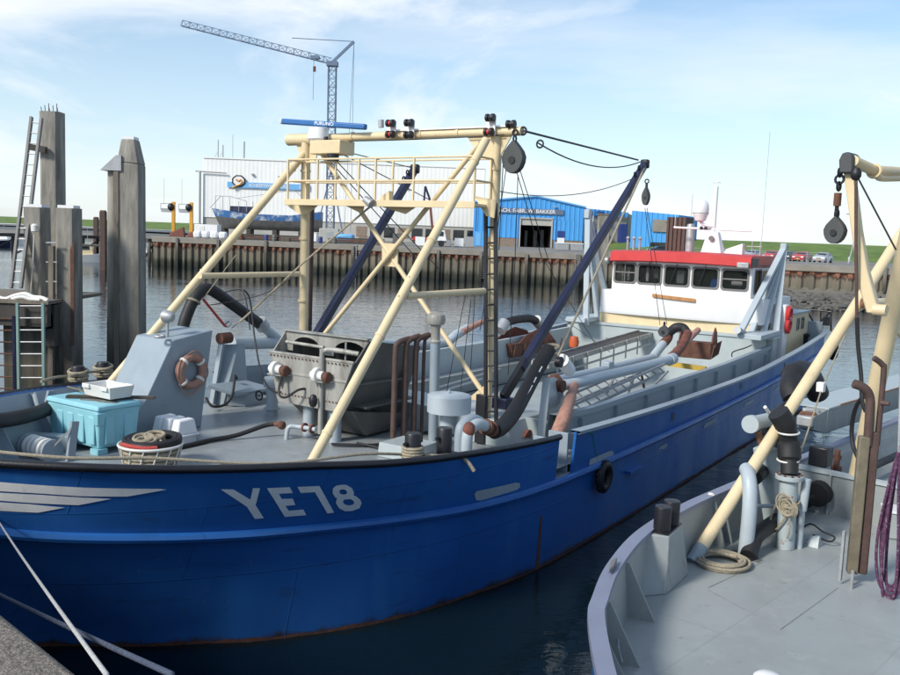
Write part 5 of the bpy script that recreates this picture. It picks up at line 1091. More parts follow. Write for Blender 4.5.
# bollard pair on its pedestal
pd=part('bollard_pedestal',b2,(10.3,4.0,ZD))
mb=MB(); mb.hexa([(10.0,4.15,ZD),(10.34,3.96,ZD),(11.15,4.1,ZD),(11.0,4.4,ZD)],[(10.29,4.3,ZR),(10.45,4.04,ZR),(11.02,4.17,ZR),(10.9,4.42,ZR)]); mb.build('pedestal','grey2',pd,bev=.015)
for x,y in ((10.55,4.2),(10.86,4.25)):
    mb=MB(); mb.lathe([(.105,ZR),(.105,ZR+.30),(.098,ZR+.32),(.01,ZR+.325)],(x,y,0),26); mb.build('bollard_post','black',pd)
mb=MB(); mb.box((10.7,4.22,ZR+.012),(.56,.22,.02),.2); mb.build('bollard_plate','black',pd)
mb=MB(); mb.prism([(8.709,3.782,2.33),(8.85,3.81,2.33),(9.083,3.919,2.33),(9.057,3.942,2.33),(8.919,3.904,2.33)],(0,0,.05)); mb.build('rail_fairlead','seal',h2,bev=.01)
mb=MB(); mb.box((8.772,3.762,2),(.16,.05,.14),.6); mb.build('cleat','grey2',h2,bev=.02)
for c in ((8.646,3.665,1.75),(8.23,3.28,1.7)):
    c=V(c); rod('grab_handle','galv',h2,[c,c+V((-.03,.03,.14)),c+V((.1,.12,.16)),c+V((.14,.12,.03))],.012,6)
# gantry legs, derrick
g2=part('gantry',b2,(12,4.2,ZD))
a,b=(11.605,4.295,1.6),(16.447,3.5,6.067); a=V(a);b=V(b); d=(b-a)
rod('forward_leg','cream',g2,[a+d*.035,a+d*1.28],.088,16); rod('leg_foot','greyb',g2,[a,a+d*.04],.095,16)
p=V((16.447,3.5,6.067)); rod('horizontal_brace','cream',g2,[(15.171,3.55,5.014),(20.2,3.4,5.02)],.075,14)
mb=MB(); mb.torus((15.122,3.55,5.031),.06,.03,(1,0,0),(0,0,1),12,6); mb.build('brace_joint','flesh',g2)
a,b=V((15.715,3.668,1.6)),V((14.441,2.9,5.144)); rod('post','cream',g2,[a,a+(b-a)*1.75],.125,18)
mb=MB(); mb.prism([(14.267,3,5.056),(15.297,3,4.994),(15.472,3,4.424),(14.821,3,4.686)],(0,-.04,0)); mb.build('gusset_plate','cream',g2)
mb=MB(); mb.lathe([(.05,-.08),(.075,-.08),(.075,.08),(.05,.08)],(13,2.647,5.071),14,'y'); mb.build('hinge','cream',g2)
de=part('derrick',b2,(13,2.737,5.116)); hd=V((13,3.219,6.96))
mb=MB(); mb.prism([(13,3.279,6.923),(13,3.155,6.946),(13,2.981,6.085),(13,2.85,5.574),(13,2.655,5.019),(13,2.815,5.018),(13,2.945,5.373)],(.14,0,0)); mb.build('boom','cream',de,bev=.02)
mb=MB(); mb.prism([(12.9,3.273,6.812),(12.9,3.294,6.979),(12.9,3.257,7.068),(12.9,3.183,7.084),(12.9,3.121,7.025),(12.9,3.103,6.809)],(.34,0,0)); mb.build('boom_head','blocksteel',de,bev=.02)
rod('topping_strut','cream',de,[(13,3.144,6.971),(13.6,3.055,6.888),(15,2.954,6.967)],.075,14)
mb=MB(); mb.torus((13.5,3.036,6.88),.085,.02,(0,1,0),(0,0,1),16,6); mb.build('strut_collar','cream',de)
rod('strut_pipe','cream',de,curve([(13.6,3.038,6.835),(13.8,3.021,6.809),(14.4,2.972,6.852),(15,2.988,6.896)],5),.05,10)
rod('lashing_rope','exhaust',de,[(12.9,3.056,6.77),(12.9,2.978,5.851),(12.95,2.891,4.791)],.022,8)
rod('black_hose','rubber',de,curve([(12.9,2.888,4.951),(12.95,2.862,4.598),(12.95,2.791,4.212),(12.9,2.735,3.895),(12.9,2.673,3.747)],6),.028,8)
mb=MB(); mb.ball((12.9,3.058,6.795),.07,10,(1,1,1.3)); mb.build('shackle','black',de)
rod('guy_wire','wire',de,[(12.9,3.029,6.744),(13.263,2.6,5.845)],.012,6)
block('dark teardrop block on a chain and swivel under the cream derrick head',(13,3.292,6.077),SH2,.36,.27,.14,.22)
ch=part('block_chain',b2,(13,3.309,6.665))
for i,z in enumerate((0,.09,.18)):
    mb=MB(); c=V((13,3.296,6.587)); mb.torus(tuple(c+V((0,0,z+.06))),.055,.018,(0,1,0) if i%2 else (1,0,0),(0,0,1),12,6); mb.build('link','black',ch)
rod('swivel','rust',ch,[(13,3.3,6.561),(13,3.299,6.391)],.05,10); rod('swivel_pin','black',ch,[(13,3.299,6.391),(13,3.298,6.235)],.028,8)
# exhaust trunk
ex=part('exhaust_trunk',b2,(12.45,2.5,ZD)); bx0=V((12.45,2.5,ZD)); 
mb=MB(); mb.box((12.49,2.54,ZD+1.02),(.12,.13,1.78),.5); mb.build('trunk','trunk',ex,bev=.015)
mb=MB(); mb.box((12.57,2.44,ZD+1.05),(.09,.11,1.84),.5); mb.build('pipe_shield','exhaust',ex,bev=.02)
rod('exhaust_pipe','exhaust',ex,curve([(12.52,2.5,3.4),(12.5,2.5,3.75),(12.5,2.52,4.0),(12.44,2.58,4.12),(12.36,2.68,4.17)],6),.058,14)
rod('exhaust_pipe','exhaust',ex,curve([(12.62,2.42,3.4),(12.62,2.42,4.3),(12.6,2.44,4.42),(12.52,2.52,4.5)],6),.036,12)
for o in (-.12,.0): rod('trunk_foot','galv',ex,[(12.4+o,2.5+.3*o,ZD),(12.4+o,2.5+.3*o,ZD+.2)],.022,8)
mb=MB(); mb.bar((12.32,2.62,ZD+.05),(12.32,2.62,ZD+.7),.03,.05); mb.build('conduit','galv',ex)
mb=MB(); mb.cyl((12.55,2.40,3.95),(12.55,2.30,3.95),.03); mb.build('drain_cock','exhaust',ex)
# purple rope hank hung from above
hk=MB()
for k in range(5):
    top=V((12.3,2.069,3.426))+V((0,0,.02*k)); bot=V((12.3,2.031,1.556))+V((.03*(k%3),0,.05*((k*2)%5)))
    w1=.10+.03*((k*3)%4); w2=.08+.025*((k*2)%4)
    hk.tube(curve([top,top.lerp(bot,.25)+V((.02*k,w1*.5,0)),top.lerp(bot,.65)+V((.03*k,w1,0)),top.lerp(bot,.92)+V((.02*k,w1*.8,0)),bot+V((0,.01,-.02)),top.lerp(bot,.93)+V((.02*k,-w2*.8,0)),top.lerp(bot,.65)+V((.03*k,-w2*.9,0)),top.lerp(bot,.25)+V((.02*k,-w2*.35,0)),top+V((.02,-.01,0))],7),.019,8)
solo('rope_hank',hk,'purple','purple and white rope hank hanging in long loops at the picture edge','rope',(12.3,2.022,1.712),SH2)
rod('rope_hook','galv',b2,[(12.3,2.069,3.426),(12.35,2.2,5.251)],.02,6)
# coil on deck
ck=MB(); c=V((11.811,3.97,1.64))
for k in range(6): ck.torus((c.x+.02*random.random(),c.y+.03*random.random(),ZD+.03+.028*(k//2)),.33-.045*(k%3)+.02*(k//3),.022,(1,0,.02),(0,1,0),34,7)
ck.tube(curve([c+V((-.1,.35,.08)),c+V((.05,.15,.09)),c+V((.1,-.15,.09))],6),.022,7)
solo('rope_coil',ck,'rope','flat hemp rope coil on the grey deck beside the cream gantry foot','rope',(c.x,c.y,ZD),SH2)
# suction gear at the rail
sg2=part('suction_gear',b2,(13.15,3.75,ZD))
fl=V((13.147,3.667,1.6)); tp=V((fl.x+.02,fl.y+.03,2.62))
rod('riser_pipe','risty',sg2,[fl,tp],.125,22)
mb=MB(); mb.tube([tp-V((0,0,.03)),tp+V((0,0,.03))],.19,24); mb.build('pipe_flange','grey',sg2,bev=.006)
for k in range(10):
    g=2*math.pi*k/10; mb=MB(); mb.cyl((tp.x+.16*math.cos(g),tp.y+.16*math.sin(g),tp.z+.03),(tp.x+.16*math.cos(g),tp.y+.16*math.sin(g),tp.z+.055),.017,None,6); mb.build('bolt','rust',sg2)
rod('rubber_sleeve','rubber',sg2,curve([tp+V((0,0,.03)),tp+V((.08,.05,.25)),tp+V((.12,.1,.5)),tp+V((.02,.12,.72)),tp+V((-.08,.2,.9))],6),[.12]*6+[.16]*6+[.13]*6+[.15]*7,18)
for z in (.22,.42,.62):
    mb=MB(); mb.torus(tuple(tp+V((.09+.03*(z>.3)-.05*(z>.55),.06+.05*z,z))),.145,.014,(1,0,.1),(0,1,0),20,6); mb.build('hose_band','plastic',sg2)
e=V((12.385,3.91,1.6)); rod('vertical_pipe','pipe',sg2,curve([e,e+V((.03,.0,.5)),e+V((.1,.04,.85)),e+V((.2,.12,1.05)),e+V((.4,.25,1.1))],6),.10,16)
mb=MB(); mb.bar(V((13.756,4,1.49)),V((13.378,4.15,2.919)),.34,.2); mb.build('davit_post','grey',sg2,bev=.02)
mb=MB(); mb.cyl((13.144,4.3,3.279),(13.875,4.3,3.261),.105,None,20); mb.build('swivel_drum','grey',sg2); 
mb=MB(); mb.cyl((13.111,4.3,3.279),(13.195,4.3,3.275),.13,None,20); mb.build('swivel_flange','grey',sg2)
rod('swivel_bracket','flesh',sg2,[(13.253,4.25,3.17),(13.389,4.2,2.923)],.05,8)
rod('rubber_cone','rubber',sg2,[(13.875,4.35,3.115),(14.234,4.4,3.184),(14.809,4.5,3.225),(15.029,4.5,3.313)],[.11,.14,.14,.09],16)
rod('rubber_cone','rubber',sg2,curve([(12.959,4.1,2.556),(13.62,4.2,2.616),(14.108,4.25,2.76),(14.37,4.3,2.995)],5),.10,14)
rod('rubber_hose','rubber',sg2,curve([(15.129,4.5,3.417),(15.227,4.6,3.556),(15.566,4.7,3.711),(16.116,4.75,3.725),(16.691,4.8,3.526),(17.034,4.8,3.24)],6),[.16]*12+[.2]*12+[.19]*7,18)
rod('white_stay','white',sg2,[(13.349,4.2,3.52),(13.79,4.2,3.228)],.025,8)
rod('rail_tube','pipe',sg2,[(13.152,4.135,2.1),(13.444,3.889,2.1)],.03,8)
rod('discharge_pipe','rubber',sg2,curve([(12.279,3.823,1.65),(12.5,3.86,1.78),(12.62,3.86,1.86),(13.2,3.9,1.88),(15,4.197,1.734),(15.24,4.015,1.911)],6),.11,18)
mb=MB(); mb.tube([(15.12,4.003,1.92),(15.28,3.985,1.944)],.2,20); mb.build('pipe_flange','rubber',sg2)
mb=MB(); mb.cyl((12.35,3.92,ZD),(12.35,3.92,ZD+.03),.19,None,20); mb.build('pipe_flange','rubber',sg2)
rod('vent_pipe','pipe',sg2,[(13.304,3.53,1.6),V((13.304,3.53,1.6))+V((0,0,.62))],.045,10); rod('vent_cap','pipe',sg2,[V((13.304,3.53,1.6))+V((0,0,.55)),V((13.304,3.53,1.6))+V((.02,-.02,1.0))],.062,12)
rod('drain_pipe','pipe',sg2,[V((13.304,3.53,1.6))+V((0,0,.5)),V((14.016,3.948,1.6))+V((0,0,.7))],.035,8)
mb=MB(); c=V((13.582,3.452,1.6)); mb.hexa([c+V((-.1,-.12,0)),c+V((.1,-.12,0)),c+V((.1,.12,0)),c+V((-.1,.12,0))],[c+V((-.02,-.1,.16)),c+V((.02,-.1,.16)),c+V((.02,.1,.12)),c+V((-.02,.1,.12))]); mb.build('pad_eye','risty',sg2)
rod('black_lashing','rubber',sg2,curve([c+V((-.1,.2,.15)),c+V((0,.05,.3)),c+V((.1,-.1,.2)),c+V((.15,-.25,.15)),c+V((.1,-.2,.08)),c+V((0,0,.15))],6),.014,6)
rl=MB(); c0=fl+V((-.15,-.06,0))
for k in range(6): rl.torus(tuple(c0+V((-.01*k,.03*(k%3)-.03,.60+.015*k))),.08+.014*k,.013,(.25,.9,0),(0,.15,1),20,6)
for k in range(3): rl.torus((fl.x,fl.y,ZD+.62+.03*k),.14,.014,(1,0,.05*k),(0,1,0),20,6)
rl.tube(curve([c0+V((.05,.2,.62)),c0+V((.03,.25,.40)),c0+V((0,.16,.28)),c0+V((-.02,.06,.42)),c0+V((-.02,.0,.6))],6),.014,6)
rl.tube(curve([c0+V((-.02,-.02,.6)),c0+V((-.03,-.05,.35)),c0+V((0,-.02,.2))],5),.013,6)
rl.tube([c0+V((0,-.02,.6)),(14.036,3.9,2.762),(15.811,4.3,3.542),(17.558,4.6,4.299)],.013,6)
solo('lashing_rope',rl,'rope','bundle of hemp rope tied to the flanged riser pipe with its end led upward','rope',(13.146,3.75,2.279),SH2)
mb=MB(); mb.box((15.762,4.3,3.563),(.12,.12,.16)); mb.build('rope_tag','white',b2,bev=.01)
rod('tail_line','plastic',b2,curve([(12.453,4.532,2.32),(12.482,4.469,2.3),(12.916,4.631,2),(12.656,4.525,1.9)],5),.022,7)
# transverse bulkhead and gear further aft
bk2=part('break_bulkhead',b2,(15.3,3.8,ZD))
mb=MB(); mb.bx(15.3,15.36,2.75,4.5,ZD,2.25); mb.build('plate','grey2',bk2)
mb=MB(); mb.bx(15.26,15.42,2.75,4.5,2.25,2.30); mb.build('top_rail','grey',bk2)
for y in (3.3,3.85): mb=MB(); mb.bx(15.24,15.3,y-.015,y+.015,ZD,2.25); mb.build('stiffener','grey2',bk2)
mb=MB(); mb.bx(15.45,15.75,4.0,4.3,2.30,2.62); mb.build('black_post','black',bk2,bev=.02)
rod('valve_pipe','rust',b2,[(16.323,4.134,2.1),V((16.323,4.134,2.1))+V((0,0,.35))],.05,10); 
mb=MB(); mb.lathe([(.05,0),(.09,.02),(.09,.1),(.05,.12),(.05,.22),(.07,.24),(.07,.3)],V((16.597,4.223,2)),12); mb.build('valve','rust',b2)
rod('rail_pipe','rubber',b2,[(16.328,4.086,1.9),(19.821,4.025,1.9)],.07,12)
rod('hose_loop','rubber',b2,curve([(13,2.702,3.995),(13.4,2.952,3.739),(13.6,3.058,3.419),(13.6,3.021,3.143),(13.4,2.847,2.969)],6),.03,8)
mb=MB(); c=V((14.94,2.85,1.6)); mb.box((c.x,c.y-.1,ZD+.2),(.35,.35,.4),.4); mb.build('deck_locker','grey2',b2,bev=.03)
mb=MB(); mb.box((c.x,c.y-.1,ZD+.42),(.4,.4,.04),.4); mb.build('locker_lid','white',b2)
mb=MB(); mb.lathe([(.14,ZD),(.14,ZD+.03),(.1,ZD+.06),(.02,ZD+.07)],V(((9.153,2.19,1.6)[0],(9.153,2.19,1.6)[1],0)),20); mb.build('deck_vent','white',b2)
# long grey dredge boom lying outboard between the boats
cb=thing('dredge_boom','long grey steel boom slung outboard over the water beside the grey deck','boom',(17.8,5.2,2.4),SH2)
a=V((18.149,5.2,2.558)); b=V((23.342,5.2,2.527)); d=(b-a).normalized()
mb=MB(); mb.bar(a,a+d*14,.42,.46); mb.build('box_girder','boomgrey',cb,bev=.02)
mb=MB(); mb.bar(a+V((0,.15,.25)),a+d*14+V((0,.15,.25)),.75,.03); mb.build('top_plate','grey',cb)
mb=MB(); mb.bar(a+V((.6,-.22,.26)),a+d*14+V((0,-.22,.26)),.03,.03); mb.build('rusty_edge','flesh',cb)
mb=MB(); mb.hexa([a+V((-.5,-.15,-.1)),a+V((0,-.2,-.23)),a+V((0,.2,-.23)),a+V((-.5,.15,-.1))],[a+V((-.5,-.15,.15)),a+V((0,-.2,.23)),a+V((0,.2,.23)),a+V((-.5,.15,.15))]); mb.build('boom_nose','boomgrey',cb)
for k in range(3): mb=MB(); mb.box(tuple(a+V((-.55+.12*k,0,.05+.06*k))),(.12,.3,.2),.3*k); mb.build('linkage','rust' if k==1 else 'galv',cb,bev=.03)
# ================================================================ FAR SIDE OF THE HARBOUR
def vmat(name,stops,rough=.85,streak=(6,6,.3),var=.35,sc=1.0):
    """colour by height: tidal staining on piles and sheet piling"""
    m=mat(name,(1,1,1),rough,var=var,scale=sc,bump=.6,bscale=18,streak=True); t=m.node_tree; b=t.nodes['Principled BSDF']; l=t.links.new
    src=b.inputs['Base Color'].links[0].from_socket
    g=N(t,'ShaderNodeNewGeometry'); s=N(t,'ShaderNodeSeparateXYZ'); l(g.outputs['Position'],s.inputs[0])
    c=N(t,'ShaderNodeTexCoord'); mp=N(t,'ShaderNodeMapping'); mp.inputs['Scale'].default_value=streak; l(c.outputs['Object'],mp.inputs[0])
    n=N(t,'ShaderNodeTexNoise'); n.inputs['Scale'].default_value=.5; n.inputs['Detail'].default_value=6; l(mp.outputs[0],n.inputs['Vector'])
    k=N(t,'ShaderNodeMath',operation='MULTIPLY_ADD'); k.inputs[1].default_value=1.6; l(n.outputs[0],k.inputs[0]); 
    a=N(t,'ShaderNodeMath',operation='SUBTRACT'); a.inputs[1].default_value=.8; l(s.outputs[2],k.inputs[2]); l(k.outputs[0],a.inputs[0])
    d=N(t,'ShaderNodeMath',operation='DIVIDE'); d.inputs[1].default_value=9.0; l(a.outputs[0],d.inputs[0])
    r=N(t,'ShaderNodeValToRGB'); l(d.outputs[0],r.inputs[0]); e=r.color_ramp.elements
    while len(e)<len(stops): e.new(.5)
    for i,(z,col) in enumerate(stops): e[i].position=z/9.0; e[i].color=(*col,1)
    x=N(t,'ShaderNodeMix',data_type='RGBA',blend_type='MULTIPLY'); x.inputs[0].default_value=1; l(src,x.inputs[6]); l(r.outputs[0],x.inputs[7]); l(x.outputs[2],b.inputs['Base Color'])
    return m
M['sheet']=vmat('rusted_sheet_piling',[(0,(.02,.022,.017)),(.7,(.035,.037,.026)),(1.3,(.13,.12,.09)),(2.5,(.165,.14,.105)),(2.85,(.05,.032,.024)),(3.15,(.23,.10,.06)),(3.7,(.25,.13,.085))],sc=.6)
M['pile']=vmat('tidal_timber_pile',[(0,(.02,.022,.015)),(1.1,(.04,.042,.03)),(2.3,(.10,.088,.065)),(3.3,(.19,.175,.145)),(6.5,(.25,.235,.205))],streak=(11,11,.25),sc=3.5,var=.55)
M['steelpile']=mat('brown_steel_pile',(.085,.05,.04),.75,var=.25,rust=.3)
M['cap']=mat('weathered_concrete_cap',(.24,.22,.19),.9,var=.2,scale=.5,bump=.3,dirt=.3)
M['pave']=mat('quay_paving',(.20,.19,.17),.95,var=.2,scale=.15)
M['grass']=mat('dike_grass',(.105,.17,.03),.95,var=.35,scale=.25,bump=1.0,bscale=2.5,dirt=.55,dirtcol=(.13,.17,.045))
M['cladw']=mat('white_cladding',(.83,.83,.81),.55,var=.03,scale=.2,bump=0)
M['cladb']=mat('bright_blue_cladding',(.07,.33,.72),.5,var=.05,scale=.3,bump=0)
M['brick']=mat('brown_brick_plinth',(.25,.19,.15),.9,var=.2)
M['conc2']=mat('grey_concrete_panels',(.42,.41,.38),.9,var=.12,scale=.4)
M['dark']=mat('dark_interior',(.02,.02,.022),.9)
M['dblue']=mat('dark_blue_panel',(.02,.045,.20),.5)
M['craneb']=mat('blue_grey_crane_steel',(.13,.18,.27),.6)
M['amber']=mat('amber_yellow_paint',(.62,.30,.03),.5)
M['rock']=mat('basalt_rock',(.105,.098,.085),.9,var=.5,scale=1.2,bump=.8,bscale=4)
M['mud']=mat('tidal_mud_bank',(.14,.13,.11),.8,var=.25,scale=.5,bump=.8,bscale=3)
M['signblue']=mat('sign_blue',(.16,.42,.74),.5,var=.02)
M['signgrey']=mat('sign_grey_blue',(.12,.16,.24),.5,var=.02)
Q0,Q1=V((-43.5,131,0)),V((24,118.5,0)); R0,R1=V((24,110,0)),V((80,92,0))
mb=MB(); mb.add([(-43.5,131,4.08),(24,118.5,4.08),(24,110,4.08),(80,92,4.08),(500,92,4.08),(600,700,4.08),(-40,700,4.08)],[(0,1,2,3,4,5,6)]); struct('quayside_ground',mb,'pave')
def quay(label,a,b,base,pitch=1.05,amp=.34,zt=4.12):
    d=(b-a).normalized(); n=V((d.y,-d.x,0)); L_=(b-a).length
    w=thing('quay_wall',label,'quay wall',(a.x,a.y,0))
    mb=MB(); G=[]; k=int(L_/pitch)
    for i in range(k+1):
        for f,o in ((0,0),(.3,0),(.5,amp),(.8,amp)):
            p=a+d*min(L_,(i+f)*pitch)+n*o; G.append([(p.x,p.y,base),(p.x,p.y,zt-.75)])
    mb.grid(G); mb.build('sheet_piling','sheet',w)
    mb=MB(); c=a-n*.6; e=b-n*.6; f=a+n*.45; g=b+n*.45
    mb.hexa([(c.x,c.y,zt-.75),(f.x,f.y,zt-.75),(g.x,g.y,zt-.75),(e.x,e.y,zt-.75)],[(c.x,c.y,zt),(f.x,f.y,zt),(g.x,g.y,zt),(e.x,e.y,zt)]); mb.build('cap_beam','cap',w,bev=.04)
    return w,d,n,L_
w,d,n,L_=quay('long rusty sheet piled quay wall below the shipyard and the blue workshop',Q0,Q1,-1)
x=4.0
while x<L_-2:
    p=Q0+d*x+n*.6; mb=MB(); mb.bar((p.x,p.y,-.8),(p.x,p.y,3.9+.4*((int(x)%3)/2)),.34,.34); mb.build('fender_post','pile',w); x+=5.7+random.random()*1.5
for px in (30.5,48.5,61.0):
    p=Q0+d*px+n*.55; 
    for o in (-.22,.22): q=p+d*o; mb=MB(); mb.bar((q.x,q.y,.2),(q.x,q.y,4.2),.07); mb.build('ladder_stile','galv',w)
    for k in range(13): mb=MB(); z=.4+.3*k; mb.bar(tuple(p+d*-.22+V((0,0,z))),tuple(p+d*.22+V((0,0,z))),.06); mb.build('ladder_rung','galv',w)
w2,d2,n2,L2=quay('rusty sheet piled wall above the stony bank below the parked cars',R0,R1,.2,1.35,.28)
for x in (26,39): p=R0+d2*x+n2*.6; mb=MB(); mb.bar((p.x,p.y,1.5),(p.x,p.y,4.9),.3,.3); mb.build('fender_post','pile',w2)
p=R0+d2*31+n2*.6
for o in (-.3,.3): q=p+d2*o; mb=MB(); mb.bar((q.x,q.y,.4),(q.x,q.y,4.3),.08); mb.build('ladder_stile','black',w2)
for k in range(12): mb=MB(); z=.6+.3*k; mb.bar(tuple(p+d2*-.3+V((0,0,z))),tuple(p+d2*.3+V((0,0,z))),.07); mb.build('ladder_rung','black',w2)
mb=MB(); mb.hexa([(24,110,-1),(24.01,118.6,-1),(24.5,118.6,-1),(24.5,110,-1)],[(24,110,3.4),(24.01,118.6,3.4),(24.5,118.6,3.4),(24.5,110,3.4)]); mb.build('return_wall','sheet',w2)
# stony bank at the foot of the wall
mb=MB(); G=[]
for i in range(60):
    x=22+60*i/59; yb=109.6-(x-24)*.32
    G.append([(x,yb+.5,1.6),(x,yb,1.2),(x,yb-4,.95+.1*math.sin(i*.7)),(x,yb-9,.55+.12*math.sin(i*1.3)),(x,yb-14+math.sin(i*.9),.15),(x,yb-18+1.4*math.sin(i*.5),-.4)])
mb.grid(G); struct('bank',mb,'mud')
def rockmesh(seed):
    rnd=random.Random(seed); bm=bmesh.new(); bmesh.ops.create_icosphere(bm,subdivisions=1,radius=1)
    for v in bm.verts: v.co*=.75+.5*rnd.random(); v.co.z*=.6
    me=bpy.data.meshes.new('rock'); bm.to_mesh(me); bm.free(); me.materials.append(M['rock']); return me
RK=[rockmesh(i) for i in range(5)]
mb=MB()
for i in range(900):
    f=random.random()**.8; x=24+52*random.random(); yb=109.6-(x-24)*.32; y=yb-2-15*f; z=1.05-1.05*f
    s=.22+.38*random.random()*(.4+f); me=RK[i%5]; rz=Matrix.Rotation(random.random()*6.28,3,'Z')
    mb.add([rz@(v.co*s)+V((x,y,z)) for v in me.vertices],[tuple(p.vertices) for p in me.polygons])
struct('riprap_stones',mb,'rock',kind='stuff')
# dike
mb=MB(); G=[]
path=[(-420,520),(-200,430),(-60,330),(0,240),(40,172),(70,158),(120,150),(260,140),(480,150)]
pc=curve([(a,b,0) for a,b in path],8)
for i,p in enumerate(pc):
    d_=(pc[min(i+1,len(pc)-1)]-pc[max(i-1,0)]).normalized(); n_=V((-d_.y,d_.x,0)); 
    h=7.2
    G.append([tuple(p+V((0,0,4.0))),tuple(p+n_*4+V((0,0,4.25))),tuple(p+n_*22+V((0,0,h-.2))),tuple(p+n_*25+V((0,0,h))),tuple(p+n_*29+V((0,0,h))),tuple(p+n_*60+V((0,0,3.5)))])
mb.grid(G); struct('dike',mb,'grass')
mb=MB(); mb.add([(-420,340,2.2),(-60,315,2.2),(-41,330,2.2),(-38,700,2.2),(-900,700,2.2),(-900,360,2.2)],[(0,1,2,3,4,5)]); 
mb.hexa([(-900,338,-1),(-62,312,-1),(-62,316,-1),(-900,342,-1)],[(-900,340,2.2),(-60,314,2.2),(-60,316,2.2),(-900,342,2.2)]); struct('far_shore',mb,'steeld')
# ---------------------------------------------------------------- shipyard hall
def corrugated(mb,a,b,z0,z1,pitch,amp,zt1=None):
    """vertical ribbed sheet from a to b (plan), facing right of the direction"""
    a=V((a[0],a[1],0)); b=V((b[0],b[1],0)); d=(b-a).normalized(); n=V((d.y,-d.x,0)); L_=(b-a).length; k=max(1,int(L_/pitch)); G=[]
    for i in range(k):
        for f,o in ((0,0),(.6,0),(.7,amp),(.9,amp)):
            t=(i+f)/k; p=a.lerp(b,t)+n*o; zt=z1 if zt1 is None else z1+(zt1-z1)*t; G.append([(p.x,p.y,z0),(p.x,p.y,zt)])
    p=b; G.append([(p.x,p.y,z0),(p.x,p.y,z1 if zt1 is None else zt1)]); mb.grid(G)
hx0,hx1,hy=-61.5,7.0,222.0; ht=22.4
hall=thing('shipyard_hall','huge white corrugated shipyard hall with a blue name band','hall',(-27,hy,4.08))
mb=MB(); corrugated(mb,(hx0,hy),(hx1,hy),8.2,ht,1.0,.016); mb.build('front_cladding','cladw',hall)
mb=MB(); corrugated(mb,(hx1,hy),(hx1,hy+60),4.1,ht,1.6,.14); mb.build('side_cladding','cladw',hall)
mb=MB(); corrugated(mb,(hx0,hy+60),(hx0,hy),4.1,ht,1.6,.14); mb.build('side_cladding','cladw',hall)
mb=MB(); mb.bx(hx0,hx1,hy+.1,hy+60,ht-.05,ht); mb.build('roof','conc2',hall)
mb=MB(); mb.bx(hx0-.1,hx1+.1,hy-.2,hy+.1,ht,ht+.35); mb.build('roof_trim','cladw',hall)
mb=MB(); mb.bx(hx0+.05,hx1-.05,hy+.2,hy+.5,4.08,8.2); mb.build('plinth','conc2',hall)
for i in range(9):
    mb=MB(); x=-24+3.4*i; mb.bx(x,x+2.6,hy+.12,hy+.2,4.9,7.4); mb.build('window','glass' if i%3 else 'brick',hall)
for x,h,r in ((-58.8,4.8,.12),(-57.6,3.6,.14),(-55.2,6.2,.06),(-52.4,4.6,.2)):
    rod('roof_mast','galv',hall,[(x,hy+3,ht),(x,hy+3,ht+h)],r,8)
for x in (-58.8,-57.6): mb=MB(); mb.bar((x-.9,hy+3,ht+.5),(x,hy+3,ht+1.9),.08); mb.build('mast_stay','galv',hall)
rod('downpipe','galv',hall,[(-62.2,hy-.6,4.1),(-62.2,hy-.6,19.2)],.28,8); rod('pipe_boom','galv',hall,[(-63.3,hy-.6,19.2),(-55.8,hy-.6,19.0)],.16,8)
for x,z in ((-49.5,18.9),(-43,18.6),(-36,18.3),(-24,17.5),(-12,17.2)): mb=MB(); mb.box((x,hy-.3,z),(.5,.6,.45)); mb.build('wall_lamp','galv',hall)
sg=part('name_band',hall,(-45,hy-.3,16)); zb_=15.6
mb=MB(); mb.bx(-55.6,-35.6,hy-.42,hy-.25,zb_,zb_+1.35); mb.build('band','signblue',sg)
put_text('sign_lettering','SCHEEPSWERF',1.05,(-47.0,hy-.45,zb_+.68),(1,0,0),(0,0,1),'white',sg,1.0)
put_text('sign_lettering','DE',1.05,(-41.9,hy-.45,zb_+.66),(1,0,0),(0,0,1),'white',sg,1.1)
put_text('sign_lettering','B.V.',1.05,(-37.2,hy-.45,zb_+.64),(1,0,0),(0,0,1),'white',sg,1.0)
cx,cz_=-52.8,17.2; oc=[(cx+1.75*math.cos(R(22.5+45*i))*1.0,cz_+1.5*math.sin(R(22.5+45*i))) for i in range(8)]
mb=MB(); mb.prism([(x,hy-.55,z) for x,z in oc],(0,.1,0)); mb.build('logo_border','dark',sg)
mb=MB(); mb.prism([(cx+(x-cx)*.78,hy-.6,cz_+(z-cz_)*.78) for x,z in oc],(0,.06,0)); mb.build('logo_field','white',sg)
mb=MB(); mb.tube([(cx-1.5,hy-.64,cz_-1.7),(cx-.6,hy-.64,cz_-1.2),(cx+.3,hy-.64,cz_-.9),(cx+.9,hy-.64,cz_-.2),(cx+.5,hy-.64,cz_+.35),(cx,hy-.64,cz_-.05),(cx-.6,hy-.64,cz_+.35)],.22,6); mb.build('logo_swoosh','amber',sg)
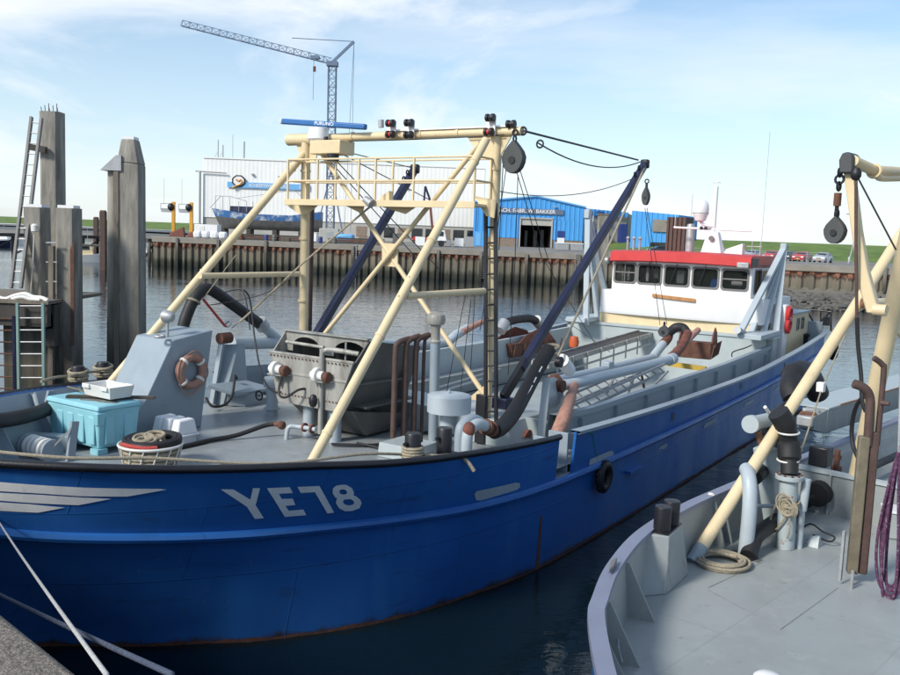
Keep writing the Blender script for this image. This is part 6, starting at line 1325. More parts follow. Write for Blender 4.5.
# blue workshop with gable
wk=thing('workshop','bright blue gabled workshop with an open door','workshop',(20,200,4.08))
x0,x1,y0=4.2,28.6,200.0; xp=17.8; ze,zp,zr=13.5,15.2,13.2
mb=MB(); corrugated(mb,(x0,y0),(xp,y0),10.3,ze+.2,1.0,.1,zp); corrugated(mb,(xp,y0),(x1,y0),10.3,zp,1.0,.1,zr)
dx0,dx1,dz=14.6,21.4,10.3
corrugated(mb,(x0,y0),(dx0,y0),6.0,10.3,1.0,.1); corrugated(mb,(dx1,y0),(x1,y0),5.9,10.3,1.0,.1); mb.build('front_cladding','cladb',wk)
mb=MB(); corrugated(mb,(x1,y0),(x1+6,y0+28),5.9,zr,1.0,.1,zr-.3); mb.build('side_cladding','cladb',wk)
mb=MB(); mb.add([(x0,y0,ze),(xp,y0,zp),(xp+4,y0+60,zp),(x0,y0+60,ze)],[(0,1,2,3)]); mb.add([(xp,y0,zp),(x1,y0,zr),(x1+6,y0+60,zr),(xp+4,y0+60,zp)],[(0,1,2,3)]); mb.build('roof','conc2',wk)
for a,b in ((x0,dx0),(dx1,x1)): mb=MB(); mb.bx(a,b,y0+.05,y0+.4,4.08,6.0); mb.build('plinth','brick',wk)
mb=MB(); mb.bx(dx0,dx1,y0+.1,y0+.25,8.9,10.3); mb.build('roller_door','conc2',wk)
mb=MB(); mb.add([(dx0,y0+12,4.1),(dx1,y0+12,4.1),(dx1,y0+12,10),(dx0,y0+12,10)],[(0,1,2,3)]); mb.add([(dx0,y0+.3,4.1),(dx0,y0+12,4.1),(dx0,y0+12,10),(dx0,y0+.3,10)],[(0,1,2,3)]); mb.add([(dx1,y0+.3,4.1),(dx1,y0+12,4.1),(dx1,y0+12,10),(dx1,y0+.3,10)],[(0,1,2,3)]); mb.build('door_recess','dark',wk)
for p,q in (((x0,y0-.25,ze+.1),(xp,y0-.25,zp+.1)),((xp,y0-.25,zp+.1),(x1+.2,y0-.25,zr+.1))): mb=MB(); mb.bar(p,q,.35,.3); mb.build('roof_edge','signblue',wk)
for x in (4.6,14.0,22.3,28.2): rod('downpipe','cladb',wk,[(x,y0-.2,4.2),(x,y0-.2,12.8)],.09,6)
for x in (dx0-.12,dx1+.12): mb=MB(); mb.bx(x-.14,x+.14,y0-.22,y0+.1,4.08,10.4); mb.build('door_frame','conc2',wk)
mb=MB(); mb.bx(dx0-.26,dx1+.26,y0-.22,y0+.1,10.3,10.6); mb.build('door_lintel','conc2',wk)
for x in (16,18,19.6): mb=MB(); mb.bx(x,x+.5+.3*random.random(),y0+5,y0+7,4.1,6.5+2*random.random()); mb.build('machine','steeld',wk)
mb=MB(); mb.bx(7.0,23.9,y0-.35,y0-.15,11.4,12.5); mb.build('sign_board','signgrey',wk)
put_text('sign_lettering','MACH. FABR. W. BAKKER',1.15,(15.4,y0-.38,11.95),(1,0,0),(0,0,1),'white',wk,1.02)
mb=MB(); mb.bx(22.8,24.4,y0-.14,y0-.02,6.4,7.9); mb.build('side_door','dblue',wk); mb=MB(); mb.bx(22.8,24.4,y0-.16,y0-.02,4.1,6.4); mb.build('side_door','white',wk)
for x in (9,22): mb=MB(); mb.box((x,y0-.3,13.2-.1*(x>20)),(.5,.5,.35)); mb.build('wall_lamp','galv',wk)
# grey annex between
ax=thing('annex','grey concrete annex with dark blue openings between the two blue workshops','annex',(36,206,4.08))
mb=MB(); mb.hexa([(34.6,224,4.08),(31,203,4.08),(39,206,4.08),(44,224,4.08)],[(34.6,224,13.0),(31,203,13.0),(39,206,12.6),(44,224,12.6)]); mb.build('concrete_wall','conc2',ax)
for a,b,z0,z1 in ((31.6,33.2,11.3,12.6),(31.6,34,5.0,8.5),(37,38.6,4.2,10)): mb=MB(); mb.bx(a,b,202.3,203.6 if a<36 else 205.2,z0,z1); mb.build('blue_panel','dblue',ax)
mb=MB(); corrugated(mb,(29.2,202.0),(39.2,205.4),11.6,13.1,1.0,.08,12.7); mb.build('blue_fascia','cladb',ax)
w3=thing('workshop','second blue workshop with a beige panel, right of the grey annex','workshop',(45,186,4.08))
mb=MB(); corrugated(mb,(37.0,190),(46.4,188),4.1,12.6,1.0,.1,12.0); mb.build('front_cladding','cladb',w3)
mb=MB(); corrugated(mb,(46.4,188),(55,206),4.1,12.0,1.0,.1,12.2); mb.build('side_cladding','cladb',w3)
mb=MB(); mb.add([(37,190,12.6),(46.4,188,12.0),(55,206,12.2),(44,215,12.6)],[(0,1,2,3)]); mb.build('roof','conc2',w3)
mb=MB(); mb.hexa([(41.2,188.7,8.4),(45.6,187.75,8.4),(45.6,187.85,8.4),(41.2,188.8,8.4)],[(41.2,188.7,10.9),(45.6,187.75,10.9),(45.6,187.85,10.9),(41.2,188.8,10.9)]); mb.build('beige_panel','cap',w3)
mb=MB(); mb.hexa([(41.0,188.75,4.3),(46.0,187.7,4.3),(46.0,187.85,4.3),(41.0,188.9,4.3)],[(41.0,188.75,6.2),(46.0,187.7,6.2),(46.0,187.85,6.2),(41.0,188.9,6.2)]); mb.build('window_row','glass',w3)
for k in range(4): mb=MB(); a=V((48.6+1.5*k,192.6+3.1*k,0)); mb.bar((a.x-.2,a.y-.6,9.2),(a.x+.3,a.y+.4,9.2),.2,3.0); mb.build('window','glass' if k%2 else 'white',w3)
rod('roof_mast','galv',w3,[(52,200,12),(52,200,17)],.06,6)
# ---------------------------------------------------------------- tower crane
tc_=thing('tower_crane','slim blue grey lattice tower crane with a raised jib over the yard','tower crane',(-24.3,186,4.08))
def lattice(a,b,w,seg,m,name,par,r=.07,tri=False):
    a=V(a);b=V(b); d=(b-a).normalized(); u=V((0,1,0)); s=d.cross(u).normalized(); u=s.cross(d); mb=MB(); L_=(b-a).length; k=int(L_/seg)
    C=[(s*w/2+u*w/2),(s*-w/2+u*w/2),(s*-w/2+u*-w/2),(s*w/2+u*-w/2)] if not tri else [(s*w/2+u*w/2),(s*w/2-u*w/2),s*-w/2]
    for c in C: mb.bar(a+c,b+c,r*2)
    n=len(C)
    for i in range(k):
        p=a+d*L_*i/k; q=a+d*L_*(i+1)/k
        for j in range(n):
            e=(j+1)%n; x,y=(j,e) if i%2 else (e,j); mb.bar(p+C[x],q+C[y],r*1.3); mb.bar(q+C[j],q+C[e],r*1.2)
    return mb.build(name,m,par)
top=V((-25.752,186,39.72)); bas=V((top.x+.3,186,4.1))
lattice(bas,top,1.5,1.6,'craneb','mast',tc_,.085)
ja=V((-26.058,186,39.904)); jb=V((-56.082,186,46.191)); lattice(ja,jb,1.15,1.5,'craneb','jib',tc_,.06,True)
kt=V((-21.533,186,43.882)); mb=MB(); mb.bar(top,kt,.5,.5); mb.bar(top+V((0,.6,0)),kt,.25); mb.build('counter_arm','craneb',tc_)
mb=MB(); mb.tube([kt,(-33.987,186,44.099)],.08,6); mb.tube([kt,V((kt.x+.3,186,6))],.05,6); mb.tube([kt,V((top.x+3.2,186,6))],.05,6); mb.build('tie_rope','craneb',tc_)
mb=MB(); mb.tube([(-29.49,186,40.363),(-29.516,186,32.102)],.05,6); mb.build('hoist_rope','craneb',tc_)
mb=MB(); mb.box((-29.343,186,38.213),(.5,.5,1.0)); mb.build('hook_block','rust',tc_)
mb=MB(); mb.box(tuple(V((-29.291,186,40.468))),(1.8,1.2,.6)); mb.build('trolley','craneb',tc_); mb=MB(); mb.box(tuple(top+V((0,0,-.4))),(2.2,2,.9)); mb.build('slewing_head','craneb',tc_)
mb=MB(); mb.box(tuple(bas+V((0,0,.7))),(4.5,4.5,1.4)); mb.build('ballast','conc2',tc_)
for o in ((-2,0),(2,0)): mb=MB(); mb.bar(bas+V((o[0]*1.4,-1,1)),bas+V((0,-.4,14)),.25); mb.build('raking_strut','craneb',tc_)
# ---------------------------------------------------------------- boat ashore
sb=thing('boat_ashore','blue and white patched steel boat propped up ashore in front of the hall','boat',(-40,176,4.08))
sx0,sx1,sy=-47.2,-25.8,176.0
def sh(f,k): # station f 0 bow .. 1 stern ; k 0 keel..1 deck
    u=sx0+(sx1-sx0)*f; w=2.6*min(1,(f*4)**.6)*(1 if f<.85 else 1-(f-.85)*1.2)*(.35+.65*k**.5); z=5.6+3.0*k+ (.9*(1-f*3) if f<.33 else 0)*k+(.9*(f-.75)/.25 if f>.75 else 0)*k
    return u+(1-k)*(1.9 if f<.1 else 1.2*(1-f)),w,z
for nm,ka,kb_,m in (('lower_hull',0.0,.62,'steeld'),('upper_hull',.62,1.0,'boatblue')):
    if m=='boatblue': M[m]=mat('patchy_blue_and_white_paint',(.05,.16,.40),.6,var=.1,dirt=.62,dirtcol=(.55,.6,.65),scale=.35)
    mb=MB(); G=[]
    for i in range(25):
        f=i/24; r=[]
        for j in range(5): k=ka+(kb_-ka)*j/4; u,w,z=sh(f,k); r.append((u,sy-w,z))
        for j in range(4,-1,-1): k=ka+(kb_-ka)*j/4; u,w,z=sh(f,k); r.append((u,sy+w,z))
        G.append(r)
    mb.grid(G); mb.add(G[-1],[tuple(range(len(G[-1])))]); mb.build(nm,m,sb)
mb=MB(); mb.hexa([(-43.5,174.6,8.6),(-38.6,174.6,8.6),(-38.6,177.4,8.6),(-43.5,177.4,8.6)],[(-43.2,174.8,10.0),(-38.8,174.8,10.0),(-38.8,177.2,10.0),(-43.2,177.2,10.0)]); mb.build('deckhouse','navy',sb)
for x in (-46,-44.6,-43.2,-41.5,-40,-38.8): rod('rail_post','galv',sb,[(x,174.4,9),(x,174.4,11.8 if x<-43 else 11)],.06,6)
rod('rail','galv',sb,[(-46,174.4,11.8),(-43.2,174.4,11.8),(-40,174.4,11)],.06,6); rod('rail','galv',sb,[(-47.2,175,9.5),(-45,174.6,11.8)],.06,6)
rod('boom_wire','galv',sb,[(-42,175,11.5),(-31,175,13.5),(-27,176,10)],.05,5)
for x in (-45,-40,-35,-30): mb=MB(); mb.bx(x,x+.8,sy-1.6,sy+1.6,4.08,5.75); mb.build('keel_block','wooddk',sb)
# ---------------------------------------------------------------- yard clutter
def clutter(name,label,cat,c,dims,m,group=None,shape='box',bev=.08,parts=()):
    t=thing(name,label,cat,(c[0],c[1],4.08),WORLD,group); x,y=c[0],c[1]; w,dp,h=dims
    mb=MB()
    if shape=='box': mb.bx(x-w/2,x+w/2,y-dp/2,y+dp/2,4.08+.1,4.08+h)
    elif shape=='bag': mb.hexa([(x-w*.42,y-dp*.42,4.09),(x+w*.42,y-dp*.42,4.09),(x+w*.42,y+dp*.42,4.09),(x-w*.42,y+dp*.42,4.09)],[(x-w*.5,y-dp*.5,4.08+h*.9),(x+w*.44,y-dp*.5,4.08+h),(x+w*.5,y+dp*.5,4.08+h*.92),(x-w*.4,y+dp*.5,4.08+h)]); bev=.3
    mb.build(('body','bag')[shape=='bag'],m,t,bev=bev)
    for pn,pc_,pd_,pm in parts: q=MB(); q.box((x+pc_[0],y+pc_[1],4.08+pc_[2]),pd_); q.build(pn,pm,t,bev=.02)
    return t
clutter('site_container','white site container behind the big white bags on the quay','container',(-38.6,142,0),(3.6,2.4,2.1),'white',None,'box',.05,[('door',(-.6,-1.22,1.0),(.8,.05,1.7),'plastic'),('skid',(0,0,.05),(3.4,2.2,.1),'steeld')])
for i,(x,y) in enumerate(((-37.7,133.2),(-36.6,133.4),(-35.2,133.2),(-33.9,133.0))): clutter('big_bag',('first big white bag from the orange posts on the quay edge','second big white bag from the orange posts, pressed against the first','third big white bag on the quay edge, below the white container','fourth big white bag, nearest the cream gantry leg')[i],'bag',(x,y,0),(1.3,1.2,1.15),'foam','big white bags on the quay','bag',0)
clutter('white_crate','white crate standing under the blue boat ashore','crate',(-21.5,137,0),(1.7,1.2,1.5),'white',None,'box',.1,[('lid',(0,0,1.5),(1.8,1.3,.1),'plastic')])
for i,(x,l) in enumerate(((-30,7),(-24,6),(-15.5,5))):
    t=thing('timber_stack',('long stack of brown beams on the quay under the bow of the boat ashore','stack of rusty beams under the middle of the boat ashore','short stack of beams near the stern of the boat ashore')[i],'stack',(x,138,4.08),WORLD,'stacks of beams')
    for r in range(3):
        for k in range(3):
            mb=MB(); mb.bar((x-l/2+.2*r,137.2+.5*k,4.25+.3*r),(x+l/2-.3*k,137.2+.5*k,4.25+.3*r),.3,.26); mb.build('beam','rust' if (r+k)%2 else 'wooddk',t)
clutter('tarpaulin','crumpled blue tarpaulin over a heap behind the stack of beams','tarpaulin',(-17.0,141,0),(3.2,2,1.5),'signblue',None,'bag',0)
clutter('blue_container','sky blue container standing at the left end of the blue workshop','container',(5.0,168,0),(2.4,2.4,2.8),'cladb',None,'box',.04,[('door',(-.5,-1.23,1.4),(.9,.04,2.4),'signblue'),('corner_post',(1.15,-1.2,1.4),(.12,.1,2.7),'signblue')])
clutter('storage_tank','grey white storage unit on the quay in front of the crane mast','tank',(-19.5,142,0),(3.0,2,2.2),'conc2',None,'box',.1,[('hatch',(.2,-1.02,1.2),(1.0,.05,1.0),'galv')])
for i,x in enumerate((18.9,21.4)): clutter('waste_skip',('grey waste skip left of the pair before the blue workshop','pale grey waste skip right of the pair before the blue workshop')[i],'skip',(x,158,0),(2.2,1.6,1.3),'galv','skips before the workshop','box',.05,[('rim',(0,0,1.3),(2.35,1.75,.12),'cladw')])
for i,(x,y,m) in enumerate(((-12.5,140,'galv'),(-5.2,141,'white'),(-8.8,142,'steeld'),(-1.2,150,'galv'),(.9,150,'white'),(2.6,150,'galv'),(-14.2,143,'brick'))):
    clutter('pallet_box',('grey pallet box behind the cream X brace','white pallet box left of the red crane truck','dark pallet box between a grey and a white one','grey pallet box right of the red crane truck','white pallet box in the row right of the crane truck','grey pallet box next to the sky blue container','brown pallet box beside the crane ballast')[i],'pallet box',(x,y,0),(1.5,1.2,1.2+.3*(i%3)),m,'pallet boxes on the quay','box',.04,[('pallet',(0,0,.06),(1.6,1.3,.12),'wood'),('lid',(0,0,1.22+.3*(i%3)),(1.55,1.25,.06),'wood')])
DL=('rusty drum furthest left on the far quay edge, past the big white bags','dark blue drum on the far quay edge between two rusty beam stacks','grey drum on the far quay edge before the white crate','rusty drum on the far quay edge left of the starboard gantry post','dark blue drum on the far quay edge before the blue tarpaulin','grey drum on the far quay edge before the crane ballast')
PL=('stack of grey pallets beside the big white bags','stack of grey pallets under the bow of the boat ashore','stack of grey pallets next to the white crate','stack of grey pallets left of the crane truck')
for i in range(6):
    x=-31+2.9*i+.8*math.sin(i*2.3); y=134.5+1.2*math.sin(i*1.7)-.19*(x+43)
    dr_=thing('oil_drum',DL[i],'drum',(x,y,4.08),WORLD,'oil drums along the far quay')
    mb=MB(); mb.lathe([(.28,4.1),(.3,4.12),(.3,4.38),(.315,4.4),(.3,4.42),(.3,4.7),(.315,4.72),(.3,4.74),(.3,5.0),(.26,5.02)],(x,y,0),12); mb.build('shell',('rust','dblue','steeld')[i%3],dr_); mb=MB(); mb.cyl((x,y,5.02),(x,y,5.05),.24,None,12); mb.build('drum_lid','galv',dr_)
for i in range(4):
    x=-32+7.1*i; y=136.5-.19*(x+43)+1.3
    pt_=thing('pallet_stack',PL[i],'pallets',(x,y,4.08),WORLD,'pallet stacks on the far quay')
    for k in range(3+i%4):
        mb=MB(); 
        for o in (-.5,0,.5): mb.bx(x-.6,x+.6,y+o-.06,y+o+.06,4.09+.16*k,4.19+.16*k)
        mb.bx(x-.6,x+.6,y-.6,y+.6,4.191+.16*k,4.215+.16*k); mb.build('pallet','wood',pt_)
# red knuckle boom crane truck
kt_=thing('crane_truck','white and red truck with a folded red knuckle boom crane','truck',(-4,146,4.08))
mb=MB(); mb.bx(-6.6,-1.2,145,147.2,4.7,5.0); mb.build('chassis','steeld',kt_)
mb=MB(); mb.hexa([(-3,144.9,5.0),(-1.1,144.9,5.0),(-1.1,147.2,5.0),(-3,147.2,5.0)],[(-2.9,145,6.7),(-1.5,145,6.7),(-1.5,147.1,6.7),(-2.9,147.1,6.7)]); mb.build('cab','white',kt_,bev=.08)
mb=MB(); mb.bx(-2.7,-1.7,144.86,144.92,5.8,6.5); mb.build('cab_window','glass',kt_)
mb=MB(); mb.bx(-6.6,-3.3,144.9,147.2,5.0,5.5); mb.build('load_bed','red',kt_)
for x in (-5.8,-4.9,-2.0): mb=MB(); mb.lathe([(.2,-.15),(.5,-.15),(.5,.15),(.2,.15)],(x,145,4.58),14,'y'); mb.build('wheel','rubber',kt_)
mb=MB(); mb.bar((-3.3,146,5.3),(-4.1,146,11.6),.5,.4); mb.build('boom','rustred',kt_); mb=MB(); mb.bar((-4.1,146,11.6),(-4.9,146,13.6),.4,.35); mb.bar((-4.9,146,13.6),(-5.0,146,11.2),.35,.3); mb.build('folded_boom','navy',kt_)
# amber handling posts at the shipyard corner
for i,px_ in enumerate((-44.0,-41.2)):
    y=142; t=thing('loading_post',('left amber post with a black head and a small railing','right amber post with a black head and a small railing')[i],'loading post',(px_,y,4.08),WORLD,'amber posts at the end of the quay')
    mb=MB(); mb.bar((px_,y,4.1),(px_,y,9.5),.42,.5); mb.build('post','amber',t,bev=.03)
    mb=MB(); mb.ball((px_-.35,y,8.7),.62,10); mb.build('reel','black',t)
    mb=MB(); mb.bar((px_-.2,y,8.1),(px_-1.9,y,8.1),.1,.5); mb.build('bracket','galv',t)
    for z in (8.4,9.2): rod('rail','galv',t,[(px_-.3,y,z),(px_-2,y,z)],.05,5)
    rod('rail_post','galv',t,[(px_-2,y,8.1),(px_-2,y,9.2)],.05,5); rod('whip','galv',t,[(px_-1.5,y,9),(px_-1.5,y,13)],.02,4)
    mb=MB(); mb.hexa([(px_-.6,y-.5,4.1),(px_+1.8,y-.5,4.1),(px_+1.8,y+.5,4.1),(px_-.6,y+.5,4.1)],[(px_-.4,y-.4,4.7),(px_+1.6,y-.4,5.6),(px_+1.6,y+.4,5.6),(px_-.4,y+.4,4.7)]); mb.build('hopper_foot','rustred',t)
# timber jetty at the left end of the far quay
jt=thing('timber_jetty','dark timber jetty on trestle piles at the left end of the far quay','jetty',(-48,134,0))
for a,b in (((-56.5,146),(-43.6,132.5)),((-75,128),(-56.5,146)),):
    a=V((*a,0)); b=V((*b,0)); mb=MB(); mb.bar((a.x,a.y,3.5),(b.x,b.y,3.5),2.4,.5); mb.build('deck','wooddk',jt)
    k=6
    for i in range(k+1):
        p=a.lerp(b,i/k)
        for o in (-1,1): mb=MB(); mb.cyl((p.x+o*.8,p.y+o*.5,-1),(p.x+o*.8,p.y+o*.5,3.4),.24,None,8); mb.build('pile','pile',jt)
        if i<k: q=a.lerp(b,(i+1)/k); mb=MB(); mb.bar((p.x,p.y-1,.8),(q.x,q.y-1,3.2),.2); mb.build('cross_brace','wooddk',jt)
mb=MB(); mb.bar((-57,124,2.6),(-50,128,2.6),3,.25); mb.build('pontoon_deck','wood',jt)
def pile(label,x,y,zt,w,m='pile',fr=WORLD,name='mooring_pile',rnd=False,group=None):
    t=thing(name,label,'pile',(x,y,0),fr,group); mb=MB()
    if rnd: mb.cyl((x,y,-1.5),(x,y,zt),w/2,None,16)
    else: mb.hexa([(x-w/2,y-w/2,-1.5),(x+w/2,y-w/2,-1.5),(x+w/2,y+w/2,-1.5),(x-w/2,y+w/2,-1.5)],[(x-w/2,y-w/2,zt),(x+w/2,y-w/2,zt),(x+w/2,y+w/2,zt),(x-w/2,y+w/2,zt)])
    mb.build('shaft',m,t,bev=.03 if not rnd else 0); return t
t=pile('brown steel mooring pile rising from the water behind the starboard gantry post',-9.55,60,7.3,.55,'steelpile',rnd=True); mb=MB(); mb.cyl((-9.55,60,7.3),(-9.55,60,7.36),.3,None,16); mb.build('cap_plate','rust',t)
t=pile('pale weathered mooring pile behind the starboard davit and the wheelhouse',10.1,61.5,7.6,.75); mb=MB(); mb.bx(10.1-.42,10.1+.42,61.1,61.9,7.6,7.72); mb.build('cap_plate','wood',t)
for i,(px_,Y,zt,w_) in enumerate(((-59.3,150,6.6,.7),(-51.6,150,6.4,.7),(-43.4,112,7.2,.7),(-41,112,7.4,.6))):
    t=pile(('dark brown pile left of the wide twin pile, by the white boat','dark pile seen just right of the wide twin pile','brown pile at the far end of the timber jetty','darker brown pile at the head of the timber jetty')[i],px_,Y,zt,w_,'steelpile',group='brown piles along the far jetty'); mb=MB(); mb.bx(px_-w_*.4,px_+w_*.4,Y-w_*.4,Y+w_*.4,zt,zt+.15); mb.build('cap_plate','rust',t)
# small boats at the far left
def small_boat(label,x,y,L_,col,cab,hd):
    t=thing('moored_boat',label,'boat',(x,y,0)); c,s=math.cos(hd),math.sin(hd); T=lambda u,v,z:(x+u*c-v*s,y+u*s+v*c,z)
    G=[]
    for i in range(11):
        f=i/10; w=L_*.16*(1-abs(2*f-.9)**3*.9); G.append([T(L_*(f-.5),-w*.6,-.2),T(L_*(f-.5)*1.03,-w,1.0+.5*f*f),T(L_*(f-.5)*1.03,w,1.0+.5*f*f),T(L_*(f-.5),w*.6,-.2)])
    mb=MB(); mb.grid(G); mb.add(G[0],[(0,1,2,3)]); mb.add(G[-1],[(0,1,2,3)]); mb.build('hull',col,t)
    mb=MB(); mb.hexa([T(-L_*.25,-L_*.1,1.0),T(L_*.08,-L_*.1,1.0),T(L_*.08,L_*.1,1.0),T(-L_*.25,L_*.1,1.0)],[T(-L_*.23,-L_*.09,2.6),T(L_*.04,-L_*.09,2.6),T(L_*.04,L_*.09,2.6),T(-L_*.23,L_*.09,2.6)]); mb.build('cabin',cab,t,bev=.05)
    mb=MB(); mb.hexa([T(-L_*.2,-L_*.101,1.8),T(0,-L_*.101,1.8),T(0,L_*.101,1.8),T(-L_*.2,L_*.101,1.8)],[T(-L_*.2,-L_*.097,2.4),T(-.1,-L_*.097,2.4),T(-.1,L_*.097,2.4),T(-L_*.2,L_*.097,2.4)]); mb.build('cabin_window','glass',t)
    rod('mast','galv',t,[T(-L_*.05,0,2.5),T(-L_*.05,0,2.5+L_*.4)],.04,6); return t
small_boat('small white motor boat with a cream cabin moored by the far timber jetty',-53.5,133,6.5,'white','cream',.3)
small_boat('blue workboat with a yellow cabin moored at the far left',-98,188,11,'navy','yellow',.2)
small_boat('white fishing boat moored behind the blue workboat',-106,214,9,'white','white',.1)
small_boat('white boat with a cream cabin beyond the timber jetty piles',-52,152,8,'white','white',.2)
small_boat('grey boat lying furthest right beyond the timber jetty',-46,158,7,'galv','conc2',.2)
# ---------------------------------------------------------------- parked cars, lamp
def car(label,x,y,col,hd,group):
    t=thing('parked_car',label,'car',(x,y,4.09),WORLD,group); c,s=math.cos(hd),math.sin(hd); T=lambda u,v,z:(x+u*c-v*s,y+u*s+v*c,4.09+z)
    prof=[(-2.05,.30),(-2.1,.62),(-2.0,.85),(-1.15,.98),(-.45,1.40),(.75,1.46),(1.55,1.25),(2.0,.95),(2.05,.5),(1.95,.28)]
    mb=MB(); P=[[T(u,v*(.86 if (z>1.1) else 1),z) for v in (-.84,-.8,.8,.84)] for u,z in prof]
    ring=[[T(u,sg*(.66 if z>1.2 else .84),z) for u,z in prof] for sg in (-1,1)]; n=len(prof)
    mb.add(ring[0]+ring[1],[tuple(range(n))[::-1],tuple(range(n,2*n))]+[(i,(i+1)%n,n+(i+1)%n,n+i) for i in range(n)]); mb.build('body',col,t,bev=.05,ang=30)
    mb=MB(); mb.hexa([T(-1.12,-.74,1.0),T(-1.1,.74,1.0),T(-1.0,.74,1.02),T(-1.0,-.74,1.02)],[T(-.52,-.62,1.37),T(-.52,.62,1.37),T(-.4,.62,1.37),T(-.4,-.62,1.37)]); mb.build('windscreen','glass',t)
    for sg in (-1,1):
        mb=MB(); mb.prism([T(-.85,sg*.80,1.02),T(1.45,sg*.80,1.05),T(1.0,sg*.68,1.36),T(-.35,sg*.68,1.36)],V(T(0,sg*.03,0))-V(T(0,0,0))); mb.build('side_window','glass',t)
        for u in (-1.3,1.3): mb=MB(); mb.cyl(T(u,sg*.88,.32),T(u,sg*.66,.32),.33,None,14); w_=mb.build('wheel','rubber',t); mb=MB(); mb.cyl(T(u,sg*.90,.32),T(u,sg*.87,.32),.2,None,12); mb.build('rim','galv',w_)
        mb=MB(); mb.box(T(-2.03,sg*.6,.72),(.12,.34,.16),hd); mb.build('headlight','white',t,bev=.02)
    mb=MB(); mb.box(T(-2.1,0,.45),(.03,.5,.12),hd); mb.build('number_plate','amber',t)
    mb=MB(); mb.box(T(-2.08,0,.66),(.06,.7,.12),hd); mb.build('grille','black',t)
    return t
M['silver']=mat('silver_car_paint',(.45,.50,.58),.3,metal=.3,var=.02,bump=0); M['carred']=mat('red_car_paint',(.5,.02,.03),.3,var=.02,bump=0); M['cardark']=mat('dark_car_paint',(.03,.035,.04),.3,var=.02,bump=0)
CG='cars parked below the dike'
for l,x,y,col in (('silver car, furthest left of the row parked below the dike',44.2,134,'silver'),('red car with a yellow plate beside the silver one, left of the davit',46.9,133,'carred'),('dark car mostly hidden behind the grey davit',49.6,134,'cardark'),('red car right of the davit, next to the dark one',50.7,131.5,'carred'),('silver grey hatchback at the right end of the row below the dike',53.3,130.5,'silver')):
    car(l,x,y,col,R(52),CG)
car('dark blue car parked before the second blue workshop',37.5,165,'cardark',R(10),'cars by the workshops'); car('dark car right of the blue one, before the second workshop',41,166,'cardark',R(14),'cars by the workshops')
lp=thing('street_lamp','slim grey street lamp with a curved arm beside the parked cars','street lamp',(55.6,126.5,4.08))
rod('post','galv',lp,[(55.3,126.5,4.08),(55.9,126.5,8.0),(56.3,126.5,10.3)],.10,8); rod('arm','galv',lp,curve([(56.3,126.5,10.2),(56.2,126.5,10.9),(55.6,126.5,11.1),(55,126.5,11.0)],4),.06,6); mb=MB(); mb.box((54.8,126.5,10.98),(.7,.25,.14)); mb.build('lantern','galv',lp); mb=MB(); mb.lathe([(.14,4.1),(.17,4.2),(.17,5.0),(.1,5.1)],(55.35,126.5,0),10); mb.build('base','galv',lp)
# wire fence on the quay behind the funnel
fn=thing('wire_fence','low grey wire fence on the quay in front of the dike','fence',(38,112,4.1))
for i in range(8): mb=MB(); x=28+2.2*i; y=109-.32*(x-24)+2; mb.bar((x,y,4.1),(x,y,5.6),.08); mb.build('fence_post','galv',fn)
mb=MB()
for k in range(6): mb.bar((28,109.7,4.4+.22*k),(43.4,104.8,4.4+.22*k),.03)
mb.build('fence_wire','galv',fn)
# ================================================================ NEAR JETTY, left
cj=thing('twin_pile','tall weathered twin pile with a tin cap standing alone in the water','pile',(-8.4,23.2,0))
a=(-8.94,23.2,3.824); 
mb=MB(); mb.cyl((-8.75,23.2,-1.5),(-8.67,23.2,7.2),.19,None,14); mb.build('round_pile','pile',cj)
mb=MB(); mb.hexa([(-8.62,22.95,-1.5),(-7.95,22.95,-1.5),(-7.95,23.5,-1.5),(-8.62,23.5,-1.5)],[(-8.55,22.95,7.35),(-8.0,22.95,7.3),(-8.0,23.5,7.3),(-8.55,23.5,7.35)])
mb.hexa([(-8.55,22.95,7.35),(-8.0,22.95,7.3),(-8.0,23.5,7.3),(-8.55,23.5,7.35)],[(-8.46,23.0,7.92),(-8.12,23.0,7.92),(-8.12,23.4,7.92),(-8.46,23.4,7.92)]); mb.build('square_pile','pile',cj,bev=.03)
mb=MB(); mb.bx(-8.62,-8.50,22.92,22.95,-1.5,7.2); mb.build('timber_strip','wood',cj)
mb=MB(); mb.prism([(-8.95,22.9,7.12),(-8.42,22.9,7.12),(-8.42,22.9,7.5),(-8.55,22.9,7.5)],(0,.55,0)); mb.build('tin_cap','galv',cj); mb=MB(); mb.bx(-8.44,-8.14,23.02,23.38,7.92,7.99); mb.build('top_cap','foam',cj)
def npile(label,x0,x1,zt,Y,depth=.55,cap=0):
    t=thing('jetty_pile',label,'pile',((x0+x1)/2,Y,0),WORLD,'timber piles of the near jetty'); c=.08; mb=MB()
    prof=[(x0+c,Y),(x1-c,Y),(x1,Y+c),(x1,Y+depth-c),(x1-c,Y+depth),(x0+c,Y+depth),(x0,Y+depth-c),(x0,Y+c)]
    mb.prism([(x,y,-1.5) for x,y in prof],(0,0,zt+1.5)); mb.build('shaft','pile',t)
    if cap: mb=MB(); mb.bx(x0+.06,x1-.06,Y+.05,Y+depth-.05,zt,zt+.07); mb.build('top_cap','foam',t)
    return t
t=npile('tall square timber pile with bare reinforcing bars sticking out of its top',-10.809,-10.295,8.605,23.6,.5,0)
for k in range(7): mb=MB(); x=-10.809+.05+.07*k; mb.tube([(x,23.6+.1+.05*(k%3),8.595),(x+.03*((k%3)-1),23.6+.12,8.595+.12+.05*(k%3))],.010,5); mb.build('reinforcing_bar','rust',t)
mb=MB(); mb.bar((-10.981,23.5,7.668),(-10.57,23.5,7.608),.12,.16); mb.build('bracket','wooddk',t)
t=npile('short timber pile with a white cap and a lamp cable, left of the pair',-10.685,-10.166,6.125,22.4,.5,1)
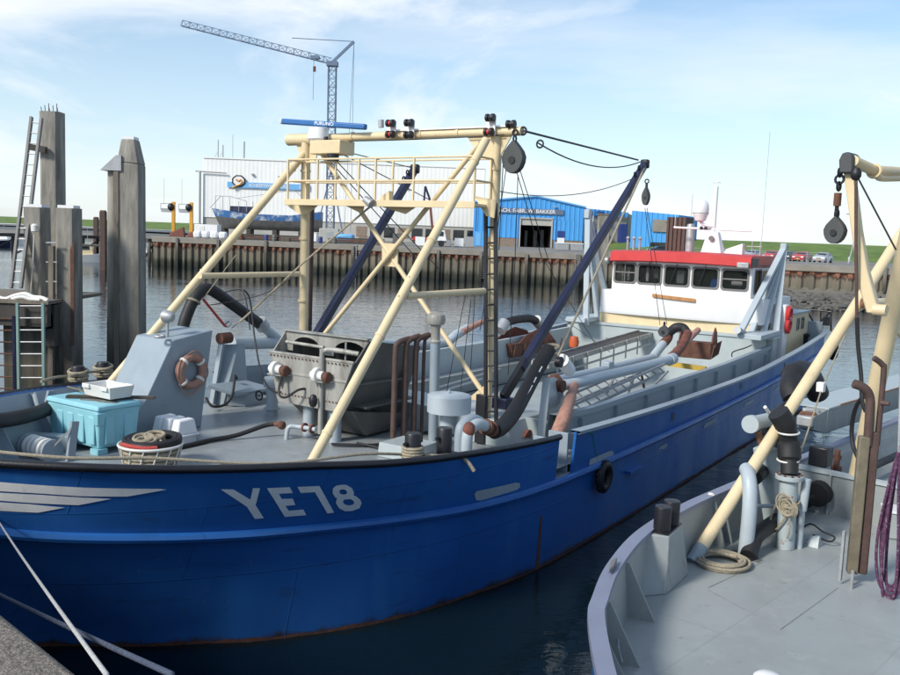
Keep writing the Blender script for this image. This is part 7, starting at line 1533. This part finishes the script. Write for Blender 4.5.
rod('cable','plastic',t,[(-10.351,22.3,5.44),(-10.384,22.3,4.824),(-10.459,22.3,3.929)],.012,6)
mb=MB(); mb.lathe([(.05,0),(.09,.02),(.09,.16),(.05,.2)],V((-10.303,22.25,5.515)),12); mb.build('junction_box','plastic',t)
t=npile('short timber pile with a white cap and a rusty streak, right of the pair',-9.718,-9.208,6.125,22.0,.5,1)
mb=MB(); mb.bar((-9.732,21.9,5.198),(-9.816,21.9,-0.114),.14,.12); mb.build('guide_post','wood',t)
mb=MB(); mb.bar((-9.854,21.85,5.278),(-9.588,21.85,5.288),.03); mb.build('step_iron','galv',t)
mb=MB(); mb.bar((-9.86,21.85,4.807),(-9.593,21.85,4.817),.03); mb.build('step_iron','galv',t)
mb=MB(); mb.bar((-9.865,21.85,4.334),(-9.598,21.85,4.344),.03); mb.build('step_iron','galv',t)
mb=MB(); mb.prism([(-9.317,21.95,5.116),(-9.218,21.95,5.362),(-9.239,21.95,2.79),(-9.313,21.95,2.788)],(0,.02,0)); mb.build('rust_stain','rust',t)
la=thing('aluminium_ladder','long aluminium ladder leaning against the tall timber pile','ladder',(-11,22.2,3.8))
a0,a1=V((-10.794,22,4.132)),V((-10.793,23.2,8.393)); b0,b1=V((-10.548,22,4.141)),V((-10.54,23.2,8.377))
for p,q in ((a0,a1),(b0,b1)): mb=MB(); mb.bar(p,q,.06,.1); mb.build('stile','seal',la)
for i in range(16): f=(i+.5)/16; mb=MB(); mb.tube([a0.lerp(a1,f),b0.lerp(b1,f)],.022,6); mb.build('rung','plastic',la)
pl=thing('jetty_platform','timber landing platform with a pale green ladder and steel bars at the left edge','platform',(-11,21.4,0))
c0,c1=V((-11.31,21.3,3.914)),V((-9.528,21.3,3.911))
mb=MB(); mb.bx(c0.x-6,c1.x,21.2,24.5,c1.z-.08,c1.z); mb.build('deck','wood',pl)
mb=MB(); mb.bx(c0.x-6,c1.x-.05,21.25,21.45,c1.z-.62,c1.z-.08); mb.build('fascia_beam','wooddk',pl)
for p,q in (((-10.205,21.1,3.852),(-10.2,21.1,1.825)),((-9.604,21.1,3.875),(-9.604,21.1,1.92))): mb=MB(); mb.bar(p,V(q)-V((0,0,2.0)),.075,.06); mb.build('ladder_stile','lightgreen',pl)
l0,l1=V((-10.182,21.1,3.782)),V((-9.593,21.1,3.805))
for i in range(14): z=i*.285; mb=MB(); mb.tube([l0-V((0,0,z)),l1-V((0,0,z))],.018,6); mb.build('ladder_rung','galv',pl)
g0=V((-10.816,21.2,3.465)); g1=V((-10.377,21.2,3.482))
mb=MB(); mb.bar(g1+V((.03,0,.05)),g1+V((.03,0,-4)),.06); mb.build('grid_post','navy',pl)
for i in range(12): z=.02+i*.28; mb=MB(); mb.tube([g0-V((1.5,0,z-.0)),g1-V((0,0,z))],.018,6); mb.build('grid_bar','rust',pl)
for x in (-12.2,-10.6): mb=MB(); mb.bar((x,22.6,-1.5),(x,22.6,3.6),.4,.4); mb.build('support_pile','pile',pl)
mb=MB(); mb.bx(-11.0,-9.85,22.0,22.5,-1.5,3.2); mb.build('backing_timber','pile',pl)
mb=MB(); mb.box((-9.712,21.7,3.389),(.22,.2,.35)); mb.build('bolt_block','wood',pl); mb=MB(); mb.box((-9.711,21.75,3.287),(.3,.3,1.0)); mb.build('bolt_block','wooddk',pl)
rp=MB(); rp.tube(curve([(-10.986,21.6,3.954),(-10.697,21.5,3.9),(-10.479,21.5,3.98),(-10.215,21.5,4.039),(-10,21.45,3.978),(-9.763,21.4,3.967),(-9.575,21.3,3.909)],6),.05,8); rp.tube(curve([(-10.431,21.3,3.924),(-10.192,21.3,3.981),(-10.003,21.3,3.941),(-9.765,21.3,3.926)],6),.045,8)
solo('rope',rp,'plastic','pale thick rope lying loosely along the edge of the timber platform','rope',(-10.8,21.4,3.8))
